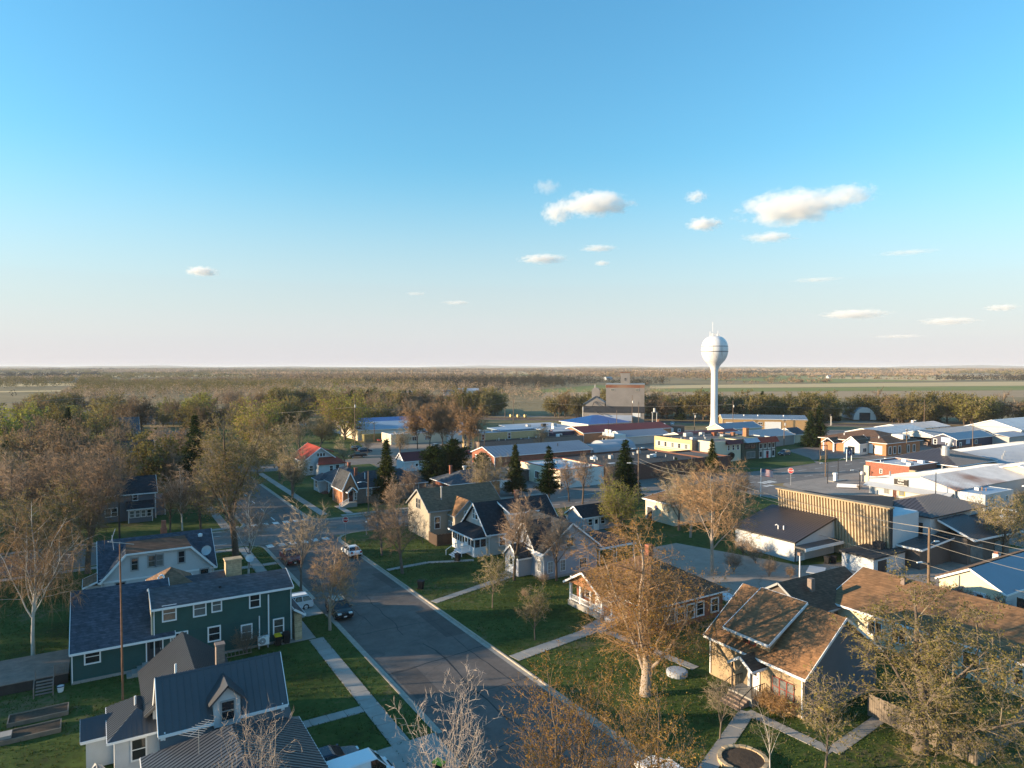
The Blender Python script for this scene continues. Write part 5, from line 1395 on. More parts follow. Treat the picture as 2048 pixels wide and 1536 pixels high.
T.part("lean_to_wall", MB().box(-12, 7.4, -9.4, -5.1, 0, 2.9), "buff_brick")
T.part("lean_to_roof", MB().slab([(-12.2, -9.8, 2.9), (7.6, -9.8, 2.9), (7.6, -5.1, 5.2), (-12.2, -5.1, 5.2)], 0.15), "metal_silver")
for x in (-8, -1.5, 5.2):
    window(T, '-y', x, -9.42, 1.2, 2.2, 1.1, 0.08, "trim_white", "glass_pale", 'one')
for x in (-1.6, 9.8):
    window(T, '-y', x, -0.06, 16.4, 1.6, 0.9, 0.06, "cream_lap", "glass_pale", 'one')
T.part("loading_door", MB().box(7.6, 11.5, -5.12, -5.02, 4.4, 6.4), "door_white")
T.part("grain_spout", MB().tube([(-9.8, 0.9, 11.2), (-6, -3, 9.2)], 0.14, 8).tube([(-10.4, 0.9, 11.0), (-13.4, -5.2, 3.0)], 0.14, 8).tube([(-10, -5.3, 6.9), (-5.5, -8, 5.2)], 0.14, 8), "trim_dark")
for k, x in enumerate((-15.4,)):
    T.part("dust_pipe", MB().tube([(x, -3, 0), (x, -3, 8.8)], 0.35, 10), "galvanised")

# brick bank with hip roof
T = Thing("bank", "orange brick bank with brown hip roof and white gabled entrance", "bank", (218, 131, 0))
hip(T, 210.5, 230, 120.6, 143, 0, 3.9, 7.0, "orange_brick", "shingle_darkbrown", over=0.7)
gable(T, 205.6, 212, 126.4, 131.6, 0, 3.6, 5.6, 'x', "white_plaster", "shingle_darkbrown", over=0.3, rake=0.3)
gable(T, 206.4, 212, 135.6, 139.6, 0, 3.0, 4.4, 'x', "orange_brick", "shingle_darkbrown", over=0.3, rake=0.3, walls=False)
for y in (135.8, 139.4):
    block(T, "porch_post", "trim_white", 206.5, 206.9, y - 0.2, y + 0.2, 0, 3)
T.part("doorway", MB().box(205.5, 205.6, 127.9, 130.1, 0, 2.5), "glass")
T.part("panel", MB().box(210.38, 210.48, 121.8, 124.2, 0.4, 3.0).box(210.38, 210.48, 124.8, 126.2, 0.4, 3.4).box(210.38, 210.48, 132.2, 133.4, 0.8, 3.4), "trim_white")
window(T, '-x', 205.58, 131.0, 4.0, 0.1, 0.1, 0.02); window(T, '-y', 208.5, 126.38, 0.8, 1.8, 1.2, 0.1, style='slide')
for x in (212.6, 215.2, 218, 223, 226.4):
    window(T, '-y', x, 120.58, 0.5, 1.2, 2.2, 0.15, "trim_white", "glass", 'one')
T.part("dormer", MB().box(221, 225, 121.2, 125, 4.6, 6.0), "white_plaster"); window(T, '-y', 223, 121.18, 4.7, 1.8, 1.0, 0.1, style='slide')
for x, y in ((213.2, 124.5), (213.0, 129.5), (213.5, 136.5)):
    vent(T, x, y, 5.4, 0.4, 0.15)

# navy building and lumber sheds, warehouse at the right
T = Thing("office", "navy blue clad office with brick base and hanging signs", "office", (258, 121, 0))
gable(T, 246.6, 272, 117.6, 125.4, 0, 3.5, 5.0, 'x', "navy_lap", "metal_bluegrey", over=0.4, rake=0.4)
T.part("brick_base", MB().box(246.5, 264, 117.5, 125.5, 0, 1.1), "red_brick")
block(T, "sign_board", "sign_paleblue", 246.35, 246.5, 119.3, 122.2, 2.3, 3.9)
window(T, '-x', 246.58, 124.2, 1.4, 0.9, 1.6, 0.15); window(T, '-x', 246.58, 119.6, 1.2, 2.2, 0.9, 0.15, style='slide')
door(T, '-y', 249.4, 117.55, 0, 1.1, 2.3); block(T, "sign_board", "sign_paleblue", 253, 255.6, 117.4, 117.55, 1.6, 3.1)
window(T, '-y', 260, 117.55, 1.4, 1.6, 1.2, 0.1, style='slide')
for k, (lab, x0, x1, y0, y1, ze, zr, ro) in enumerate((
    ("open lumber shed with pale blue roof behind the bank", 236, 268, 138, 150, 4.0, 5.6, "metal_paleblue"),
    ("long grey-roofed lumber shed beside the navy office", 250, 292, 127, 137, 3.8, 5.2, "metal_bluegrey"),
    ("silver-roofed storage shed near the railway", 268, 300, 146, 158, 3.6, 5.0, "metal_silver"))):
    T = Thing("lumber_shed", lab, "shed", ((x0 + x1) / 2, (y0 + y1) / 2, 0))
    gable(T, x0, x1, y0, y1, 0, ze, zr, 'x', "brown_lap", ro, over=0.5, rake=0.3, walls=False, ribs=0.9)
    T.part("back_wall", MB().box(x0, x1, y1 - 0.3, y1, 0, ze), "brown_lap")
    T.part("end_gable", MB().prism([(x0, y0, ze - 0.9), (x0, y1, ze - 0.9), (x0, y1, ze), (x0, (y0 + y1) / 2, zr), (x0, y0, ze)], [(x0 + 0.2, y0, ze - 0.9), (x0 + 0.2, y1, ze - 0.9), (x0 + 0.2, y1, ze), (x0 + 0.2, (y0 + y1) / 2, zr), (x0 + 0.2, y0, ze)]), "pale_lap")
    for i in range(int((x1 - x0) / 5) + 1):
        for y in (y0 + 0.1,):
            block(T, "post", "wood_dark", x0 + i * 5, x0 + i * 5 + 0.25, y, y + 0.25, 0, ze)
    for i in range(5):
        block(T, "lumber_stack", "wood_deck", x0 + 1 + i * 5.2, x0 + 5 + i * 5.2, y0 + 2, y0 + 6, 0, 1.2 + 0.5 * (i % 3))
T = Thing("warehouse", "large cream-walled warehouse with pale roof at the right edge", "warehouse", (310, 125, 0))
gable(T, 288, 336, 115.5, 134.5, 0, 4.8, 7.8, 'x', "pale_lap", "metal_paleblue", over=0.4, rake=0.3, ribs=0.9)
T.part("side_shed", MB().box(272, 300, 112.5, 117.5, 0, 3.4), "grey_metal"); plate(T, [(271.5, 112, 3.4), (300, 112, 3.4), (300, 117.6, 4.4), (271.5, 117.6, 4.4)], "metal_silver", 0.15)
T = Thing("quonset_hut", "white-fronted arched hut among the trees beyond the tracks", "hut", (338, 205, 0), -0.75, local=True)
ring = [(5.5 * math.cos(a), 0.5 + 6.5 * math.sin(a)) for a in [math.pi * i / 14 for i in range(15)]]
T.part("shell", MB().prism([(x, 0, z) for x, z in ring], [(x, 22, z) for x, z in ring]), "metal_silver")
T.part("front", MB().prism([(x * 0.98, -0.1, z * 0.98) for x, z in ring], [(x * 0.98, -0.01, z * 0.98) for x, z in ring]), "white_plaster")
block(T, "doorway", "door_dark", -2.6, 2.6, -0.2, -0.12, 0, 4.2)

# brick garage, maroon hip, auto parts store
T = Thing("shop", "red brick shop with white parapet roof behind the white store", "shop", (166, 91, 0))
flat(T, 159.6, 172, 86, 96.4, 0, 5.0, "red_brick", "membrane_white", 0.4, cap="trim_white")
roof_clutter(T, 161, 170, 88, 95, 4.68, 5, 8)
window(T, '-x', 159.58, 92.6, 2.6, 0.5, 0.9, 0.1); window(T, '-x', 159.58, 93.4, 0.3, 1.4, 1.2, 0.1, style='slide')
T.part("side_wall", MB().box(159.5, 160.4, 84.6, 86, 0, 4.2), "tan_lap")
T.part("pilaster", MB().box(159.2, 159.6, 95.4, 96.6, 0, 4.0), "cream_plaster")
T.part("roof_unit", MB().box(162, 163.4, 87, 88, 4.7, 5.5), "galvanised")
T = Thing("shop", "maroon metal hip roof with large galvanised chimney vent", "shop", (176, 90, 0))
hip(T, 172.2, 190, 82, 98, 0, 4.6, 7.6, "brown_lap", "metal_darkbrown", over=0.7, ribs=0.8)
T.part("vent_stack", MB().lathe([(0.9, 0), (0.9, 2.4), (0.75, 2.6), (0.75, 3.2), (0.0, 3.3)], 16, (177.0, 86.8, 5.4)).tube([(177.6, 86.6, 7.8), (178.6, 86.2, 10.2)], [0.35, 0.5], 12), "galvanised")
T = Thing("shop", "long pale silver roof with cream wall beyond the maroon hip roof", "shop", (205, 92, 0))
gable(T, 190.5, 250, 80, 101, 0, 4.0, 5.6, 'x', "cream_plaster", "metal_silver", over=0.5, rake=0.5, ribs=1.2)
gable(T, 178, 250, 64, 79.4, 0, 3.9, 5.6, 'x', "cream_plaster", "metal_white", over=0.5, rake=0.5, ribs=1.2)
for q in range(7):
    vent(T, 196 + q * 5.5, 82.5 + (q % 3) * 2, 4.9, 0.6, 0.16, "galvanised"); vent(T, 184 + q * 6, 67.0 + (q % 2) * 1.6, 4.9, 0.6, 0.16, "trim_grey")
T = Thing("auto_parts_store", "white corrugated store with sloped awning and black sign", "store", (156, 76, 0))
prof = [(87.0, 0), (87.0, 3.3), (76.4, 5.0), (69.6, 3.3), (69.6, 0)]
T.part("wall", MB().prism([(146, y, z) for y, z in prof], [(182, y, z) for y, z in prof]), "white_metal")
plate(T, [(145.8, 87.3, 3.4), (182, 87.3, 3.4), (182, 76.4, 5.15), (145.8, 76.4, 5.15)], "metal_white", 0.15, ribs=0.9)
plate(T, [(145.8, 69.2, 3.35), (182, 69.2, 3.35), (182, 76.4, 5.15), (145.8, 76.4, 5.15)], "metal_rusty", 0.15, ribs=0.9)
T.part("front_parapet", MB().prism([(145.8, 87.2, 0), (145.8, 87.2, 3.8), (145.8, 77.5, 4.3), (145.8, 69.6, 3.4), (145.8, 69.6, 0)], [(146.0, 87.2, 0), (146.0, 87.2, 3.8), (146.0, 77.5, 4.3), (146.0, 69.6, 3.4), (146.0, 69.6, 0)]), "white_metal")
T.part("awning", MB().slab([(144.0, 87.6, 1.95), (144.0, 69.8, 1.95), (145.8, 69.8, 2.7), (145.8, 87.6, 2.7)], 0.1), "metal_white")
flat(T, 146.4, 158, 64.4, 69.5, 0, 3.2, "white_metal", "metal_paleblue", 0.15)
roof_clutter(T, 148, 156, 65.4, 68.6, 3.12, 3, 9)
for x in (149.6, 155):
    window(T, '-y', x, 64.38, 1.4, 0.9, 0.8, 0.08, style='slide')
window(T, '-x', 145.78, 83.3, 0.6, 0.9, 1.1, 0.08, "trim_grey", "glass_pale", 'grid'); window(T, '-x', 145.78, 80.0, 0.6, 1.1, 1.1, 0.08, "yellow_lid", "glass_pale", 'one'); window(T, '-x', 145.78, 74.5, 0.6, 1.4, 1.0, 0.08, style='slide')
door(T, '-x', 145.78, 81.5, 0, 0.9, 1.9, "door_brown", lite=False)
sg = T.part("sign_board", MB().box(145.55, 145.78, 78.7, 81.6, 2.75, 4.15), "sign_black")
tm = T.place("lettering", text_mesh("Auto\nValue", 0.62, "sign_white", bold=0.0), (145.53, 80.15, 3.7), -math.pi / 2, sg)
tm.location = (145.53 - T.off[0], 80.15 - T.off[1], 3.55); tm.rotation_euler = (math.pi / 2, 0, -math.pi / 2)
T.part("sign_border", MB().box(145.52, 145.55, 78.75, 81.55, 2.78, 2.84).box(145.52, 145.55, 78.75, 81.55, 4.06, 4.12), "sign_white", sg)
for x, y in ((150, 85), (168, 83)):
    vent(T, x, y, 4.0, 0.8, 0.18, "galvanised")
T = Thing("shed", "shed with rusty red-striped roof at the right edge behind the store", "shed", (178, 62, 0))
gable(T, 162, 196, 55, 64, 0, 3.6, 5.0, 'x', "white_metal", "metal_rusty", over=0.4, rake=0.3, ribs=0.8)
window(T, '-y', 166, 54.98, 1.4, 1.4, 1.0, 0.1, style='slide')

# metal-clad hall with tall fluted tan facade
T = Thing("community_hall", "white lap-sided hall with tall fluted tan facade and dark metal roofs", "hall", (98, 62, 0))
T.part("wall", MB().box(94.7, 101.4, 53.2, 71.4, 0, 7.0), "white_lap")
T.part("flat_roof", MB().prism([(94.7, 53.4, 7.0), (108.6, 60.8, 7.0), (101.6, 67.0, 7.0), (101.4, 71.6, 7.0), (94.7, 71.6, 7.0)], [(94.7, 53.4, 7.25), (108.6, 60.8, 7.25), (101.6, 67.0, 7.25), (101.4, 71.6, 7.25), (94.7, 71.6, 7.25)]), "membrane_black")
fl = MB()
n = 38
prof_ = [(0.0, 0.0), (0.30, 0.0), (0.42, 0.30), (0.80, 0.30), (0.92, 0.0)]
pts_ = [(53.2 + (71.4 - 53.2) * (i + t) / n, o_) for i in range(n) for t, o_ in prof_] + [(71.4, 0.0)]
for (ya, oa), (yb, ob_) in zip(pts_, pts_[1:]):
    fl.poly([(94.7 - oa, ya, 0.2), (94.7 - ob_, yb, 0.2), (94.05 - ob_, yb, 8.2), (94.05 - oa, ya, 8.2)])
fl.box(94.45, 94.7, 53.2, 71.4, 0.2, 8.15)
T.part("fluted_facade", fl, "tan_fluted")
T.part("facade_cap", MB().box(93.6, 94.75, 53.0, 71.6, 8.2, 8.4), "tan_lap")
T.part("facade_end", MB().prism([(94.4, 53.15, 0.2), (94.7, 53.15, 0.2), (94.7, 53.15, 8.2), (93.85, 53.15, 8.2)], [(94.4, 53.2, 0.2), (94.7, 53.2, 0.2), (94.7, 53.2, 8.2), (93.85, 53.2, 8.2)]), "trim_dark")
T.part("low_wall", MB().prism([(84.9, 61.6, 0), (94.2, 61.6, 0), (94.2, 61.6, 5.3), (84.9, 61.6, 3.0)], [(84.9, 72.2, 0), (94.2, 72.2, 0), (94.2, 72.2, 5.3), (84.9, 72.2, 3.0)]), "white_lap")
plate(T, [(84.5, 61.2, 3.05), (84.5, 72.6, 3.05), (94.15, 72.6, 5.5), (94.15, 61.2, 5.5)], "metal_darkbrown", 0.16, ribs=0.45, trim="trim_dark")
vent(T, 87.2, 65.2, 3.7, 0.6, 0.09); T.part("white_ubend_pipe", MB().tube([(87.0, 66.0, 3.5), (87.0, 66.0, 4.2), (86.85, 66.15, 4.35), (86.7, 66.3, 4.2)], 0.08, 8), "trim_white")
T.part("canopy", MB().box(84.8, 93.8, 59.9, 61.6, 2.15, 2.4), "metal_charcoal"); T.part("canopy_fascia", MB().box(84.8, 93.8, 59.84, 59.9, 1.9, 2.35), "trim_white")
door(T, '-y', 86.4, 61.58, 0, 0.95, 2.0, "door_white", lite=False)
for x in (88.4, 90.6, 92.7):
    window(T, '-y', x, 61.58, 1.2, 1.1, 0.55, 0.04, "trim_dark", "glass", 'one')
T.part("corner_trim", MB().box(84.84, 84.98, 61.5, 61.6, 0, 3.0), "trim_dark")
hip(T, 102.6, 118.0, 52.2, 61.6, 0, 6.2, 7.9, "white_lap", "metal_darkbrown", over=0.5, ribs=0.6, trim="trim_dark")
T.part("link_wall", MB().box(101.4, 102.6, 54.0, 60.5, 0, 6.9), "white_lap")
T.part("clerestory", MB().box(102.48, 102.6, 53.2, 57.4, 3.4, 5.2), "glass")
mm = MB()
for y in (54.0, 54.9, 55.7, 56.6):
    mm.box(102.42, 102.5, y - 0.05, y + 0.05, 3.4, 5.2)
T.part("mullion", mm, "trim_dark")
T.part("wing_wall", MB().box(96.2, 109, 50.2, 56.0, 0, 3.0), "brown_lap")
plate(T, [(95.7, 49.7, 3.05), (95.7, 56.4, 3.05), (109.2, 56.4, 4.0), (109.2, 49.7, 4.0)], "metal_charcoal", 0.2, ribs=0.5, trim="trim_white")
T.part("entrance_wall", MB().box(104.2, 116.6, 48.0, 52.1, 0, 3.8), "brown_lap"); block(T, "entrance_glass", "glass_pale", 105.0, 108.4, 47.9, 48.0, 0.3, 2.6); block(T, "entrance_glass", "glass_pale", 112, 115, 47.9, 48.0, 0.3, 2.4)
plate(T, [(103.8, 46.9, 3.9), (111.2, 46.5, 3.9), (111.2, 51.8, 5.9), (103.8, 51.8, 5.9)], "metal_charcoal", 0.2, ribs=0.5, trim="trim_white")
plate(T, [(111.4, 46.8, 3.7), (117.2, 46.4, 3.7), (117.2, 51.8, 5.4), (111.4, 51.8, 5.4)], "metal_charcoal", 0.2, ribs=0.5, trim="trim_white")
T.part("gate_post", MB().box(100.6, 101.3, 42.6, 43.3, 0, 3.4), "white_plaster"); T.part("gate_post_cap", MB().box(100.7, 101.2, 42.7, 43.2, 3.4, 3.7), "red_brick")
# small flat shed in front
T = Thing("shed", "small white flat-roofed shed with dark garage door before the fluted facade", "shed", (92, 54, 0))
T.part("wall", MB().box(88, 95.6, 51.9, 56.4, 0, 2.35), "white_lap")
T.part("roof", MB().box(87.7, 95.62, 51.6, 56.7, 2.35, 2.6), "membrane_black")
door(T, '-y', 89.9, 51.88, 0, 2.2, 2.0, "door_dark", lite=False)
T.part("condenser", MB().box(92.6, 93.8, 53.6, 54.8, 2.6, 3.5).box(94.2, 95.2, 54.4, 55.4, 2.6, 3.4), "trim_dark")
T.part("meter", MB().box(87.9, 88.0, 55.4, 55.7, 1.0, 1.5), "trim_grey")
# cream garage
T = Thing("garage", "cream gabled garage with blue-grey roof at the right edge", "garage", (95, 39, 0))
gable(T, 86, 106, 35.7, 42.6, 0, 2.75, 4.6, 'x', "cream_lap", "metal_bluegrey", over=0.3, rake=0.35, ribs=0.0)
T.part("side_cladding", MB().box(86.05, 106, 35.66, 35.7, 0, 2.7), "white_lap")
door(T, '-x', 85.98, 38.2, 0, 1.1, 2.1); window(T, '-y', 90.5, 35.64, 1.7, 0.5, 0.5, 0.06)
T.part("meter_pipe", MB().tube([(85.9, 40.4, 0.2), (85.9, 40.4, 3.6)], 0.05, 6).box(85.75, 85.95, 40.1, 40.7, 1.1, 1.7), "trim_grey")
T.part("ridge_strip", MB().slab([(85.6, 42.9, 2.95), (106, 42.9, 2.95), (106, 39.3, 4.82), (85.6, 39.3, 4.82)], 0.08), "shingle_tan")
# long brown-roofed house
T = Thing("house", "long low cream house with brown roof behind the olive tree", "house", (70, 35, 0))
gable(T, 66.2, 79, 18, 43.6, 0, 3.3, 5.6, 'y', "cream_lap", "shingle_brown", over=0.5, rake=0.4)
gable(T, 61.2, 72, 42.8, 49.4, 0, 3.1, 5.2, 'x', "brown_lap", "shingle_darkbrown", over=0.5, rake=0.4, trim="trim_grey")
for y in (26, 30, 33.6, 36.4, 38.8):
    window(T, '-x', 66.18, y, 1.2, 1.3, 1.3, 0.1, style='slide')
window(T, '-y', 64.6, 42.78, 1.2, 1.2, 1.2, 0.1, style='slide')
T.part("chimney", MB().box(64.0, 64.6, 44.4, 44.9, 3.4, 5.6), "grey_brick"); T.part("chimney", MB().box(71.4, 71.8, 38.8, 39.2, 4.6, 6.1), "grey_brick")
# cream shop by the trees
T = Thing("shop", "cream wall shop with rusty brown roof half hidden behind bare trees", "shop", (90, 90, 0))
T.part("wall", MB().box(86, 96, 86.4, 93.8, 0, 3.9), "cream_plaster")
plate(T, [(85.5, 85.9, 3.9), (85.5, 94.2, 3.9), (96.5, 94.2, 5.4), (96.5, 85.9, 5.4)], "shingle_brown", 0.18, trim="trim_white")
door(T, '-x', 85.98, 92.6, 0, 1.3, 2.4, "door_dark", lite=False); T.part("round_sign", MB().tube([(85.96, 91.0, 2.6), (85.9, 91.0, 2.6)], 0.4, 14), "sign_blue")
# ------------------------------------------------------------------ vehicles
_wh = {}
def wheel_meshes(r, w):
    if (r, w) not in _wh:
        t = MB().lathe([(r * 0.62, -w / 2), (r * 0.95, -w / 2), (r, -w * 0.3), (r, w * 0.3), (r * 0.95, w / 2), (r * 0.62, w / 2)], 20)
        rim = MB().lathe([(0.0, w * 0.34), (r * 0.2, w * 0.42), (r * 0.45, w * 0.33), (r * 0.63, w * 0.45), (r * 0.63, -w * 0.45), (0, -w * 0.45)], 20)
        _wh[(r, w)] = (t.mesh("tyre", "rubber"), rim.mesh("rim", "rim"))
    return _wh[(r, w)]
def rounded(pts, k=0.18):
    """cut the corners of a closed 2-D outline"""
    out = []
    n = len(pts)
    for i in range(n):
        p, a, b = Vector(pts[i]), Vector(pts[i - 1]), Vector(pts[(i + 1) % n])
        da, db = (a - p), (b - p)
        out.append(tuple(p + da.normalized() * min(k, da.length * 0.3))); out.append(tuple(p + db.normalized() * min(k, db.length * 0.3)))
    return out
def vehicle(kind, name, label, paint, x, y, heading, z=0.01):
    """heading: direction of the bonnet, radians counter-clockwise from +X"""
    D = {'suv': (4.6, 1.86, 0.36), 'sedan': (4.6, 1.78, 0.32), 'pickup': (5.4, 1.95, 0.39), 'van': (5.3, 2.0, 0.36)}[kind]
    Lh, W, wr = D[0] / 2, D[1] / 2, D[2]
    T = Thing(name, label, {'suv': 'car', 'sedan': 'car', 'pickup': 'pickup truck', 'van': 'van'}[kind], (x, y, z), heading, local=True)
    if kind == 'suv':
        prof = [(-Lh, 0.42), (-Lh + 0.02, 0.95), (-Lh + 0.12, 1.08), (1.05, 1.04), (1.75, 0.95), (Lh - 0.12, 0.80), (Lh, 0.62), (Lh - 0.05, 0.32), (-Lh + 0.12, 0.3)]
        cab = (-Lh + 0.1, 1.12, -Lh + 0.55, 0.35, 1.04, 1.68)
    elif kind == 'sedan':
        prof = [(-Lh, 0.45), (-Lh + 0.05, 0.88), (-Lh + 0.5, 0.96), (1.0, 0.92), (1.75, 0.80), (Lh - 0.1, 0.68), (Lh, 0.52), (Lh - 0.05, 0.28), (-Lh + 0.1, 0.28)]
        cab = (-1.65, 1.05, -0.95, 0.2, 0.93, 1.42)
    elif kind == 'van':
        prof = [(-Lh, 0.42), (-Lh + 0.03, 1.15), (1.7, 1.15), (2.2, 1.02), (Lh - 0.08, 0.8), (Lh, 0.6), (Lh - 0.05, 0.34), (-Lh + 0.1, 0.32)]
        cab = (-Lh + 0.06, 2.15, -Lh + 0.3, 1.35, 1.14, 1.95)
    else:
        prof = [(-Lh, 0.5), (-Lh + 0.02, 1.1), (0.0, 1.1), (1.15, 1.12), (1.9, 1.06), (Lh - 0.1, 0.95), (Lh, 0.75), (Lh - 0.05, 0.42), (-Lh + 0.1, 0.42)]
        cab = (-0.75, 1.25, -0.55, 0.55, 1.1, 1.82)
    prof = rounded(prof, 0.09)
    m = MB(); k = len(prof)
    lay = [(-W, 0.965), (-W + 0.1, 1.0), (W - 0.1, 1.0), (W, 0.965)]
    for yy, s in lay:
        m.v += [(px * (0.99 if s < 1 else 1), yy, 0.65 + (pz - 0.65) * s) for px, pz in prof]
    for i in range(3):
        for j in range(k):
            a, b = i * k + j, i * k + (j + 1) % k
            m.f.append((a, b, b + k, a + k))
    m.f.append(tuple(range(k - 1, -1, -1))); m.f.append(tuple(range(3 * k, 4 * k)))
    body = T.part("body", m, paint)
    a0, a1, b0, b1, zb, zt = cab
    wb, wt = W - 0.05, W - 0.22
    T.part("side_glass", MB().prism([(a0, -wb, zb), (a1, -wb, zb), (a1, wb, zb), (a0, wb, zb)], [(b0, -wt, zt - 0.05), (b1, -wt, zt - 0.05), (b1, wt, zt - 0.05), (b0, wt, zt - 0.05)]), "glass_car", body)
    r_ = MB().prism([(b0 - 0.06, -wt - 0.03, zt - 0.07), (b1 + 0.06, -wt - 0.03, zt - 0.07), (b1 + 0.06, wt + 0.03, zt - 0.07), (b0 - 0.06, wt + 0.03, zt - 0.07)], [(b0 + 0.08, -wt + 0.08, zt + 0.01), (b1 - 0.12, -wt + 0.08, zt + 0.01), (b1 - 0.12, wt - 0.08, zt + 0.01), (b0 + 0.08, wt - 0.08, zt + 0.01)])
    T.part("roof", r_, paint, body)
    pl = MB()
    for s in (-1, 1):
        for t in (0.0, 0.34, 0.66, 1.0) if kind in ('suv', 'van') else ((0.0, 0.5, 1.0) if kind == 'sedan' else (0.0, 1.0)):
            p = Vector((a0 + (a1 - a0) * t, s * (wb + 0.01), zb)); q = Vector((b0 + (b1 - b0) * t, s * (wt + 0.01), zt - 0.05))
            pl.bar(p, q, 0.055, 0.04, up=(0, 1, 0))
    T.part("pillars", pl, paint, body)
    if kind == 'van':
        T.part("side_panel", MB().prism([(a0, -wb - 0.01, zb), (0.9, -wb - 0.01, zb), (0.9, wb + 0.01, zb), (a0, wb + 0.01, zb)], [(b0, -wt - 0.01, zt - 0.06), (0.9, -wt - 0.01, zt - 0.06), (0.9, wt + 0.01, zt - 0.06), (b0, wt + 0.01, zt - 0.06)]), paint, body)
    if kind == 'pickup':
        T.part("bed_liner", MB().box(-Lh + 0.12, -0.85, -W + 0.14, W - 0.14, 1.09, 1.115), "black_plastic", body)
    if kind == 'suv':
        T.part("roof_rail", MB().bar((b0 + 0.1, -wt + 0.06, zt + 0.05), (b1 - 0.2, -wt + 0.06, zt + 0.05), 0.05, 0.05).bar((b0 + 0.1, wt - 0.06, zt + 0.05), (b1 - 0.2, wt - 0.06, zt + 0.05), 0.05, 0.05), "rim", body)
    zl = prof[10][1] if False else (0.78 if kind != 'sedan' else 0.62)
    for s in (-1, 1):
        T.part("headlight", MB().box(Lh - 0.26, Lh - 0.03, s * (W - 0.32) - 0.2, s * (W - 0.32) + 0.2, zl - 0.08, zl + 0.07), "lamp_glass", body)
        T.part("tail_light", MB().box(-Lh - 0.015, -Lh + 0.1, s * (W - 0.2) - 0.13, s * (W - 0.2) + 0.13, 0.72, 1.0), "taillight", body)
        T.part("mirror", MB().box(a1 - 0.25, a1 - 0.1, s * (W + 0.08) - 0.1, s * (W + 0.08) + 0.1, zb, zb + 0.16), paint, body)
    T.part("grille", MB().box(Lh - 0.08, Lh + 0.012, -W + 0.55, W - 0.55, 0.5, zl + 0.02), "black_plastic", body)
    T.part("bumper", MB().box(Lh - 0.1, Lh + 0.03, -W + 0.15, W - 0.15, 0.32, 0.46).box(-Lh - 0.03, -Lh + 0.1, -W + 0.15, W - 0.15, 0.34, 0.5), "black_plastic", body)
    T.part("number_plate", MB().box(Lh + 0.032, Lh + 0.045, -0.16, 0.16, 0.42, 0.54).box(-Lh - 0.05, -Lh - 0.032, -0.16, 0.16, 0.55, 0.68), "sign_white", body)
    ty, ri = wheel_meshes(wr, 0.24)
    for ax in (-Lh * 0.62, Lh * 0.64):
        for s in (-1, 1):
            wt_ = ob("wheel", ty, T.o, (ax, s * (W - 0.1), wr), (R(-90) * s, 0, 0))
            ob("rim", ri, wt_)
    return T
PI = math.pi
vehicle('suv', "parked_car", "black SUV parked at the kerb facing the camera", "car_black", 23.15, 75.4, -PI / 2)
vehicle('suv', "parked_car", "white SUV backed out of the driveway beside the green house", "car_white", 18.9, 79.6, PI)
vehicle('pickup', "pickup_truck", "red pickup truck parked on the avenue near the crosswalk", "car_red", 23.6, 99.6, -PI / 2)
vehicle('sedan', "parked_car", "white sedan at the right kerb near the corner stop sign", "car_white", 32.2, 98.6, PI / 2)
vehicle('van', "parked_van", "white van on the driveway at the bottom edge", "car_white", 14.2, 43.4, 0.05, 0.14)
vehicle('sedan', "parked_car", "dark car on the driveway beside the white van", "car_navy", 13.4, 46.2, 0.0, 0.14)
vehicle('sedan', "parked_car", "white car at the bottom edge under the orange-budded tree", "car_white", 32.3, 33.0, PI / 2)
vehicle('pickup', "pickup_truck", "black pickup truck on the side street beyond the red-roofed house", "car_black", 68.5, 203.6, PI)
vehicle('suv', "parked_car", "dark SUV in the gravel lot behind the black pickup", "car_navy", 74.5, 214.0, 0.1)
vehicle('suv', "parked_car", "farther dark SUV in the gravel lot", "car_black", 74.5, 221.0, 0.1)
vehicle('pickup', "pickup_truck", "brown pickup by the olive container", "car_red", 91.5, 241.0, 0.1)
vehicle('suv', "parked_car", "teal blue SUV parked beside the half-timbered shop", "car_teal", 185.2, 138.6, PI + 0.1)
vehicle('sedan', "moving_car", "white sedan on the main road at the far right", "car_white", 256.0, 110.4, PI - 0.05)
vehicle('sedan', "parked_car", "white car beside the railway left of the tower", "car_white", 235.5, 238.5, 0.8)
vehicle('sedan', "parked_car", "dark red car beside the red brick garage", "car_red", 101.0, 190.8, 0.1)
vehicle('sedan', "parked_car", "pale car under the tall bare tree clump", "car_silver", 100.0, 214.0, 0.3)
vehicle('pickup', "pickup_truck", "white pickup half hidden by trees at the far left", "car_white", -20.0, 240.5, 0.05)
vehicle('sedan', "moving_car", "silver car far up the avenue", "car_silver", 25.0, 228.0, -PI / 2)
# flatbed work truck
T = Thing("flatbed_truck", "white flatbed truck with grey bed beside the white store", "truck", (140, 57.5, 0), PI + 0.25, local=True)
cabm = rounded([(0.6, 0.6), (0.6, 2.5), (1.7, 2.5), (2.1, 1.65), (3.3, 1.45), (3.45, 0.6)], 0.12)
T.part("cab", MB().prism([(x, -1.1, z) for x, z in cabm], [(x, 1.1, z) for x, z in cabm]), "car_white")
T.part("windscreen", MB().slab([(1.78, -0.95, 2.42), (1.78, 0.95, 2.42), (2.14, 0.95, 1.68), (2.14, -0.95, 1.68)], 0.04), "glass_car")
T.part("side_glass", MB().box(0.9, 1.7, -1.12, 1.12, 1.65, 2.3), "glass_car")
T.part("flatbed", MB().box(-4.6, 0.5, -1.2, 1.2, 0.95, 1.15), "black_metal")
ty, ri = wheel_meshes(0.48, 0.3)
for ax in (-3.2, 2.6):
    for s in (-1, 1):
        w_ = ob("wheel", ty, T.o, (ax, s * 0.95, 0.48), (R(-90) * s, 0, 0)); ob("rim", ri, w_)
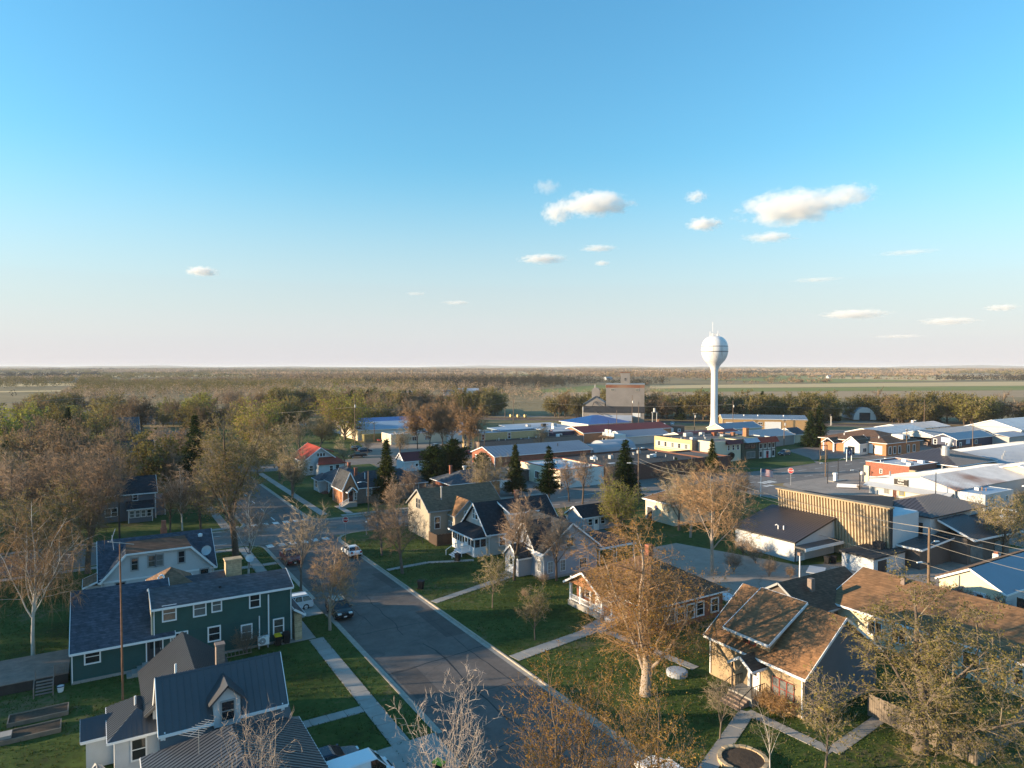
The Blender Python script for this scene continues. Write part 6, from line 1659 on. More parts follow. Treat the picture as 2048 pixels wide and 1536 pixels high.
for s in (-1, 1):
    T.part("headlight", MB().box(3.38, 3.5, s * 0.75 - 0.18, s * 0.75 + 0.18, 0.95, 1.2), "lamp_glass")
# small utility trailer with white cover
T = Thing("utility_trailer", "small trailer with white raised cover behind the long brown roof", "trailer", (78.2, 53.6, 0.1), 0.5, local=True)
T.part("bed", MB().box(-1.6, 1.6, -0.9, 0.9, 0.5, 0.95), "trim_grey"); T.part("cover", MB().slab([(-1.7, -1, 2.0), (1.9, -1, 1.9), (1.9, 1, 1.9), (-1.7, 1, 2.0)], 0.1).box(-1.5, -1.42, -0.9, -0.82, 0.9, 1.95).box(1.42, 1.5, -0.9, -0.82, 0.9, 1.95), "metal_white")
ty, ri = wheel_meshes(0.32, 0.2)
for s in (-1, 1):
    w_ = ob("wheel", ty, T.o, (0, s * 1.0, 0.32), (R(-90) * s, 0, 0)); ob("rim", ri, w_)

# ------------------------------------------------------------------ bins, units, yard things
def bin_(label, x, y, rot, lid, z=0.1):
    T = Thing("wheelie_bin", label, "bin", (x, y, z), rot, local=True)
    T.part("body", MB().prism([(-0.24, -0.26, 0.08), (0.24, -0.26, 0.08), (0.24, 0.28, 0.08), (-0.24, 0.28, 0.08)], [(-0.31, -0.34, 1.0), (0.31, -0.34, 1.0), (0.31, 0.36, 1.0), (-0.31, 0.36, 1.0)]), "black_plastic")
    T.part("lid", MB().prism([(-0.34, -0.4, 1.0), (0.34, -0.4, 1.0), (0.34, 0.4, 1.03), (-0.34, 0.4, 1.03)], [(-0.28, -0.34, 1.08), (0.28, -0.34, 1.08), (0.28, 0.36, 1.14), (-0.28, 0.36, 1.14)]), lid)
    for s in (-1, 1):
        T.part("wheel", MB().tube([(s * 0.3, 0.3, 0.12), (s * 0.24, 0.3, 0.12)], 0.12, 10), "rubber")
    T.part("handle", MB().bar((-0.25, 0.42, 1.0), (0.25, 0.42, 1.0), 0.04), "black_plastic")
    return T
bin_("black bin with yellow lid against the green house", 15.25, 69.9, 0, "yellow_lid")
bin_("all-black bin against the green house beside the yellow-lidded one", 16.1, 70.0, 0, "black_plastic")
bin_("black bin on the lawn edge by the avenue kerb", 34.5, 78.4, 0.6, "black_plastic")
bin_("black bin beside the white porch steps", 44.0, 87.0, 0.4, "black_plastic")
bin_("bin with lime lid at the bottom edge by the driveway", 19.6, 41.6, 0.5, "lime_lid")
bin_("bin with yellow lid at the corner of the tan house", 48.6, 32.4, 0, "yellow_lid")
bin_("dark bin by the canopy of the white hall", 88.0, 58.6, 0.2, "black_plastic")
bin_("dark bin second from the hall's canopy corner", 88.9, 58.2, 0.3, "black_plastic")
T = Thing("heat_pump", "white outdoor heat pump unit against the green house", "heat pump", (13.9, 70.1, 0))
T.part("case", MB().box(13.35, 14.4, 69.85, 70.3, 0.45, 1.25), "trim_white"); T.part("fan_grille", MB().tube([(13.75, 69.84, 0.85), (13.75, 69.8, 0.85)], 0.32, 18), "trim_grey")
T.part("fan_hub", MB().tube([(13.75, 69.79, 0.85), (13.75, 69.77, 0.85)], 0.07, 10), "trim_white"); T.part("stand", MB().box(13.4, 13.5, 69.9, 70.3, 0, 0.45).box(14.25, 14.35, 69.9, 70.3, 0, 0.45), "trim_grey")
T = Thing("garden_trellis", "low pale ladder frame along the green house wall", "trellis", (10.5, 69.2, 0.1))
tr = MB().bar((8.2, 69.2, 0.2), (12.6, 69.2, 0.25), 0.06).bar((8.2, 69.5, 0.7), (12.6, 69.5, 0.75), 0.06)
for k in range(13):
    tr.bar((8.25 + k * 0.36, 69.2, 0.2), (8.25 + k * 0.36, 69.5, 0.72), 0.045)
T.part("frame", tr, "wood_deck")
T = Thing("bucket", "white bucket by the deck of the green house", "bucket", (-2.9, 69.6, 0.1))
T.part("body", MB().lathe([(0.0, 0), (0.2, 0), (0.27, 0.5), (0.24, 0.5), (0.18, 0.05)], 14, (-2.9, 69.6, 0.1)), "trim_white"); T.part("rim", MB().lathe([(0.26, 0.46), (0.3, 0.46), (0.3, 0.52), (0.26, 0.52)], 14, (-2.9, 69.6, 0.1)), "sign_blue")
for lab, x0, y0 in (("raised garden bed of weathered boards, farther of two", -6.2, 64.6), ("raised garden bed with pale stone at one end, nearer of two", -6.6, 61.8)):
    T = Thing("raised_bed", lab, "garden bed", (x0 + 2, y0 + 0.8, 0.1))
    for b in ((x0, x0 + 4, y0, y0 + 0.08), (x0, x0 + 4, y0 + 1.6, y0 + 1.68), (x0, x0 + 0.08, y0 + 0.08, y0 + 1.6), (x0 + 3.92, x0 + 4, y0 + 0.08, y0 + 1.6)):
        block(T, "board", "wood_fence", *b, 0.05, 0.45)
    T.part("soil", MB().box(x0 + 0.08, x0 + 3.92, y0 + 0.08, y0 + 1.6, 0.05, 0.36), "soil")
    if y0 < 62:
        T.part("stone", MB().box(x0 - 0.1, x0 + 0.9, y0 + 0.3, y0 + 1.2, 0.38, 0.62), "concrete")
T = Thing("tarp_heap", "blue tarpaulin and covered heap beside the metal-roofed house", "heap", (0.3, 51.6, 0.1))
rnd = random.Random(5)
def lump(x, y, z, rx, ry, rz, seed, n=14, m=8):
    rr_ = random.Random(seed); mb = MB(); ph = [rr_.uniform(0, 6.28) for _ in range(6)]
    prof = []
    for i in range(m + 1):
        t = i / m * math.pi / 2
        for j in range(n):
            a = 2 * math.pi * j / n
            k = 1 + 0.14 * math.sin(3 * a + ph[0] + t * 2) + 0.1 * math.sin(5 * a + ph[1]) + 0.08 * math.sin(2 * a + 4 * t + ph[2])
            mb.v.append((x + rx * math.cos(t) * math.cos(a) * k, y + ry * math.cos(t) * math.sin(a) * k, z + rz * math.sin(t) * (1 + 0.1 * math.sin(4 * a + ph[3]))))
    for i in range(m):
        for j in range(n):
            a, b = i * n + j, i * n + (j + 1) % n
            mb.f.append((a, b, b + n, a + n))
    return mb
T.part("blue_tarp", lump(0.45, 50.7, 0.1, 0.7, 0.7, 0.9, 1), "blue_tarp"); T.part("grey_cover", lump(-0.3, 52.2, 0.1, 0.7, 1.0, 1.5, 2), "trim_grey"); T.part("grey_cover", lump(-0.3, 50.9, 0.1, 0.6, 0.7, 0.8, 3), "membrane_grey")
T = Thing("planter_ring", "round planter of pale stone blocks at the bottom edge", "planter", (38.6, 32.0, 0.1))
for k in range(22):
    a0, a1 = 2 * PI * k / 22, 2 * PI * (k + 0.93) / 22
    pts = [(38.6 + r * math.cos(a), 32.0 + r * math.sin(a)) for r, a in ((1.45, a0), (1.75, a0), (1.75, a1), (1.45, a1))]
    zt = 0.42 + 0.02 * (k % 3)
    T.part("stone_block", MB().prism([(x, y, 0.1) for x, y in pts], [(x, y, zt) for x, y in pts]), "stone")
T.part("soil", MB().lathe([(1.46, 0.1), (1.46, 0.34), (0, 0.4)], 22, (38.6, 32.0, 0)), "soil")
T = Thing("fire_pit_cover", "round pale cover on the lawn beside the tan house", "fire pit", (44.6, 44.4, 0.1))
T.part("cover", MB().lathe([(0.95, 0), (0.95, 0.35), (0.8, 0.45), (0, 0.5)], 24, (44.6, 44.4, 0.1)), "metal_silver")
# tan fence in the lower right
def fence(label, path, h, mat, step=0.19, th=0.05):
    T = Thing("board_fence", label, "fence", (*path[0], 0.1))
    for (x0, y0), (x1, y1) in zip(path, path[1:]):
        L_ = math.hypot(x1 - x0, y1 - y0); a = math.atan2(y1 - y0, x1 - x0); n = int(L_ / step)
        me = MB().box(0.008, step - 0.008, -th / 2, th / 2, 0, h).mesh("board", mat)
        for k in range(n):
            t = k / n
            T.place("board", me, (x0 + (x1 - x0) * t, y0 + (y1 - y0) * t, 0.1 + 0.02 * ((k * 7) % 3)), a)
        for k in range(int(L_ / 2.4) + 1):
            t = min(1, k * 2.4 / L_)
            x, y = x0 + (x1 - x0) * t - math.sin(a) * 0.08, y0 + (y1 - y0) * t + math.cos(a) * 0.08
            block(T, "post", mat, x - 0.05, x + 0.05, y - 0.05, y + 0.05, 0, h + 0.12)
    return T
fence("grey-tan board fence under the olive tree in the lower right", [(52.4, 31.2), (52.2, 23.2), (58.6, 23.4), (66.0, 25.0)], 1.75, "wood_fence")
fence("dark brown board fence beside the cream garage", [(88.2, 35.4), (88.0, 28.0)], 1.9, "wood_fence_dark")
fence("white board fence behind the dark pines", [(62.5, 135.4), (84, 134.6)], 1.6, "trim_white", 0.3)
T = Thing("gas_grill", "covered brown barbecue by the cream garage wall", "barbecue", (85.0, 36.8, 0.1))
T.part("cover", MB().prism([(84.6, 36.2, 0.1), (85.4, 36.2, 0.1), (85.4, 37.7, 0.1), (84.6, 37.7, 0.1)], [(84.7, 36.3, 1.3), (85.3, 36.3, 1.3), (85.3, 37.6, 1.3), (84.7, 37.6, 1.3)]), "trim_red"); T.part("top", MB().box(84.55, 85.45, 36.2, 37.7, 1.3, 1.5), "tan_lap")
T = Thing("utility_cabinet", "small pale green utility cabinet on the street verge", "cabinet", (78.5, 104.0, 0.1))
T.part("case", MB().box(78.1, 78.9, 103.7, 104.3, 0.1, 1.3), "trim_grey"); T.part("cap", MB().box(78.05, 78.95, 103.65, 104.35, 1.3, 1.38), "galvanised")

# ------------------------------------------------------------------ poles, lamps, signs, wires
def pole(label, x, y, h, arms=(), lamp=None, r=0.14, mat="wood_pole", name="utility_pole", rot=0.0, trans=False, group=None):
    T = Thing(name, label, "pole", (x, y, 0), rot, local=True, group=group)
    T.part("post", MB().tube([(0, 0, 0), (0, 0, h * 0.5), (0, 0, h)], [r, r * 0.9, r * 0.7], 8), mat)
    for z, w in arms:
        ar = T.part("crossarm", MB().box(-w / 2, w / 2, -0.2, -0.1, z - 0.07, z + 0.07).bar((-w * 0.3, -0.14, z), (0, -0.1, z - 0.6), 0.04).bar((w * 0.3, -0.14, z), (0, -0.1, z - 0.6), 0.04), mat)
        for k in (-0.45, -0.2, 0.2, 0.45):
            T.part("insulator", MB().tube([(k * w, -0.15, z + 0.07), (k * w, -0.15, z + 0.3)], [0.06, 0.04], 6), "lamp_glass", ar)
    if trans:
        T.part("transformer", MB().tube([(0.0, -0.45, h * 0.78), (0, -0.45, h * 0.78 + 1.0)], 0.28, 12), "galvanised")
    for l in (lamp or ()):
        z, dx, dy, ln = l
        d = Vector((dx, dy, 0)).normalized()
        a, b = Vector((0, 0, z)), Vector((0, 0, z + 0.5)) + d * ln
        arm = T.part("lamp_arm", MB().tube([a, a + d * ln * 0.5 + Vector((0, 0, 0.42)), b], 0.04, 6), "galvanised")
        u = Vector((-d.y, d.x, 0))
        T.part("lamp_head", MB().prism([b - u * 0.14 - Vector((0, 0, 0.06)), b + u * 0.14 - Vector((0, 0, 0.06)), b + u * 0.1 + d * 0.75 - Vector((0, 0, 0.06)), b - u * 0.1 + d * 0.75 - Vector((0, 0, 0.06))], [b - u * 0.1 + Vector((0, 0, 0.08)), b + u * 0.1 + Vector((0, 0, 0.08)), b + u * 0.07 + d * 0.7 + Vector((0, 0, 0.04)), b - u * 0.07 + d * 0.7 + Vector((0, 0, 0.04))]), "lamp_glass", arm)
    return T
POLES = {}
def P(key, *a, **k):
    POLES[key] = (a[1], a[2], a[3]); return pole(*a, **k)
P('a', "dark wooden pole in front of the slate grey house", 2.9, 122.6, 7.8, mat="wood_dark")
P('b', "wooden street lamp pole in front of the brick cottage", 44.4, 125.6, 8.0, lamp=[(5.6, -0.9, -0.3, 1.7)])
P('c', "wooden pole with two lamps by the dark brick store", 93.6, 104.2, 11.6, lamp=[(11.0, -1, 0.2, 0.8), (11.0, 1, 0.0, 0.8), (8.0, -1, 0.6, 1.6)])
P('d', "tall wooden utility pole with two street lamps beside the cream garage", 86.9, 44.3, 8.3, lamp=[(3.6, -0.9, 0.3, 1.0), (6.0, 0.9, -0.2, 0.9)], r=0.19)
P('e', "wooden pole with transformer among the bare trees behind the bungalow", 96.2, 88.8, 8.4, trans=True)
P('f', "tall wooden pole at the edge of the forecourt", 158.3, 106.2, 9.6, arms=[(9.3, 1.6)])
P('g', "pole with crossarm in front of the bank", 219.1, 119.0, 8.2, arms=[(7.9, 2.2), (7.0, 2.2)])
P('h', "pole with crossarm and transformer behind the half-timbered shop", 205.4, 153.8, 9.4, arms=[(9.1, 2.2)], trans=True)
P('i', "pole on the verge near the navy office", 246.4, 112.4, 9.8)
P('j', "tall pole right of the water tower with transformers", 236.5, 203.0, 13.2, trans=True)
P('k', "pole with transformer left of the water tower's foot", 216.3, 206.0, 8.2, arms=[(7.9, 2.0)], trans=True)
for n_, (x, y, h) in enumerate(((198.6, 225.3, 15.6), (201.0, 223.8, 12.8), (193.5, 229.5, 9.0))):
    P(f'l{n_}', ("tallest of three poles before the grain elevator", "middle-height pole of three before the grain elevator", "shortest of three poles before the grain elevator")[n_], x, y, h, trans=(n_ == 0))
for n_, (x, y, h) in enumerate(((170.5, 278.0, 13.4), (144.4, 363.6, 11.9), (160.4, 363.2, 11.0), (173.7, 355.0, 10.1), (173.5, 336.9, 10.8), (214.9, 303.0, 5.7), (186.2, 312.2, 6.1), (338.3, 175.6, 12.0), (358.8, 242.0, 9.6))):
    P(f'm{n_}', "thin wooden pole along the railway", x, y, h, r=0.17, group="poles along the railway")
P('n0', "tall far pole with three tiers of wires at the left", 13.6, 373.8, 15.0, arms=[(14.6, 2.4), (11.4, 2.4), (8.4, 2.4)], r=0.2, rot=R(70))
P('n1', "pole with small lamp above the pale-blue warehouse end", 79.8, 239.6, 17.0, trans=True, r=0.18)
P('n2', "pole with crossarm in front of the pale-blue warehouse", 88.0, 242.2, 7.4, arms=[(7.1, 2.6)])
for n_, (x, y) in enumerate(((105.4, 193.2), (107.0, 192.4))):
    P(f'o{n_}', ("left", "right")[n_] + "-hand one of twin poles before the red brick garage roof", x, y, 7.4, arms=[(6.8, 1.2)])
P('p0', "far pole above the olive trees behind the red-roofed house", 69.3, 315.3, 13.0); P('p1', "far pole above the spruce beside the avenue", 42.3, 300.4, 15.6)
P('q', "thin dark pole beside the white store", 143.4, 72.0, 6.8, r=0.1, mat="black_metal"); P('q2', "very thin dark pole by the false-front shop", 150.2, 182.6, 9.6, r=0.09, mat="black_metal")
T = pole("white steel pole behind the tan house roof", 77.4, 55.4, 3.6, r=0.09, mat="trim_white"); T.part("wooden_bird_box", MB().box(-0.25, 0.25, -0.2, 0.2, 3.6, 4.0), "wood_deck")
# curved lamps on the forecourt
for lab, x, y, h, ds in (("dark curved lamp post, nearest the crosswalk on the forecourt", 149.2, 99.5, 5.0, ((-1, 0.3),)), ("dark curved lamp post beside the petrol pump", 155.6, 101.0, 5.4, ((1, -0.5),)), ("dark double-armed lamp post with shrubs at its foot", 147.4, 90.4, 4.6, ((-1, 0.5), (1, -0.5)))):
    pole(lab, x, y, h, lamp=[(h - 0.5, dx, dy, 1.5) for dx, dy in ds], r=0.09, mat="black_metal", name="street_lamp")
T = Thing("petrol_pump", "old white petrol pump on the forecourt", "petrol pump", (153.6, 100.4, 0.03))
T.part("body", MB().box(153.2, 154.0, 100.1, 100.7, 0.03, 1.7), "trim_white"); T.part("head", MB().box(153.1, 154.1, 100.0, 100.8, 1.7, 2.1), "lamp_glass"); T.part("island", MB().box(152.2, 157.4, 99.8, 101.6, 0.02, 0.2), "concrete_wall")
T = Thing("sign_board", "white-framed sign board leaning on the forecourt ground", "sign", (147.6, 92.6, 0.03))
T.part("panel", MB().slab([(145.2, 94.6, 0.35), (145.9, 94.9, 1.0), (148.9, 91.4, 1.0), (148.2, 91.1, 0.35)], 0.12), "sign_white"); T.part("leg", MB().box(148.4, 148.5, 91.3, 91.4, 0, 0.7).box(145.6, 145.7, 94.5, 94.6, 0, 0.7), "trim_grey")
T = Thing("globe_light", "white globe light on the brick shop corner", "light", (158.6, 96.8, 1.0))
T.part("globe", MB().lathe([(0, 0), (0.35, 0.12), (0.5, 0.5), (0.35, 0.88), (0, 1)], 14, (158.6, 96.8, 1.6)), "lamp_glass", smooth=True); T.part("bracket", MB().bar((158.6, 96.8, 0), (158.6, 96.8, 1.6), 0.1), "trim_grey")
def stop_sign(label, x, y, az, h=2.1, s=0.38):
    T = Thing("stop_sign", label, "stop sign", (x, y, 0), az, local=True)
    T.part("post", MB().box(-0.04, 0.04, 0.0, 0.05, 0, h + 0.8), "galvanised")
    o8 = lambda r, yy: [(r * math.cos(PI / 8 + k * PI / 4), yy, h + 0.45 + r * math.sin(PI / 8 + k * PI / 4)) for k in range(8)]
    bd = T.part("border", MB().prism(o8(s + 0.05, -0.01), o8(s + 0.05, -0.03)), "sign_white"); pa = T.part("panel", MB().prism(o8(s, -0.03), o8(s, -0.04)), "sign_red")
    t = ob("lettering", text_mesh("STOP", s * 0.78, "sign_white", 0.004, bold=0.006), pa, (0, -0.046, h + 0.45), (PI / 2, 0, 0))
    return T
stop_sign("red octagonal stop sign at the near corner of the avenue", 34.6, 108.9, R(-20), 2.5, 0.46)
stop_sign("red octagonal stop sign beside the forecourt", 139.6, 102.6, R(-60), 3.0, 0.62)
T = Thing("street_name_post", "short white post beside the corner stop sign", "post", (38.0, 108.6, 0))
T.part("post", MB().box(37.95, 38.05, 108.55, 108.65, 0, 2.2), "trim_grey"); T.part("head", MB().tube([(38, 108.5, 2.2), (38, 108.66, 2.3)], 0.14, 10), "sign_white")
T = Thing("sign_board", "dark blue square sign on two white posts in the bank car park", "sign", (190.0, 119.9, 0))
T.part("panel", MB().box(189.0, 191.2, 119.85, 120.0, 1.6, 3.4), "sign_blue"); T.part("post", MB().box(188.8, 189.0, 119.85, 120.0, 0, 3.6).box(191.2, 191.4, 119.85, 120.0, 0, 3.6), "trim_white"); T.part("emblem", MB().box(189.7, 190.5, 119.82, 119.85, 2.4, 2.7).box(189.95, 190.25, 119.82, 119.85, 2.1, 3.0), "sign_white")
T = Thing("sign_board", "black steel sign frame on the small island lawn", "sign", (184.5, 124.6, 0))
T.part("post", MB().box(182.9, 183.1, 124.5, 124.7, 0, 4.6).box(186.3, 186.5, 124.5, 124.7, 0, 4.6), "black_metal"); T.part("panel", MB().box(183.4, 186.0, 124.5, 124.7, 0.5, 1.5), "tan_lap"); T.part("header", MB().box(183.1, 186.3, 124.5, 124.7, 4.4, 4.6), "trim_red")
# flag
T = Thing("flag_pole", "white flagpole with stars and stripes flag near the hall", "flagpole", (121.2, 96.4, 0))
T.part("pole", MB().tube([(121.2, 96.4, 0), (121.2, 96.4, 6.2)], [0.07, 0.045], 8), "trim_white")
def flag(T, x, y, zt, w, h, d):
    d = Vector(d).normalized(); n = Vector((-d.y, d.x, 0))
    def pt(u, v):
        return Vector((x, y, zt)) + d * (u * w) + n * (0.16 * math.sin(u * 7) * u) - Vector((0, 0, v * h + 0.28 * u * u * h))
    N_ = 12
    for k in range(13):
        u0 = 0.4 if k < 7 else 0.0
        mb = MB()
        for i in range(N_):
            a, b = u0 + (1 - u0) * i / N_, u0 + (1 - u0) * (i + 1) / N_
            mb.poly([pt(a, k / 13), pt(b, k / 13), pt(b, (k + 1) / 13), pt(a, (k + 1) / 13)])
        T.part("stripe", mb, "flag_red" if k % 2 == 0 else "flag_white")
    mb = MB(); st = MB()
    for i in range(N_):
        a, b = 0.4 * i / N_, 0.4 * (i + 1) / N_
        mb.poly([pt(a, 0), pt(b, 0), pt(b, 7 / 13), pt(a, 7 / 13)])
    for r_ in range(9):
        for c in range(6 if r_ % 2 == 0 else 5):
            u, v = 0.4 * (c + (0.5 if r_ % 2 == 0 else 1.0)) / 6.0, (r_ + 0.5) / 9 * 7 / 13
            for sgn in (-1, 1):
                c0 = pt(u, v) + n * 0.006 * sgn
                st.poly([c0 + d * 0.03, c0 + Vector((0, 0, 0.035)), c0 - d * 0.03, c0 - Vector((0, 0, 0.035))])
    ca = T.part("canton", mb, "flag_blue"); T.part("star", st, "flag_white", ca)["kind"] = "stuff"
flag(T, 121.25, 96.4, 6.1, 2.6, 1.5, (0.85, -0.5, 0))
T = Thing("flag_pole", "small flag on a pole before the navy-walled hall", "flagpole", (139.0, 202.6, 0))
T.part("pole", MB().tube([(139, 202.6, 0), (139, 202.6, 5.4)], 0.06, 6), "trim_white"); flag(T, 139.05, 202.6, 5.2, 1.7, 1.0, (0.8, -0.5, 0))
# wires
def wires(label, spans, r=0.022, mat="wire", name="power_line", group=None):
    T = Thing(name, label, "wire", tuple(spans[0][0]), group=group)
    for a, b, sag in spans:
        a, b = Vector(a), Vector(b)
        pts = [a.lerp(b, t) - Vector((0, 0, sag * 4 * t * (1 - t))) for t in [i / 14 for i in range(15)]]
        T.part("wire", MB().tube(pts, r, 4, False), mat)
    return T
dx, dy, dh = POLES['d']; ex, ey, eh = POLES['e']; cx_, cy_, chh = POLES['c']
wires("four thin power lines running past the fluted facade to the wooden pole", [((ex, ey, eh - 0.1), (dx, dy, dh - 0.1), 1.0), ((ex + 0.5, ey, eh - 0.1), (dx + 0.5, dy, dh - 0.15), 1.1), ((ex - 0.3, ey, eh - 0.7), (dx - 0.2, dy, dh - 0.8), 1.2), ((ex, ey, eh - 3.4), (dx, dy, dh - 4.6), 1.0)])
wires("power lines leaving the wooden pole toward the right edge", [((dx, dy, dh - 0.1), (92, 10, 8.2), 0.9), ((dx + 0.5, dy, dh - 0.15), (92.5, 10, 8.2), 1.0), ((dx, dy, dh - 0.8), (92, 10, 7.4), 1.1), ((dx, dy, dh - 2.0), (91, 12, 6.0), 1.2), ((dx, dy, dh - 4.7), (91, 12, 3.8), 1.0)])
wires("power lines between lamp pole and transformer pole behind bare trees", [((cx_, cy_, chh - 2.2), (ex, ey, eh - 0.1), 0.8), ((cx_, cy_, chh - 2.8), (ex, ey, eh - 0.7), 0.9)])
nx, ny, nh = POLES['n0']
wires("long far power lines sweeping left from the three-tier pole", [((nx, ny, z), (-130, 395, z - 1), 3.0) for z in (14.7, 11.6, 8.6, 6.0)], 0.05)
wires("long thin line above the trees across the town", [((nx, ny, 6.0), (79.8, 239.6, 13.4), 2.0), ((79.8, 239.6, 13.4), (170.5, 278, 11.5), 2.5), ((170.5, 278, 11.5), (236.5, 203, 11.5), 1.6), ((236.5, 203, 11.8), (338.3, 175.6, 10.5), 2.2)], 0.035)
wires("lines from the forecourt pole along the main road", [((158.3, 106.2, 9.3), (219.1, 119, 7.9), 1.0), ((219.1, 119, 7.9), (246.4, 112.4, 9.2), 0.6), ((246.4, 112.4, 8.4), (330, 100, 7.5), 1.2)], 0.03)
# railway signal ladder, bales, benches
T = Thing("railway_signal", "grey lattice railway signal beside the track", "signal", (296, 196, 0))
s_ = MB()
for x in (-0.4, 0.4):
    s_.box(296 + x - 0.05, 296 + x + 0.05, 195.95, 196.05, 0, 5)
for k in range(8):
    s_.box(295.6, 296.4, 195.97, 196.03, 0.5 + k * 0.6, 0.56 + k * 0.6)
T.part("ladder", s_, "galvanised"); T.part("lamp_box", MB().box(295.3, 296.7, 195.8, 196.2, 4.6, 5.6), "black_metal")
T = Thing("railway_signal", "pair of grey signal boxes right of the bank by the track", "signal", (322, 172, 0))
T.part("box", MB().box(321, 322, 171.5, 172.5, 0, 3.2).box(323, 324, 171.5, 172.5, 0, 3.2), "galvanised")
T = Thing("transformer_stand", "twin-post transformer stand by the small brick shop", "transformer", (217, 231, 0))
T.part("post", MB().box(215.6, 215.9, 230.8, 231.1, 0, 7.4).box(218.2, 218.5, 230.8, 231.1, 0, 7.4), "trim_grey"); T.part("tank", MB().tube([(217, 231, 7.2), (217, 231, 9.0)], 0.6, 12), "galvanised"); T.part("beam", MB().box(215.3, 218.8, 230.7, 231.2, 7.0, 7.3), "trim_grey")
for k, (x, y) in enumerate(((196, 322), (199, 319.4), (202, 316.8))):
    T = Thing("hay_bale", "tan round bale beside the railway left of the elevator", "bale", (x, y, 0), group="bales beside the railway")
    T.part("roll", MB().tube([(x - 0.7, y, 0.8), (x + 0.7, y, 0.8)], 0.8, 14), "yellow_plaster"); T.part("binding", MB().tube([(x - 0.3, y, 0.8), (x + 0.3, y, 0.8)], 0.81, 14), "tan_lap")
# ------------------------------------------------------------------ trees
def np_mesh(name, V, tris, quads, mats, tri_mat=None, quad_mat=None, smooth=False):
    me = bpy.data.meshes.new(name)
    V = np.asarray(V, dtype=np.float32).reshape(-1, 3)
    tris = np.asarray(tris, dtype=np.int32).reshape(-1, 3); quads = np.asarray(quads, dtype=np.int32).reshape(-1, 4)
    nt, nq = len(tris), len(quads)
    me.vertices.add(len(V)); me.vertices.foreach_set("co", V.ravel())
    me.loops.add(nt * 3 + nq * 4); me.loops.foreach_set("vertex_index", np.concatenate([tris.ravel(), quads.ravel()]))
    me.polygons.add(nt + nq)
    st = np.concatenate([np.arange(nt) * 3, nt * 3 + np.arange(nq) * 4]).astype(np.int32)
    me.polygons.foreach_set("loop_start", st)
    for m in mats:
        me.materials.append(M(m))
    mi = np.zeros(nt + nq, dtype=np.int32)
    if tri_mat is not None:
        mi[:nt] = tri_mat
    if quad_mat is not None:
        mi[nt:] = quad_mat
    me.polygons.foreach_set("material_index", mi)
    if smooth:
        me.polygons.foreach_set("use_smooth", np.ones(nt + nq, dtype=bool))
    me.update(calc_edges=True)
    return me

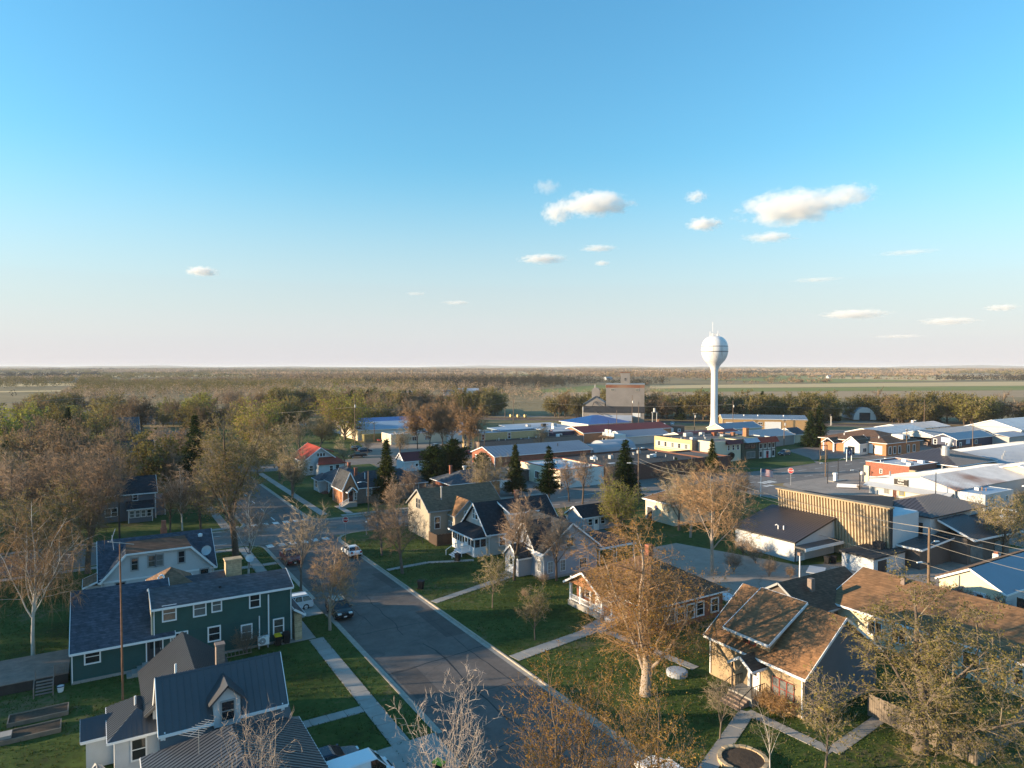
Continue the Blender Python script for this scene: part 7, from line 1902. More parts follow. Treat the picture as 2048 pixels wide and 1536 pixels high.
class Grow:
    def __init__(s, seed):
        s.r = np.random.RandomState(seed)
        s.tv, s.tq, s.tn = [], [], 0      # trunk and limbs
        s.bv, s.bq, s.bn = [], [], 0      # finer branches, part of the crown
        s.tw = []                         # twigs: start, direction, length
    def tube(s, pts, rad, n, fine):
        k = len(pts)
        d = np.gradient(pts, axis=0); d /= np.linalg.norm(d, axis=1)[:, None] + 1e-9
        u = np.where(np.abs(d[:, 2:3]) < 0.9, np.array([[0, 0, 1.0]]), np.array([[1.0, 0, 0]]))
        x = np.cross(d, u); x /= np.linalg.norm(x, axis=1)[:, None] + 1e-9
        y = np.cross(d, x)
        a = np.arange(n) * 2 * math.pi / n
        ring = pts[:, None, :] + (x[:, None, :] * np.cos(a)[None, :, None] + y[:, None, :] * np.sin(a)[None, :, None]) * np.asarray(rad)[:, None, None]
        base = s.bn if fine else s.tn
        i = np.arange(k - 1)[:, None] * n; j = np.arange(n)[None, :]; j2 = (j + 1) % n
        q = np.stack([i + j, i + j2, i + n + j2, i + n + j], -1).reshape(-1, 4) + base
        if fine:
            s.bv.append(ring.reshape(-1, 3)); s.bq.append(q); s.bn += k * n
        else:
            s.tv.append(ring.reshape(-1, 3)); s.tq.append(q); s.tn += k * n
    def branch(s, p, d, L, r, lvl, P):
        rng = s.r
        nseg = max(2, int(L / P['seg'][lvl]))
        pts = [p]; q = p.copy(); dd = d.copy()
        st = L / nseg
        for i in range(nseg):
            dd = dd + rng.normal(0, P['wob'][lvl], 3); dd[2] += P['up'][lvl]
            dd /= np.linalg.norm(dd)
            q = q + dd * st; pts.append(q)
        pts = np.array(pts)
        t = np.linspace(0, 1, nseg + 1)
        end = P['taper'][lvl]
        rad = r * (1 - (1 - end) * t)
        if r > P.get('min_r', 0.008):
            s.tube(pts, rad, P['sides'][lvl], lvl >= P['fine'])
        nl = len(P['seg'])
        if lvl + 1 < nl:
            n = max(1, int(round(P['num'][lvl] * (1 if lvl == 0 else max(0.35, L / P['ref'][lvl])) * rng.uniform(0.85, 1.15))))
            t0 = P['start'][lvl]
            for i in range(n):
                tt = t0 + (1 - t0) * ((i + rng.uniform(0.1, 0.9)) / n) ** P.get('bias', 1.0)
                f = tt * nseg; a = min(int(f), nseg - 1); w = f - a
                pos = pts[a] * (1 - w) + pts[a + 1] * w
                dirn = pts[a + 1] - pts[a]; dirn /= np.linalg.norm(dirn)
                ang = math.radians(P['ang'][lvl] * rng.uniform(0.7, 1.3)) * (1 - 0.35 * tt if lvl == 0 else 1)
                az = (i * 2.4 + rng.uniform(-0.6, 0.6))
                u = np.cross(dirn, [0.3, 0.2, 1.0]); u /= np.linalg.norm(u) + 1e-9; v = np.cross(dirn, u)
                nd = dirn * math.cos(ang) + (u * math.cos(az) + v * math.sin(az)) * math.sin(ang)
                cl = L * P['ratio'][lvl] * rng.uniform(0.75, 1.2) * (1 - P['short'][lvl] * tt)
                cr = max(r * (1 - (1 - end) * tt) * P['rr'][lvl], P['tw_r'])
                s.branch(pos, nd, cl, cr, lvl + 1, P)
            if lvl == 0 and P.get('leader', True):
                s.branch(pts[-1], dd, L * P['ratio'][0] * 0.9, r * end * 0.95, 1, P)
        else:
            n = max(1, int(round(P['twigs'] * L / P['ref'][lvl] * rng.uniform(0.7, 1.3))))
            tt = rng.uniform(0.15, 1.0, n)
            f = tt * nseg; a = np.minimum(f.astype(int), nseg - 1); w = (f - a)[:, None]
            pos = pts[a] * (1 - w) + pts[a + 1] * w
            dirn = pts[a + 1] - pts[a]; dirn /= np.linalg.norm(dirn, axis=1)[:, None]
            rd = dirn * 0.9 + rng.normal(0, P.get('tw_spread', 0.6), (n, 3)); rd[:, 2] += P.get('tw_up', 0.15)
            rd /= np.linalg.norm(rd, axis=1)[:, None]
            ln = P['tw_len'] * rng.uniform(0.5, 1.3, n)
            s.tw.append(np.concatenate([pos, rd, ln[:, None]], 1))
    def finish(s, P):
        rng = s.r
        tr = np_mesh("trunk", np.concatenate(s.tv), np.zeros((0, 3)), np.concatenate(s.tq), [P['bark']], smooth=True)
        T_ = np.concatenate(s.tw); n = len(T_)
        p, d, L = T_[:, :3], T_[:, 3:6], T_[:, 6:7]
        V, Tn, tm, off = [], [], [], 0
        Q = np.zeros((0, 4), dtype=int)
        if s.bv:
            V.append(np.concatenate(s.bv)); Q = np.concatenate(s.bq); off = s.bn
        drop = P.get('droop', 0.0)
        mid = p + d * L * 0.5 + np.array([0, 0, -1.0]) * drop * L * 0.2; tip = p + d * L + np.array([0, 0, -1.0]) * drop * L + rng.normal(0, 0.08, (n, 3)) * L
        x = np.cross(d, [0.31, 0.17, 0.9]); x /= np.linalg.norm(x, axis=1)[:, None] + 1e-9; y = np.cross(d, x)
        r = P['tw_r'] * rng.uniform(0.7, 1.2, (n, 1))
        if P.get('cone'):
            vv = np.stack([p + (x * math.cos(a) + y * math.sin(a)) * r for a in (0, 2.094, 4.189)] + [tip], 1).reshape(-1, 3)
            tt = (np.arange(n)[:, None, None] * 4 + np.array([[0, 1, 3], [1, 2, 3], [2, 0, 3]])[None]).reshape(-1, 3) + off
            V.append(vv); Tn.append(tt); tm.append(np.zeros(len(tt), int)); off += len(vv)
        elif P.get('flat'):
            vv = np.stack([p - x * r, p + x * r, tip], 1).reshape(-1, 3)
            tt = np.arange(n)[:, None] * 3 + np.array([[0, 1, 2]]) + off
            V.append(vv); Tn.append(tt); tm.append(np.zeros(len(tt), int)); off += len(vv)
        else:
            rings = [p + (x * math.cos(a) + y * math.sin(a)) * r for a in (0, 2.094, 4.189)] + [mid + (x * math.cos(a) + y * math.sin(a)) * r * 0.75 for a in (0, 2.094, 4.189)] + [tip]
            vv = np.stack(rings, 1).reshape(-1, 3)
            fc = []
            for j in range(3):
                j2 = (j + 1) % 3
                fc += [(j, j2, j2 + 3), (j, j2 + 3, j + 3), (j + 3, j2 + 3, 6)]
            tt = (np.arange(n)[:, None, None] * 7 + np.array(fc)[None]).reshape(-1, 3) + off
            V.append(vv); Tn.append(tt); tm.append(np.zeros(len(tt), int)); off += len(vv)
        nl = P.get('leaves', 0)
        if nl > 0:
            m = int(n * nl)
            k = rng.randint(0, n, m); u = rng.uniform(0.25, 1.05, (m, 1))
            a = np.where(u < 0.5, p[k] + (mid[k] - p[k]) * (u * 2), mid[k] + (tip[k] - mid[k]) * (u * 2 - 1))
            sz = P['leaf'] * rng.uniform(0.55, 1.35, (m, 1))
            c = a + rng.normal(0, 1, (m, 3)) * sz * P.get('leaf_off', 0.5)
            e1 = rng.normal(0, 1, (m, 3)); e1 /= np.linalg.norm(e1, axis=1)[:, None]
            e2 = np.cross(e1, rng.normal(0, 1, (m, 3))); e2 /= np.linalg.norm(e2, axis=1)[:, None]
            vv = np.stack([c - e1 * sz * 0.6, c + e2 * sz * 0.4, c + e1 * sz * 0.6, c - e2 * sz * 0.4], 1).reshape(-1, 3)
            tt = (np.arange(m)[:, None, None] * 4 + np.array([[0, 1, 2], [0, 2, 3]])[None]).reshape(-1, 3) + off
            V.append(vv); Tn.append(tt); tm.append(np.ones(len(tt), int)); off += len(vv)
        cr = np_mesh("crown", np.concatenate(V), np.concatenate(Tn), Q, [P['twig'], P.get('leafm', P['twig'])], np.concatenate(tm))
        return tr, cr

def P_(**k):
    b = dict(seg=[1.6, 1.0, 0.8, 0.6], wob=[0.05, 0.09, 0.13, 0.17], up=[0.02, 0.05, 0.04, 0.02], taper=[0.62, 0.10, 0.2, 0.4], sides=[9, 6, 4, 3], fine=2,
             num=[7, 10, 8], ref=[1, 7.0, 3.2, 1.6], start=[0.5, 0.15, 0.12], ang=[42, 46, 48], ratio=[1.5, 0.46, 0.5], short=[0.2, 0.45, 0.35], rr=[0.46, 0.42, 0.5],
             twigs=26, tw_len=0.8, tw_r=0.014, cone=True, bark="bark_grey", twig="twig_brown")
    b.update(k); return b
SM = dict(seg=[0.7, 0.6, 0.45, 0.35], ref=[1, 3.4, 1.6, 0.8], num=[7, 8, 6], twigs=12, tw_len=0.42, tw_r=0.010)
FAR = dict(seg=[2, 2, 1.6], wob=[0.05, 0.12, 0.16], up=[0.02, 0.05, 0.03], taper=[0.6, 0.25, 0.4], sides=[6, 4, 3], num=[12, 10], ref=[1, 6, 2.6], start=[0.25, 0.15], ang=[46, 50], ratio=[2.9, 0.46], short=[0.3, 0.4], rr=[0.4, 0.45], twigs=30, tw_len=1.1, tw_r=0.035, cone=False, flat=True, bark="bark_brown")
KINDS = {
    # name: (height used while growing, trunk radius, trunk share of height, parameters)
    'elm': (12, 0.24, 0.40, P_(ang=[44, 48, 50], leaves=0.25, leaf=0.10, leafm="leaf_brown")),
    'elm_r': (12, 0.19, 0.36, P_(ang=[32, 42, 48], twig="twig_brown", bark="bark_brown", leaves=0.3, leaf=0.10, leafm="leaf_brown")),
    'elm_o': (12, 0.22, 0.42, P_(ang=[42, 48, 50], twig="twig_orange", bark="bark_pale", leaves=0.5, leaf=0.10, leafm="leaf_tan", ratio=[1.4, 0.46, 0.5])),
    'elm_p': (15, 0.20, 0.30, P_(ang=[26, 38, 45], up=[0.02, 0.08, 0.06, 0.03], ratio=[2.3, 0.42, 0.5], num=[8, 9, 7], tw_len=0.9, tw_r=0.022, twig="twig_orange", bark="bark_brown", leaves=0.6, leaf=0.16, leafm="leaf_brown")),
    'small': (6, 0.075, 0.36, P_(**SM, ang=[34, 42, 45], up=[0.02, 0.08, 0.06, 0.03], twig="twig_grey", ratio=[1.7, 0.45, 0.5])),
    'small_g': (6, 0.07, 0.34, P_(**SM, ang=[38, 44, 45], twig="twig_grey", leaves=1.4, leaf=0.09, leafm="leaf_olive", ratio=[1.8, 0.45, 0.5])),
    'birch': (11, 0.14, 0.42, P_(ang=[34, 42, 50], droop=0.4, twig="twig_brown", bark="bark_birch", taper=[0.5, 0.22, 0.3, 0.4], fine=3, twigs=16)),
    'birch_w': (15, 0.17, 0.42, P_(num=[12, 10, 8], ang=[36, 46, 50], twigs=13, tw_len=1.1, tw_r=0.012, droop=0.75, cone=False, twig="twig_orange", bark="bark_birch", taper=[0.45, 0.22, 0.3, 0.4], fine=3, leaves=1.0, leaf=0.07, leafm="leaf_tan", ratio=[1.2, 0.44, 0.5])),
    'birch_s': (6, 0.05, 0.42, P_(**{**SM, 'num': [7, 6, 4], 'twigs': 5}, ang=[38, 42, 45], twig="twig_grey", bark="bark_birch", ratio=[1.3, 0.45, 0.5])),
    'olive': (12, 0.22, 0.30, P_(ang=[44, 48, 50], ratio=[1.9, 0.46, 0.5], leaves=1.3, leaf=0.13, leafm="leaf_olive", twig="twig_grey")),
    'olive_b': (12, 0.22, 0.30, P_(ang=[46, 50, 50], ratio=[1.9, 0.46, 0.5], leaves=0.55, leaf=0.12, leafm="leaf_olive", twig="twig_grey")),
    'olive_tall': (20, 0.42, 0.36, P_(seg=[2, 1.5, 1.1, 0.8], num=[8, 13, 10], ref=[1, 12, 5, 2.5], ang=[32, 44, 50], ratio=[1.6, 0.46, 0.5], twigs=28, tw_len=1.0, tw_r=0.016, leaves=1.3, leaf=0.16, leafm="leaf_olive", twig="twig_grey", bark="bark_brown")),
    'olive_big': (13, 0.42, 0.24, P_(seg=[0.9, 1.0, 0.7, 0.5], num=[8, 13, 10], ref=[1, 7.5, 3.2, 1.5], start=[0.4, 0.15, 0.12], ang=[56, 48, 50], up=[0.02, 0.05, 0.03, 0.01], ratio=[2.5, 0.45, 0.5], twigs=26, tw_len=0.62, tw_r=0.009, cone=True, leaves=2.0, leaf=0.10, leafm="leaf_olive", twig="twig_grey", droop=0.2)),
    'maple': (15, 0.40, 0.26, P_(seg=[1.2, 1.0, 0.8, 0.5], num=[8, 14, 10], ref=[1, 8.5, 3.6, 1.7], start=[0.3, 0.12, 0.12], ang=[46, 48, 50], up=[0.02, 0.07, 0.02, -0.01], ratio=[2.5, 0.46, 0.5], twigs=22, tw_len=0.85, tw_r=0.009, cone=True, leaves=1.6, leaf=0.08, leafm="leaf_orange", twig="twig_orange", bark="bark_pale", droop=0.4)),
    'fg_bare': (12, 0.12, 0.30, P_(seg=[1.0, 0.6, 0.35, 0.25], num=[11, 11, 6], ref=[1, 7, 2.8, 1.2], start=[0.45, 0.3, 0.25], ang=[32, 40, 44], wob=[0.05, 0.12, 0.2, 0.24], up=[0.02, 0.08, 0.08, 0.06], ratio=[2.2, 0.36, 0.42], twigs=5, tw_len=0.36, tw_r=0.009, cone=False, taper=[0.6, 0.16, 0.3, 0.5], min_r=0.006, twig="twig_pale", bark="bark_pale", fine=3, sides=[9, 7, 5, 4])),
    'fg_orange': (12, 0.18, 0.28, P_(seg=[1.0, 0.7, 0.5, 0.3], num=[11, 14, 8], ref=[1, 7, 2.8, 1.2], start=[0.35, 0.2, 0.15], ang=[44, 40, 40], up=[0.02, 0.09, 0.11, 0.10], ratio=[2.4, 0.38, 0.48], twigs=7, tw_len=0.45, tw_r=0.008, tw_up=0.45, cone=True, leaves=3.4, leaf=0.06, leaf_off=0.5, leafm="leaf_orange", twig="twig_orange", bark="bark_grey")),
    'willow': (8, 0.12, 0.16, P_(seg=[0.6, 0.6, 0.5, 0.4], num=[14, 11, 8], ref=[1, 5, 2.2, 1.1], start=[0.1, 0.15, 0.12], ang=[48, 40, 45], up=[0.02, 0.1, 0.08, 0.04], ratio=[4.4, 0.45, 0.5], twigs=8, tw_len=0.55, tw_r=0.012, leaves=1.8, leaf=0.13, leafm="leaf_yellowgreen", twig="twig_grey")),
    'willow_y': (15, 0.35, 0.16, P_(seg=[1.2, 1.2, 0.9, 0.7], num=[13, 10, 8], ref=[1, 9, 4, 2], start=[0.2, 0.15, 0.12], ang=[44, 42, 45], ratio=[4.2, 0.45, 0.5], twigs=9, tw_len=1.1, tw_r=0.02, leaves=1.6, leaf=0.24, leafm="leaf_yellowgreen", twig="twig_orange", droop=0.4)),
    'shrub': (2.2, 0.03, 0.12, P_(seg=[0.2, 0.3, 0.25, 0.2], num=[16, 7, 5], ref=[1, 1.4, 0.7, 0.4], start=[0.0, 0.2, 0.2], ang=[34, 30, 35], up=[0.02, 0.05, 0.05, 0.03], ratio=[6.0, 0.5, 0.5], twigs=5, tw_len=0.3, tw_r=0.008, twig="twig_brown", min_r=0.004)),
    'shrub_r': (2.4, 0.03, 0.12, P_(seg=[0.2, 0.3, 0.25, 0.2], num=[16, 7, 5], ref=[1, 1.4, 0.7, 0.4], start=[0.0, 0.2, 0.2], ang=[36, 30, 35], ratio=[6.0, 0.5, 0.5], twigs=6, tw_len=0.3, tw_r=0.008, twig="twig_red", min_r=0.004)),
    'shrub_o': (1.6, 0.03, 0.12, P_(seg=[0.2, 0.3, 0.25, 0.2], num=[16, 7, 5], ref=[1, 1.0, 0.5, 0.3], start=[0.0, 0.2, 0.2], ang=[46, 34, 35], ratio=[6.0, 0.5, 0.5], twigs=7, tw_len=0.22, tw_r=0.008, twig="twig_orange", min_r=0.004, leaves=0.8, leaf=0.05, leafm="leaf_orange")),
    # far kinds, coarser
    'far_brown': (12, 0.2, 0.2, P_(**FAR, leaves=1.2, leaf=0.28, leafm="leaf_brown", twig="twig_brown")),
    'far_tan': (13, 0.2, 0.24, P_(**{**FAR, 'ang': [36, 44], 'ratio': [2.4, 0.42]}, leaves=1.0, leaf=0.28, leafm="leaf_tan", twig="twig_orange")),
    'far_olive': (12, 0.2, 0.16, P_(**{**FAR, 'ratio': [3.6, 0.46]}, leaves=2.0, leaf=0.28, leafm="leaf_olive", twig="twig_grey")),
    'far_green': (12, 0.2, 0.15, P_(**{**FAR, 'ratio': [3.8, 0.46]}, leaves=2.2, leaf=0.28, leafm="leaf_green", twig="twig_grey")),
    'far_yellow': (12, 0.2, 0.15, P_(**{**FAR, 'ratio': [3.8, 0.46]}, leaves=2.0, leaf=0.28, leafm="leaf_yellowgreen", twig="twig_grey")),
}
def conifer(seed, H, width, style):
    """spruce or pine: trunk plus whorls of drooping sprays"""
    r = np.random.RandomState(seed)
    tr = MB().tube([(0, 0, 0), (0.05, 0, H * 0.5), (0, 0, H * 0.98)], [H * 0.018, H * 0.011, 0.02], 7).mesh("trunk", "bark_brown", smooth=True)
    V, T_, n = [], [], 0
    z0 = {'spruce': 0.06, 'spruce_g': 0.12, 'pine': 0.28, 'pine_r': 0.12}[style]
    z = z0
    while z < 0.99:
        f = (z - z0) / (1 - z0)
        if style == 'pine_r':
            R_ = width * math.sqrt(max(0.03, 1 - (2 * f - 0.75) ** 2 / 1.6)) * (1 if f < 0.8 else 1 - (f - 0.8) * 2.5)
        elif style == 'pine':
            R_ = width * (1 - f) ** 0.8 * r.uniform(0.55, 1.15) + 0.15
        else:
            R_ = width * (1 - f) ** 0.92 + 0.12
        nb = int(8 + 12 * (1 - f))
        for b in range(nb):
            a = r.uniform(0, 6.283); L = R_ * r.uniform(0.65, 1.12)
            ns = max(2, int(L / 0.32))
            droop = {'spruce': 0.32, 'spruce_g': 0.22, 'pine': 0.05, 'pine_r': -0.1}[style]
            for k in range(ns):
                t = (k + 0.6) / ns
                c = np.array([math.cos(a) * L * t, math.sin(a) * L * t, z * H - droop * L * t + 0.12 * L * t * t])
                m = 5
                for q in range(m):
                    s = (0.44 if style != 'pine_r' else 0.48) * r.uniform(0.7, 1.3) * (1.1 - 0.4 * t)
                    dd = np.array([math.cos(a), math.sin(a), r.uniform(-0.7, 0.25)]) + r.normal(0, 0.75, 3)
                    dd /= np.linalg.norm(dd); e = np.cross(dd, r.normal(0, 1, 3)); e /= np.linalg.norm(e) + 1e-9
                    p0 = c + r.normal(0, 0.09, 3)
                    V += [p0 - e * s * 0.22, p0 + e * s * 0.22, p0 + dd * s * 1.5]
                    T_.append((n, n + 1, n + 2)); n += 3
        z += (0.042 if style in ('spruce', 'spruce_g', 'pine_r') else 0.06) * r.uniform(0.8, 1.2) * (14 / max(H, 8)) ** 0.5 * 0.8
    cr = np_mesh("crown", np.array(V), np.array(T_), np.zeros((0, 4)), ["needle_olive" if style in ('spruce_g',) else "needle"])
    return tr, cr
_tpl = {}
def template(kind, var=0):
    if (kind, var) in _tpl:
        return _tpl[(kind, var)]
    seed = sum(ord(c) for c in kind) * 7 + var * 101
    if kind in ('spruce', 'spruce_g', 'pine', 'pine_r'):
        H = {'spruce': 12, 'spruce_g': 12, 'pine': 12, 'pine_r': 9}[kind]
        t = conifer(seed, H, {'spruce': 3.7, 'spruce_g': 2.9, 'pine': 3.0, 'pine_r': 3.3}[kind], kind)
        h = H
    else:
        H, r0, share, P = KINDS[kind]
        G = Grow(seed)
        G.branch(np.zeros(3), np.array([0.03, 0.02, 1.0]), H * share, r0, 0, P)
        t = G.finish(P)
        co = np.empty(len(t[1].vertices) * 3, dtype=np.float32); t[1].vertices.foreach_get("co", co)
        h = float(np.percentile(co.reshape(-1, 3)[:, 2], 99.6))
    _tpl[(kind, var)] = (t[0], t[1], h)
    return _tpl[(kind, var)]
_ti = [0]
def tree(x, y, h, kind, label, var=0, rot=None, group=None, wide=1.0, name=None, z=0.0):
    tr, cr, th = template(kind, var)
    _ti[0] += 1
    s = h / th
    nm = name or {'spruce': 'spruce_tree', 'spruce_g': 'spruce_tree', 'pine': 'pine_tree', 'pine_r': 'pine_tree', 'birch': 'birch_tree', 'birch_w': 'birch_tree', 'birch_s': 'birch_tree', 'willow': 'willow_tree', 'willow_y': 'willow_tree'}.get(kind, 'shrub' if kind.startswith('shrub') else 'bare_tree' if kind.startswith(('elm', 'small', 'fg', 'far_brown', 'far_tan')) else 'budding_tree')
    o = ob(nm, None, None, (x, y, z), (0, 0, rot if rot is not None else (_ti[0] * 2.399) % 6.283))
    o.scale = (s * wide, s * wide, s)
    o["label"] = label; o["category"] = 'shrub' if nm == 'shrub' else 'tree'
    if group:
        o["group"] = group
    ob("trunk", tr, o); ob("crown", cr, o)
    return o
NEAR = [
    (-10.2, 127.6, 14.6, 'elm', "bare tree across the cross street at the left edge"),
    (-5.6, 127.2, 15.4, 'elm_r', "bare brown tree by the far sidewalk left of the slate grey house"),
    (1.2, 157.0, 13.2, 'elm', "bare tree crown rising behind the slate grey house"),
    (-4.6, 160.0, 12.4, 'elm_o', "tan bare tree left behind the slate grey house"),
    (-13.3, 192.4, 13.3, 'elm', "bare tree near the tall left-edge spruce"),
    (13.4, 159.3, 11.6, 'elm_r', "bare tree between the slate house and the dark spruce"),
    (15.6, 233.0, 11.6, 'elm', "bare tree right of the dark gabled house"),
    (-2.6, 134.4, 12.2, 'elm_r', "bare tree at the slate grey house's left corner"),
    (-14.2, 169.6, 13.2, 'olive_b', "grey-olive tree at the left edge below the spruce"),
    (-8.9, 201.9, 13.6, 'elm_p', "pinkish bare tree left of the olive gabled house"),
    (10.4, 127.6, 9.8, 'elm_r', "thin bare tree left of the white-trunked birch"),
    (35.4, 147.6, 12.2, 'olive_b', "olive-grey tree on the avenue's right side before the white bungalow"),
    (38.5, 173.0, 13.6, 'olive', "olive tree beside the avenue left of the red-roofed house"),
    (57.2, 180.4, 8.6, 'olive_b', "small olive-grey tree right of the red-roofed house"),
    (20.2, 198.3, 12.4, 'elm_o', "tan bare tree on the avenue's left beyond the spruce"),
    (34.9, 181.0, 11.4, 'olive', "olive tree at the avenue's right kerb beyond the tall one"),
    (88.6, 108.0, 9.3, 'elm_r', "bare tree beside the lamp pole by the dark brick store"),
    (124.5, 186.1, 9.0, 'olive_b', "thin tan tree behind the brick garage roof"),
    (101.6, 103.9, 8.4, 'elm_r', "bare tree right of the broad spruce"),
    (82.6, 79.4, 12.2, 'elm_o', "tan bare tree just left of the tall lit trunk"),
    (94.9, 82.5, 10.4, 'elm', "bare tree between the cream shop and the white hall"),
    (50.2, 109.4, 7.6, 'elm_r', "bare shrubby tree behind the beige house"),
    (-5.4, 78.6, 15.6, 'birch_w', "pale-barked birch with drooping orange twigs at the left edge"),
    (-5.27, 103.75, 13.66, 'olive', "olive budding tree at the left edge above the birch"),
    (-1.27, 107.9, 18.93, 'elm', "large bare forked tree beside the cross street on the left"),
    (-4.66, 130.39, 16.24, 'elm', "bare brown tree behind the large forked tree on the left"),
    (-10.22, 146.74, 12.84, 'elm', "bare tree with low spreading crown at the far left"),
    (-16.8, 183.76, 12.01, 'spruce', "tall dark spruce at the left edge"),
    (-7.81, 264.43, 14.67, 'spruce', "narrow pointed spruce behind the large bare tree on the left"),
    (-2.95, 261.47, 9.78, 'spruce', "shorter spruce right of the narrow pointed one on the left"),
    (18.74, 165.53, 17.03, 'spruce', "dark spruce beside the avenue beyond the cross street"),
    (12.3, 127.84, 11.69, 'birch', "white-trunked birch on the lawn of the slate grey house"),
    (14.99, 126.2, 10.84, 'elm_r', "thin dark-trunked tree beside the birch on the slate house lawn"),
    (20.54, 158.95, 10.8, 'birch', "small white-trunked birch by the avenue sidewalk"),
    (17.29, 106.21, 22.0, 'olive_tall', "tall spreading olive tree at the street corner"),
    (16.99, 94.97, 11.79, 'birch', "white-limbed birch between the white house and the avenue"),
    (21.49, 85.61, 11.44, 'small', "slim bare boulevard tree behind the white SUV"),
    (20.84, 71.14, 9.8, 'elm_o', "round bare boulevard tree beside the black SUV"),
    (35.8, 95.53, 9.06, 'elm', "bare tree on the corner lawn, left of two"),
    (35.02, 85.75, 11.05, 'elm', "bare tree on the corner lawn, right of two"),
    (36.51, 151.22, 7.11, 'olive', "low olive tree beside the avenue near the white bungalow"),
    (37.92, 57.63, 6.02, 'small_g', "young budding tree on the lawn in front of the brick bungalow"),
    (38.79, 67.87, 6.86, 'small_g', "small yellow-green budding tree on the path lawn"),
    (46.3, 75.34, 12.07, 'elm_r', "tall bare tree in front of the blue-grey gable house, left of two"),
    (50.91, 72.28, 9.69, 'elm_r', "bare tree in front of the blue-grey gable house, right of two"),
    (70.06, 63.33, 15.55, 'elm_o', "tall bare tree with lit trunk behind the bungalow"),
    (84.46, 83.79, 11.7, 'olive_b', "wide bare tree left of the tall lit trunk"),
    (76.35, 89.58, 8.43, 'willow', "bright spring-green willow bush behind the grey garage"),
    (94.49, 109.3, 12.83, 'spruce', "tall broad spruce in front of the dark brick store"),
    (135.52, 122.92, 9.31, 'spruce_g', "green spruce before the cream shop"),
    (128.78, 128.96, 4.31, 'spruce', "short dark spruce left of the green one"),
    (77.72, 126.07, 11.14, 'spruce_g', "tall thin-topped spruce left of the cream stucco shop"),
    (75.75, 110.14, 12.32, 'pine', "tall pine with bare lower trunk in front of the cream stucco shop"),
    (66.55, 143.69, 9.86, 'pine_r', "dark round pine behind the brick cottage, left of two"),
    (72.62, 145.5, 10.75, 'pine_r', "dark round pine behind the brick cottage, right of two"),
    (89.07, 161.25, 4.75, 'pine_r', "small dark pine beside the brick garage"),
    (50.82, 132.87, 12.9, 'spruce_g', "thin spruce in front of the brick cottage roof"),
    (213.22, 149.05, 12.44, 'spruce', "left one of the paired spruces beside the bank"),
    (215.91, 147.41, 14.19, 'spruce', "right one of the paired spruces beside the bank"),
    (84.34, 110.61, 10.52, 'elm_r', "bare tree with forked trunk before the white side wall"),
    (83.52, 114.13, 8.64, 'elm_r', "small bare reddish tree before the cream stucco shop"),
    (61.97, 112.2, 12.29, 'olive_b', "grey-olive tree between the office and the tall pine"),
    (53.95, 127.98, 8.12, 'elm_r', "bare shrubby tree in front of the brick cottage"),
    (44.84, 113.14, 8.87, 'elm_r', "bare bushy tree near the street lamp pole"),
    (62.1, 221.76, 14.18, 'olive', "olive tree behind the red-roofed house"),
    (53.41, 212.75, 13.87, 'olive_b', "grey-olive tree left of the red-roofed house"),
    (80.86, 254.61, 19.44, 'willow_y', "golden yellow willow before the pale-blue warehouse"),
    (44.31, 232.62, 17.93, 'willow_y', "bright yellow-green willow in the middle distance on the left"),
    (72.35, 205.32, 6.9, 'small', "small rounded grey bush tree beside the side street"),
    (79.69, 196.71, 9.25, 'olive_b', "thin tan tree in front of the cream shop"),
    (93.01, 213.95, 15.29, 'elm_p', "bare pinkish tree of the tall clump, first from the left"),
    (95.47, 209.19, 15.95, 'elm_p', "bare pinkish tree of the tall clump, second from the left"),
    (100.25, 209.52, 16.14, 'elm_p', "bare pinkish tree of the tall clump, third from the left"),
    (101.91, 205.26, 15.78, 'elm_p', "bare pinkish tree of the tall clump, fourth from the left"),
    (103.52, 196.48, 15.16, 'elm_p', "bare pinkish tree of the tall clump, rightmost"),
    (39.51, 43.03, 15.55, 'maple', "huge budding orange-brown maple on the bungalow lawn"),
    (50.51, 26.14, 12.83, 'olive_big', "massive olive-leaved tree in the lower right corner"),
    (39.61, 34.96, 5.49, 'small', "small bare tree in front of the tan house"),
    (38.67, 29.74, 5.47, 'birch_s', "slender pale birch on the path in front of the tan house"),
    (42.6, 28.34, 7.48, 'small_g', "bare twiggy tree at the corner of the tan house"),
    (111.72, 46.75, 9.8, 'olive', "budding olive tree in front of the white flatbed truck"),
    (111.78, 92.69, 7.61, 'elm_o', "bare tree with dense crown left of the fluted facade"),
]
WIDE = {'maple': 1.1, 'olive_big': 1.15}
cnt = {}
for x, y, h, k, lab in NEAR:
    v = cnt.get(k, 0); cnt[k] = v + 1
    nv = 3 if k in ('elm', 'elm_r', 'olive', 'elm_o') else 2
    w = 1.0
    if k in ('spruce', 'spruce_g', 'pine', 'pine_r') and h < 6:
        w = 1.5
    tree(x, y, h, k, lab, v % nv, wide=WIDE.get(k, w))
# tall street trees between the camera and the avenue: only their tops rise into view
tree(15.6, 31.6, 12.4, 'fg_bare', "pale bare treetop at the bottom edge left of the orange one", 0, 1.0, wide=0.95)
tree(6.2, 34.4, 11.9, 'fg_bare', "pale bare treetop before the metal-roofed house", 1, 2.2, wide=0.8)
tree(20.9, 29.4, 12.2, 'fg_orange', "orange-budded treetop at the bottom centre", 0, 0.4, wide=1.25)
tree(25.0, 27.2, 11.4, 'fg_orange', "orange-budded treetop at the bottom, right of the larger one", 1, 1.7, wide=1.1)
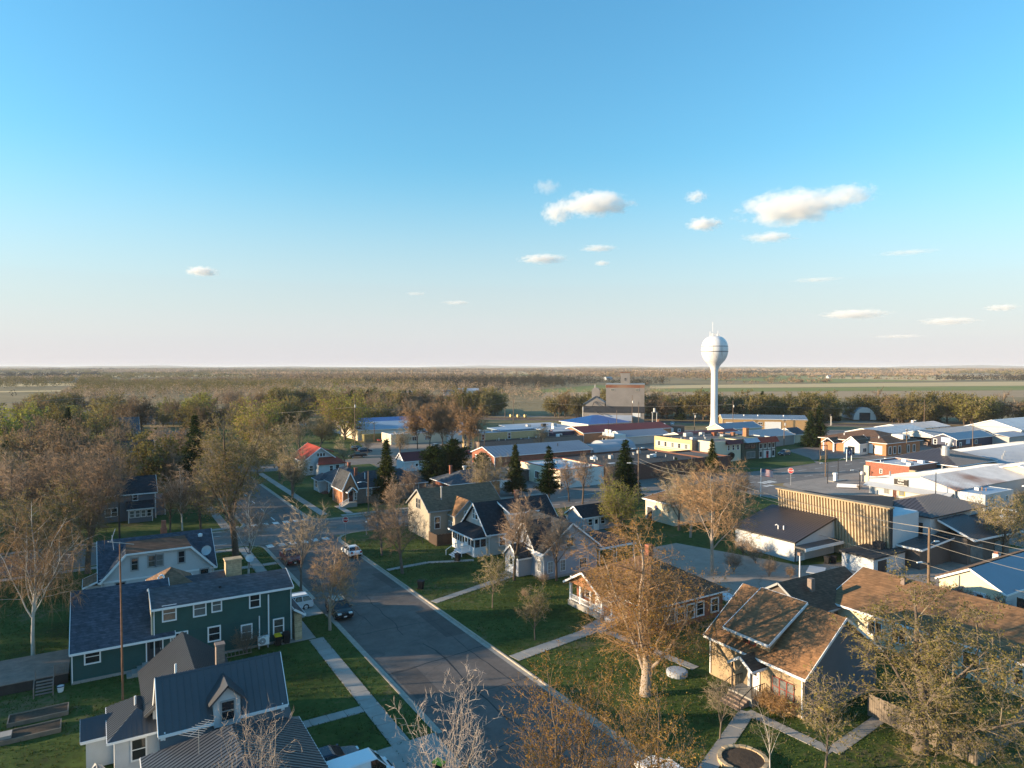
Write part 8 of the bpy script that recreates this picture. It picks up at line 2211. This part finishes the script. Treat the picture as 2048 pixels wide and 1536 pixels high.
# shrubs
for x, y, h, k, lab in ((46.2, 34.6, 2.0, 'shrub_o', "rust-orange shrub under the tan house's front window"), (46.3, 36.2, 1.6, 'shrub_o', "second rust-orange shrub beside the tan house steps"),
                        (76.0, 59.0, 2.6, 'shrub', "bare brush clump beside the alley, nearest the tan roof"), (79.5, 64.0, 3.0, 'shrub', "bare brush clump along the white hall wall"), (81.2, 67.6, 3.0, 'shrub', "bare brush clump at the hall's far corner"), (73.6, 62.8, 2.8, 'shrub', "dark bare thicket behind the bungalow"), (77.8, 57.0, 1.8, 'shrub', "small bare shrub at the alley edge"),
                        (84.2, 40.8, 2.6, 'shrub_r', "red-twigged shrub before the cream garage, left of three"), (83.6, 38.6, 2.8, 'shrub_r', "red-twigged shrub before the cream garage, middle of three"), (82.6, 35.4, 3.2, 'shrub_r', "red-twigged shrub before the cream garage, right of three"),
                        (81.0, 31.0, 3.6, 'shrub_r', "large reddish shrub at the right edge"),
                        (12.2, 69.5, 2.6, 'shrub', "thin bare shrub before the green house wall"), (41.2, 63.4, 1.4, 'shrub_o', "low brown shrub bed by the bungalow lawn"), (43.4, 65.4, 1.3, 'shrub', "dark low shrub bed before the bungalow"), (43.8, 68.6, 1.4, 'shrub', "low bare shrubs by the grey house path"), (48.6, 72.0, 1.6, 'shrub', "bare shrub at the grey house foundation"),
                        (147.9, 90.8, 1.2, 'shrub', "low shrub at the foot of the double lamp post"), (106.0, 40.6, 1.8, 'shrub', "bare hedge before the hall's brown wing"), (101.0, 42.8, 1.6, 'shrub', "bare hedge below the brown wing wall")):
    tree(x, y, h, k, lab, 0, z=0.08)
cone = Thing("shrub", "small dark clipped cone shrub by the white bungalow", "shrub", (42.9, 144.2, 0.1))
cone.part("crown", MB().lathe([(0.7, 0.1), (0.75, 0.5), (0.4, 1.4), (0, 2.1)], 12, (42.9, 144.2, 0.1)), "needle"); cone.part("stem", MB().tube([(42.9, 144.2, 0), (42.9, 144.2, 0.5)], 0.08, 6), "bark_brown")

# ------------------------------------------------------------------ woods around the town: single trees
rs = np.random.RandomState(11)
def clear_of(x, y, boxes):
    return all(not (a <= x <= b and c <= y <= d) for a, b, c, d in boxes)
KEEP = [(19.5, 36, -20, 345), (-40, 21, 110, 125), (-1.5, 14, 137, 152), (0, 14, 168, 190), (0, 15, 208, 224), (-6, 15, 282, 306), (-44, 40, 86, 112), (72, 88, 328, 340), (-44, 90, 228, 248), (40, 60, 128, 192), (62, 135, 186, 292)]
def sector(x, y, table):
    """where a woodland tree stands, named by what one sees beside it"""
    az = math.degrees(math.atan2(x, y) - CAM_YAW); d = math.hypot(x, y)
    for lim, near, far, cut in table:
        if az < lim:
            return near if d < cut else far
    return table[-1][1]
SEC1 = [(-33, " at the left edge, near rows of the woods", " at the left edge, far rows of the woods", 230), (-28, " behind the slate grey house, near rows", " far behind the slate grey house", 250), (-23, " just left of the avenue", " left of the avenue's far end", 260), (-18, " just right of the avenue", " by the avenue's far end", 280), (-13, " left of the red-roofed house", " far behind the red-roofed house", 250), (-6, " near the pale-blue warehouse", " beyond the pale-blue warehouse", 290), (90, " between warehouse and railway", " beyond the railway, left of the elevator", 330)]
SEC2 = [(-8, " beyond the railway, left of the far lawn", " beyond the railway, left of the far lawn", 1), (2, " beyond the railway before the far lawn", " beyond the railway before the far lawn", 1), (9, " beyond the railway just left of the elevator", " beyond the railway just left of the elevator", 1), (16, " in the railway belt between elevator and water tower", " in the railway belt between elevator and water tower", 1), (22, " in the railway belt right behind the tan warehouse", " in the railway belt right behind the tan warehouse", 1), (29, " in the railway belt behind the bank", " in the railway belt behind the bank", 1), (90, " in the railway belt behind the cream warehouse at right", " in the railway belt behind the cream warehouse at right", 1)]
LAB = {'far_brown': "bare brown tree", 'far_tan': "tan-twigged tree", 'far_olive': "olive budding tree", 'far_green': "green budding tree", 'far_yellow': "yellow-green tree", 'spruce': "dark spruce"}
n = 0
tries = 0
while n < 200 and tries < 9000:
    tries += 1
    y = 130 + 350 * rs.uniform() ** 0.8
    x = rs.uniform(-0.25 * y - 14, 0.42 * y + 10)
    if not clear_of(x, y, KEEP) or abs(x + y - 497) < 16 or x + y > 600 or (x > 36 and y < 215):
        continue
    k = rs.choice(['far_brown', 'far_brown', 'far_tan', 'far_olive', 'far_olive', 'far_green', 'far_yellow', 'spruce'], p=[.24, .2, .18, .15, .08, .05, .05, .05])
    tree(x, y, rs.uniform(9, 15) if k != 'spruce' else rs.uniform(9, 13), k, LAB[k] + sector(x, y, SEC1), int(rs.randint(0, 3 if k != 'spruce' else 2)), group="trees of the left-hand woods", wide=rs.uniform(0.85, 1.15))
    n += 1
LAB2 = {'far_brown': "bare brown tree", 'far_tan': "tan-twigged tree", 'far_olive': "olive budding tree", 'far_green': "green budding tree", 'far_yellow': "yellow-green tree", 'spruce': "dark spruce"}
n = 0
while n < 190:
    t = rs.uniform(-150, 300); o_ = 16 + 34 * rs.uniform() ** 1.4
    if -8 < t < 25 and o_ < 45:
        continue
    p = rail_c + d45 * t - nrm * o_
    if -150 < t < -40 and rs.uniform() < 0.45:
        continue
    if 172 < t < 196 and o_ < 36:
        continue
    k = rs.choice(['far_olive', 'far_green', 'far_brown', 'far_tan', 'spruce'], p=[.46, .24, .16, .11, .03])
    tree(p.x, p.y, rs.uniform(10, 15.5), k, LAB2[k] + sector(p.x, p.y, SEC2), int(rs.randint(0, 3 if k != 'spruce' else 2)), group="trees of the belt beyond the railway", wide=rs.uniform(0.95, 1.3))
    n += 1
# trees left of the picture whose long evening shadows reach the street
for i, (x, y, h) in enumerate(((-30, 106, 15), (-44, 88, 16), (-46, 112, 15), (-20, 116, 14), (-58, 100, 16), (-56, 122, 15), (-40, 132, 15), (-26, 140, 14))):
    tree(x, y, h, 'far_brown' if i % 3 else 'far_olive', "bare street tree left of the birch, beyond the picture's left edge", i % 3, group="trees beyond the left edge", wide=1.25)

# ------------------------------------------------------------------ far woods, read as one mass
def vnoise(x, y, s, ph):
    return (np.sin(x / s + ph) * np.cos(y / s * 1.3 - ph * 1.7) + 0.6 * np.sin((x * 0.7 + y * 1.1) / s * 2.1 + ph * 2.3) + 0.4 * np.sin((x * 1.3 - y * 0.8) / s * 4.3 + ph)) / 2.0
FIELDS = [[(697, 752), (1600, 560), (1340, 400), (602, 650)], [(589, 635), (1330, 395), (1100, 300), (520, 560)], [(413, 608), (515, 555), (1090, 295), (900, 215), (395, 426), (317, 474)], [(405, 650), (652, 815), (600, 655), (520, 600), (420, 560)],
          [(-330, 1420), (-30, 1375), (-25, 1190), (-280, 1150)], [(-300, 990), (-34, 960), (-34, 915), (-260, 925)], [(221, 906), (340, 880), (290, 730), (183, 748)], [(-20, 2350), (463, 2352), (420, 2050), (-20, 2100)], [(500, 2700), (1300, 2500), (1200, 2100), (480, 2250)], [(1500, 1900), (2600, 1500), (2300, 1250), (1400, 1600)], [(-900, 3600), (200, 3500), (200, 3000), (-800, 3100)], [(900, 4300), (2800, 3900), (2600, 3300), (850, 3600)], [(270, 581), (345, 640), (300, 500), (231, 498)], [(160, 480), (230, 440), (215, 395), (150, 415)]]
def in_poly(x, y, poly):
    ins = np.zeros(len(x), bool); j = len(poly) - 1
    for i in range(len(poly)):
        xi, yi = poly[i]; xj, yj = poly[j]
        c = ((yi > y) != (yj > y)) & (x < (xj - xi) * (y - yi) / (yj - yi + 1e-12) + xi)
        ins ^= c; j = i
    return ins
def clumps(acc, x, y, d, hmul, r, ntri=30, size=0.0011):
    """small faces through the volume of each tree clump"""
    n = len(x)
    if n == 0:
        return
    h = r.uniform(6.5, 12.5, n) * hmul * (1 + 0.1 * np.minimum(d / 4000, 2.0)); rad = np.minimum(np.maximum(3.2, d * 0.0050 * r.uniform(0.6, 1.35, n)), 60)
    c = np.stack([x, y, np.zeros(n)], 1)
    u = r.normal(0, 1, (n, ntri, 3)); u /= np.linalg.norm(u, axis=2)[:, :, None]; u *= r.uniform(0.35, 1.0, (n, ntri, 1)) ** 0.6
    ctr = c[:, None, :] + np.stack([u[:, :, 0] * rad[:, None], u[:, :, 1] * rad[:, None], (0.56 + 0.44 * u[:, :, 2]) * h[:, None]], 2)
    s = np.maximum(0.34, d * size)[:, None, None] * r.uniform(0.6, 1.5, (n, ntri, 1)); s = np.minimum(s, h[:, None, None] * 0.5)
    e1 = r.normal(0, 1, (n, ntri, 3)); e1 /= np.linalg.norm(e1, axis=2)[:, :, None]
    e2 = np.cross(e1, r.normal(0, 1, (n, ntri, 3))); e2 /= np.linalg.norm(e2, axis=2)[:, :, None] + 1e-9
    V = np.stack([ctr - e1 * s * 0.6 - e2 * s * 0.3, ctr + e1 * s * 0.6 - e2 * s * 0.3, ctr + e2 * s * 0.7], 2).reshape(-1, 3)
    V[:, 2] = np.maximum(V[:, 2], 0.0)
    acc.append(V)
WOODS = {'woods_brown': [], 'woods_olive': [], 'woods_tan': [], 'woods_dark': []}
rw = np.random.RandomState(21)
def allowed(x, y):
    d = np.hypot(x, y); az = np.arctan2(x, y) - CAM_YAW; q = x + y
    k = (np.abs(az) < R(46)) & (d > 400) & ((q > 545) | ((az < R(-6)) & (np.abs(q - 497) > 16)) | ((az < R(-1)) & (q > 520)))
    for fl in FIELDS:
        k &= ~in_poly(x, y, fl)
    return k
CELL = 360.0
n_f = 0
for ci in range(-7, 26):
    for cj in range(-1, 26):
        cx, cy = (ci + 0.5) * CELL, (cj + 0.5) * CELL
        d = math.hypot(cx, cy); az = math.atan2(cx, cy) - CAM_YAW
        if abs(az) > R(47) or d < 420 or d > 9200:
            continue
        near_left = d < 1150 and az < R(0)
        t = rw.uniform()
        # woods cover more of the land straight ahead and far right, open fields the middle right
        pw = 0.92 if near_left else (0.55 if d > 1500 else 0.40)
        if az > R(3) and d < 1250:
            pw = 0.12
        if t < pw:
            kind = rw.choice(['woods_brown', 'woods_olive', 'woods_tan', 'woods_dark'], p=[.46, .27, .19, .08] if not near_left else [.34, .46, .17, .03])
            sp = max(9.0, d * 0.0088)
            n = int(CELL * CELL / sp / sp * rw.uniform(0.55, 0.95))
            x = cx + rw.uniform(-0.56, 0.56, n) * CELL; y = cy + rw.uniform(-0.56, 0.56, n) * CELL
            # ragged clearings inside the stand
            k = allowed(x, y) & (vnoise(x, y, 90.0, ci * 1.7 + cj) > -0.42)
            x, y = x[k], y[k]
            clumps(WOODS[kind], x, y, np.hypot(x, y), rw.uniform(0.75, 1.25), rw, 64 if d < 1300 else 32, 0.00075 if d < 1300 else 0.001)
        elif d > 700 and n_f < 150:
            m_ = rw.choice(['field_straw', 'field_brown', 'field_green'], p=[.42, .36, .22])
            w = CELL * 0.5 - 6
            corner = [(cx - w, cy - w), (cx + w, cy - w), (cx + w, cy + w), (cx - w, cy + w)]
            if all(allowed(np.array([a_]), np.array([b_]))[0] or math.hypot(a_, b_) > 1500 for a_, b_ in corner):
                field([(a_ + rw.uniform(-25, 25), b_ + rw.uniform(-25, 25)) for a_, b_ in corner], m_, 0.03 + 0.001 * (n_f % 7)); n_f += 1
        # hedgerows on two sides of the block
        for side in range(2):
            if rw.uniform() < 0.5:
                n = int(CELL / max(10, d * 0.008))
                s_ = rw.uniform(-0.5, 0.5, n) * CELL
                x = cx + (s_ if side == 0 else -CELL / 2 + rw.normal(0, 4, n)); y = cy + (-CELL / 2 + rw.normal(0, 4, n) if side == 0 else s_)
                k = allowed(x, y) & (np.hypot(x, y) > 650); x, y = x[k], y[k]
                clumps(WOODS[rw.choice(['woods_brown', 'woods_olive', 'woods_dark'])], x, y, np.hypot(x, y), rw.uniform(0.5, 1.0), rw)
# thin scatter right out to the horizon
N_ = 9000
d_ = np.exp(rw.uniform(math.log(3500), math.log(16000), N_)); a_ = CAM_YAW + rw.uniform(R(-46), R(47), N_)
x, y = d_ * np.sin(a_), d_ * np.cos(a_)
k = vnoise(x, y, 700.0, 2.2) + 0.5 * vnoise(x, y, 260.0, 0.7) > -0.05
clumps(WOODS['woods_brown'], x[k], y[k], d_[k], 1.0, rw, 22)
for kn, lab in (('woods_brown', "brown bare far woods toward the horizon"), ('woods_olive', "olive budding far woods among the fields"), ('woods_tan', "pale tan far aspen stands"), ('woods_dark', "dark far thickets and evergreens")):
    V = np.concatenate(WOODS[kn])
    o = ob("far_woods", np_mesh("far_woods", V, np.arange(len(V)).reshape(-1, 3), np.zeros((0, 4)), [kn]))
    o["kind"] = "stuff"; o["label"] = lab; o["category"] = "woods"
# low wooded rises along the skyline
for i, (dist, hh, ph) in enumerate(((9500, 15, 0.4), (12500, 26, 2.1), (16000, 44, 4.4))):
    mb = MB(); n = 90
    for j in range(n + 1):
        a = CAM_YAW + R(-50) + R(100) * j / n
        z = max(1.0, hh * (0.55 + 0.35 * math.sin(j * 0.21 + ph) + 0.25 * math.sin(j * 0.57 + ph * 2) + 0.12 * math.sin(j * 1.7 + ph)))
        for dd, zz in ((-900, -1), (-250, z * 0.8), (0, z), (900, -1)):
            mb.v.append(((dist + dd) * math.sin(a), (dist + dd) * math.cos(a), zz))
    for j in range(n):
        for k in range(3):
            q = j * 4 + k
            mb.f.append((q, q + 4, q + 5, q + 1))
    structure("hills", mb, "woods_brown")
# grass blades over the near lawns
def near_walk(x, y):
    k = np.zeros(len(x), bool)
    for x0, y0, x1, y1, w in WALKS:
        L2 = (x1 - x0) ** 2 + (y1 - y0) ** 2
        t = np.clip(((x - x0) * (x1 - x0) + (y - y0) * (y1 - y0)) / L2, 0, 1)
        k |= np.hypot(x - x0 - t * (x1 - x0), y - y0 - t * (y1 - y0)) < w / 2 - 0.02
    return k
rg = np.random.RandomState(4)
pts = []
for x0, x1, y0, y1, n in ((-12, 21.6, 28, 110.5, 60000), (33.9, 58, 26, 106, 52000)):
    x, y = rg.uniform(x0, x1, n), rg.uniform(y0, y1, n)
    ok = ~near_walk(x, y) & (vnoise(x, y, 1.3, 0.3) + rg.uniform(-0.5, 0.9, n) > 0)
    pts.append(np.stack([x[ok], y[ok]], 1))
# fringe of longer grass creeping over the walk edges
for x0, y0, x1, y1, w in WALKS:
    L_ = math.hypot(x1 - x0, y1 - y0); n = int(L_ * 16)
    if y0 > 112 or L_ < 1:
        continue
    t = rg.uniform(0, 1, n); s = np.where(rg.uniform(0, 1, n) < 0.5, -1, 1) * (w / 2 + rg.normal(0.0, 0.07, n))
    nx, ny = -(y1 - y0) / L_, (x1 - x0) / L_
    pts.append(np.stack([x0 + (x1 - x0) * t + nx * s, y0 + (y1 - y0) * t + ny * s], 1))
g_ = np.concatenate(pts); n = len(g_)
a = rg.uniform(0, 6.283, n); hgt = rg.uniform(0.05, 0.15, n); w = rg.uniform(0.03, 0.08, n)
b0 = np.stack([g_[:, 0] - np.cos(a) * w, g_[:, 1] - np.sin(a) * w, np.full(n, 0.09)], 1); b1 = np.stack([g_[:, 0] + np.cos(a) * w, g_[:, 1] + np.sin(a) * w, np.full(n, 0.09)], 1)
tp = np.stack([g_[:, 0] + rg.normal(0, 0.05, n), g_[:, 1] + rg.normal(0, 0.05, n), 0.1 + hgt], 1)
V = np.stack([b0, b1, tp], 1).reshape(-1, 3)
go = ob("grass_blades", np_mesh("grass_blades", V, np.arange(len(V)).reshape(-1, 3), np.zeros((0, 4)), ["grass_blade"]))
go["kind"] = "stuff"; go["label"] = "short green grass over the near lawns"; go["category"] = "grass"
# ------------------------------------------------------------------ far farm buildings, clouds, haze
for i, (x, y, lab) in enumerate(((900, 1100, "tiny white farm shed on the far plain, right of the tower"), (1500, 1000, "tiny white farm shed far right near the wood edge"), (-40, 1500, "tiny white farm building far left"), (1050, 2600, "tiny pale farm building on the horizon"))):
    simple("farm_shed", lab, "shed", x, x + 16, y, y + 9, 4, 6.5, 'x', "white_metal", "metal_white", trim=None)

def cloud_mat():
    m = bpy.data.materials.new("cloud_vapour"); m.use_nodes = True
    nt = m.node_tree; N, L = nt.nodes, nt.links
    N.remove(N["Principled BSDF"])
    tc = N.new("ShaderNodeTexCoord"); oi = N.new("ShaderNodeObjectInfo")
    ln = N.new("ShaderNodeVectorMath"); ln.operation = 'LENGTH'; L.new(tc.outputs["Object"], ln.inputs[0])
    sp = N.new("ShaderNodeVectorMath"); sp.operation = 'MULTIPLY'; sp.inputs[1].default_value = (3.6, 2.2, 2.2); L.new(tc.outputs["Object"], sp.inputs[0])
    rn = N.new("ShaderNodeVectorMath"); rn.operation = 'SCALE'; rn.inputs[0].default_value = (37.0, 91.0, 53.0); L.new(oi.outputs["Random"], rn.inputs["Scale"])
    ad = N.new("ShaderNodeVectorMath"); L.new(sp.outputs[0], ad.inputs[0]); L.new(rn.outputs[0], ad.inputs[1])
    nz = N.new("ShaderNodeTexNoise"); nz.inputs["Scale"].default_value = 1.25; nz.inputs["Detail"].default_value = 8; nz.inputs["Roughness"].default_value = 0.66
    L.new(ad.outputs[0], nz.inputs["Vector"])
    f = N.new("ShaderNodeMath"); f.operation = 'MULTIPLY_ADD'; f.inputs[1].default_value = -0.62; f.inputs[2].default_value = 0.06; L.new(ln.outputs["Value"], f.inputs[0])
    a = N.new("ShaderNodeMath"); L.new(nz.outputs["Fac"], a.inputs[0]); L.new(f.outputs[0], a.inputs[1])
    mr = N.new("ShaderNodeMapRange"); mr.inputs[1].default_value = 0.17; mr.inputs[2].default_value = 0.48; mr.inputs[3].default_value = 0; mr.inputs[4].default_value = 1
    L.new(a.outputs[0], mr.inputs[0])
    at = N.new("ShaderNodeAttribute"); at.attribute_type = 'OBJECT'; at.attribute_name = "density"
    mu = N.new("ShaderNodeMath"); mu.operation = 'MULTIPLY'; L.new(mr.outputs[0], mu.inputs[0]); L.new(at.outputs["Fac"], mu.inputs[1])
    v = N.new("ShaderNodeVolumePrincipled"); v.inputs["Color"].default_value = (0.995, 0.995, 0.995, 1); v.inputs["Anisotropy"].default_value = 0.0
    L.new(mu.outputs[0], v.inputs["Density"])
    L.new(v.outputs[0], N["Material Output"].inputs["Volume"])
    _mats["cloud_vapour"] = m
cloud_mat()
def ico(n=2):
    import bmesh
    bm = bmesh.new(); bmesh.ops.create_icosphere(bm, subdivisions=n, radius=1.0)
    me = bpy.data.meshes.new("cloud"); bm.to_mesh(me); bm.free(); me.materials.append(M("cloud_vapour")); return me
ico_me = ico(3)
# azimuth from the view axis (degrees), elevation (degrees), width and height (degrees), thickness of the vapour, label
CLOUDS = [
    (6.9, 13.2, 7.8, 2.6, 1.0, "long white cumulus above the grain elevator"),
    (3.8, 12.6, 3.6, 2.4, 1.0, "small white cumulus left of the long one"),
    (2.9, 14.6, 3.0, 1.6, 0.22, "faint wisp above the small cumulus"),
    (22.2, 12.1, 9.5, 3.2, 1.2, "largest white cumulus right of the water tower"),
    (26.0, 12.6, 5.2, 2.2, 0.6, "greyish tail of the largest cumulus"),
    (15.0, 13.4, 2.4, 1.3, 0.5, "tiny white puff above the water tower"),
    (15.6, 11.3, 3.8, 1.4, 0.8, "small flat white cloud left of the largest cumulus"),
    (20.6, 10.0, 5.2, 1.1, 0.35, "thin pinkish streak below the largest cumulus"),
    (2.6, 8.9, 5.4, 1.0, 0.55, "low broken white cloud near the centre"),
    (7.2, 9.7, 4.0, 0.8, 0.3, "thin slanting wisp above the low broken cloud"),
    (7.5, 8.5, 1.8, 0.6, 0.35, "tiny low puff right of the low broken cloud"),
    (-24.3, 7.2, 3.2, 1.0, 0.7, "lone white cloud at the left above the trees"),
    (-4.6, 5.3, 3.2, 0.5, 0.2, "faint low streak left of centre"),
    (26.6, 3.9, 6.4, 0.95, 0.6, "low grey-white cloud bank near the right horizon"),
    (32.6, 3.2, 5.0, 0.7, 0.45, "low grey cloud at the right edge"),
    (35.6, 4.0, 2.6, 0.6, 0.4, "tiny grey cloud at the far right edge"),
    (24.0, 6.6, 5.0, 0.5, 0.14, "faint grey streak right above the water tower"),
    (-8.0, 6.0, 2.4, 0.4, 0.14, "very faint short streak left of centre"),
    (29.5, 2.2, 4.5, 0.35, 0.2, "thin grey streak just above the right horizon"),
    (30.0, 8.2, 5.5, 0.5, 0.15, "very thin streak at the upper right"),
]
for az, el, w, h, dn, lab in CLOUDS:
    alt = 1500.0
    dist = alt / math.tan(R(el))
    a = CAM_YAW + R(az)
    o = ob("cloud", ico_me, None, (dist * math.sin(a), dist * math.cos(a), 28 + alt), (0, 0, -a))
    sl = dist / math.cos(R(el))
    rx, rz = sl * R(w) / 2 * 1.15, sl * R(h) / 2 * 1.2
    o.scale = (rx, min(rx * 0.6, rz * 2.2), rz)
    o["density"] = dn * 2.3 / rz
    o["label"] = lab; o["category"] = "cloud"; o["group"] = "fair-weather clouds"
hz = bpy.data.materials.new("haze_air"); hz.use_nodes = True
hz.node_tree.nodes.remove(hz.node_tree.nodes["Principled BSDF"])
hv = hz.node_tree.nodes.new("ShaderNodeVolumePrincipled")
hv.inputs["Color"].default_value = (0.80, 0.86, 0.95, 1); hv.inputs["Density"].default_value = 0.00006; hv.inputs["Anisotropy"].default_value = 0.0
hz.node_tree.links.new(hv.outputs[0], hz.node_tree.nodes["Material Output"].inputs["Volume"])
_mats["haze_air"] = hz
HAZE = True
if HAZE:
    h_ = ob("haze", MB().box(-44000, 44000, -44000, 44000, -1.5, 52).mesh("haze", "haze_air")); h_["kind"] = "stuff"
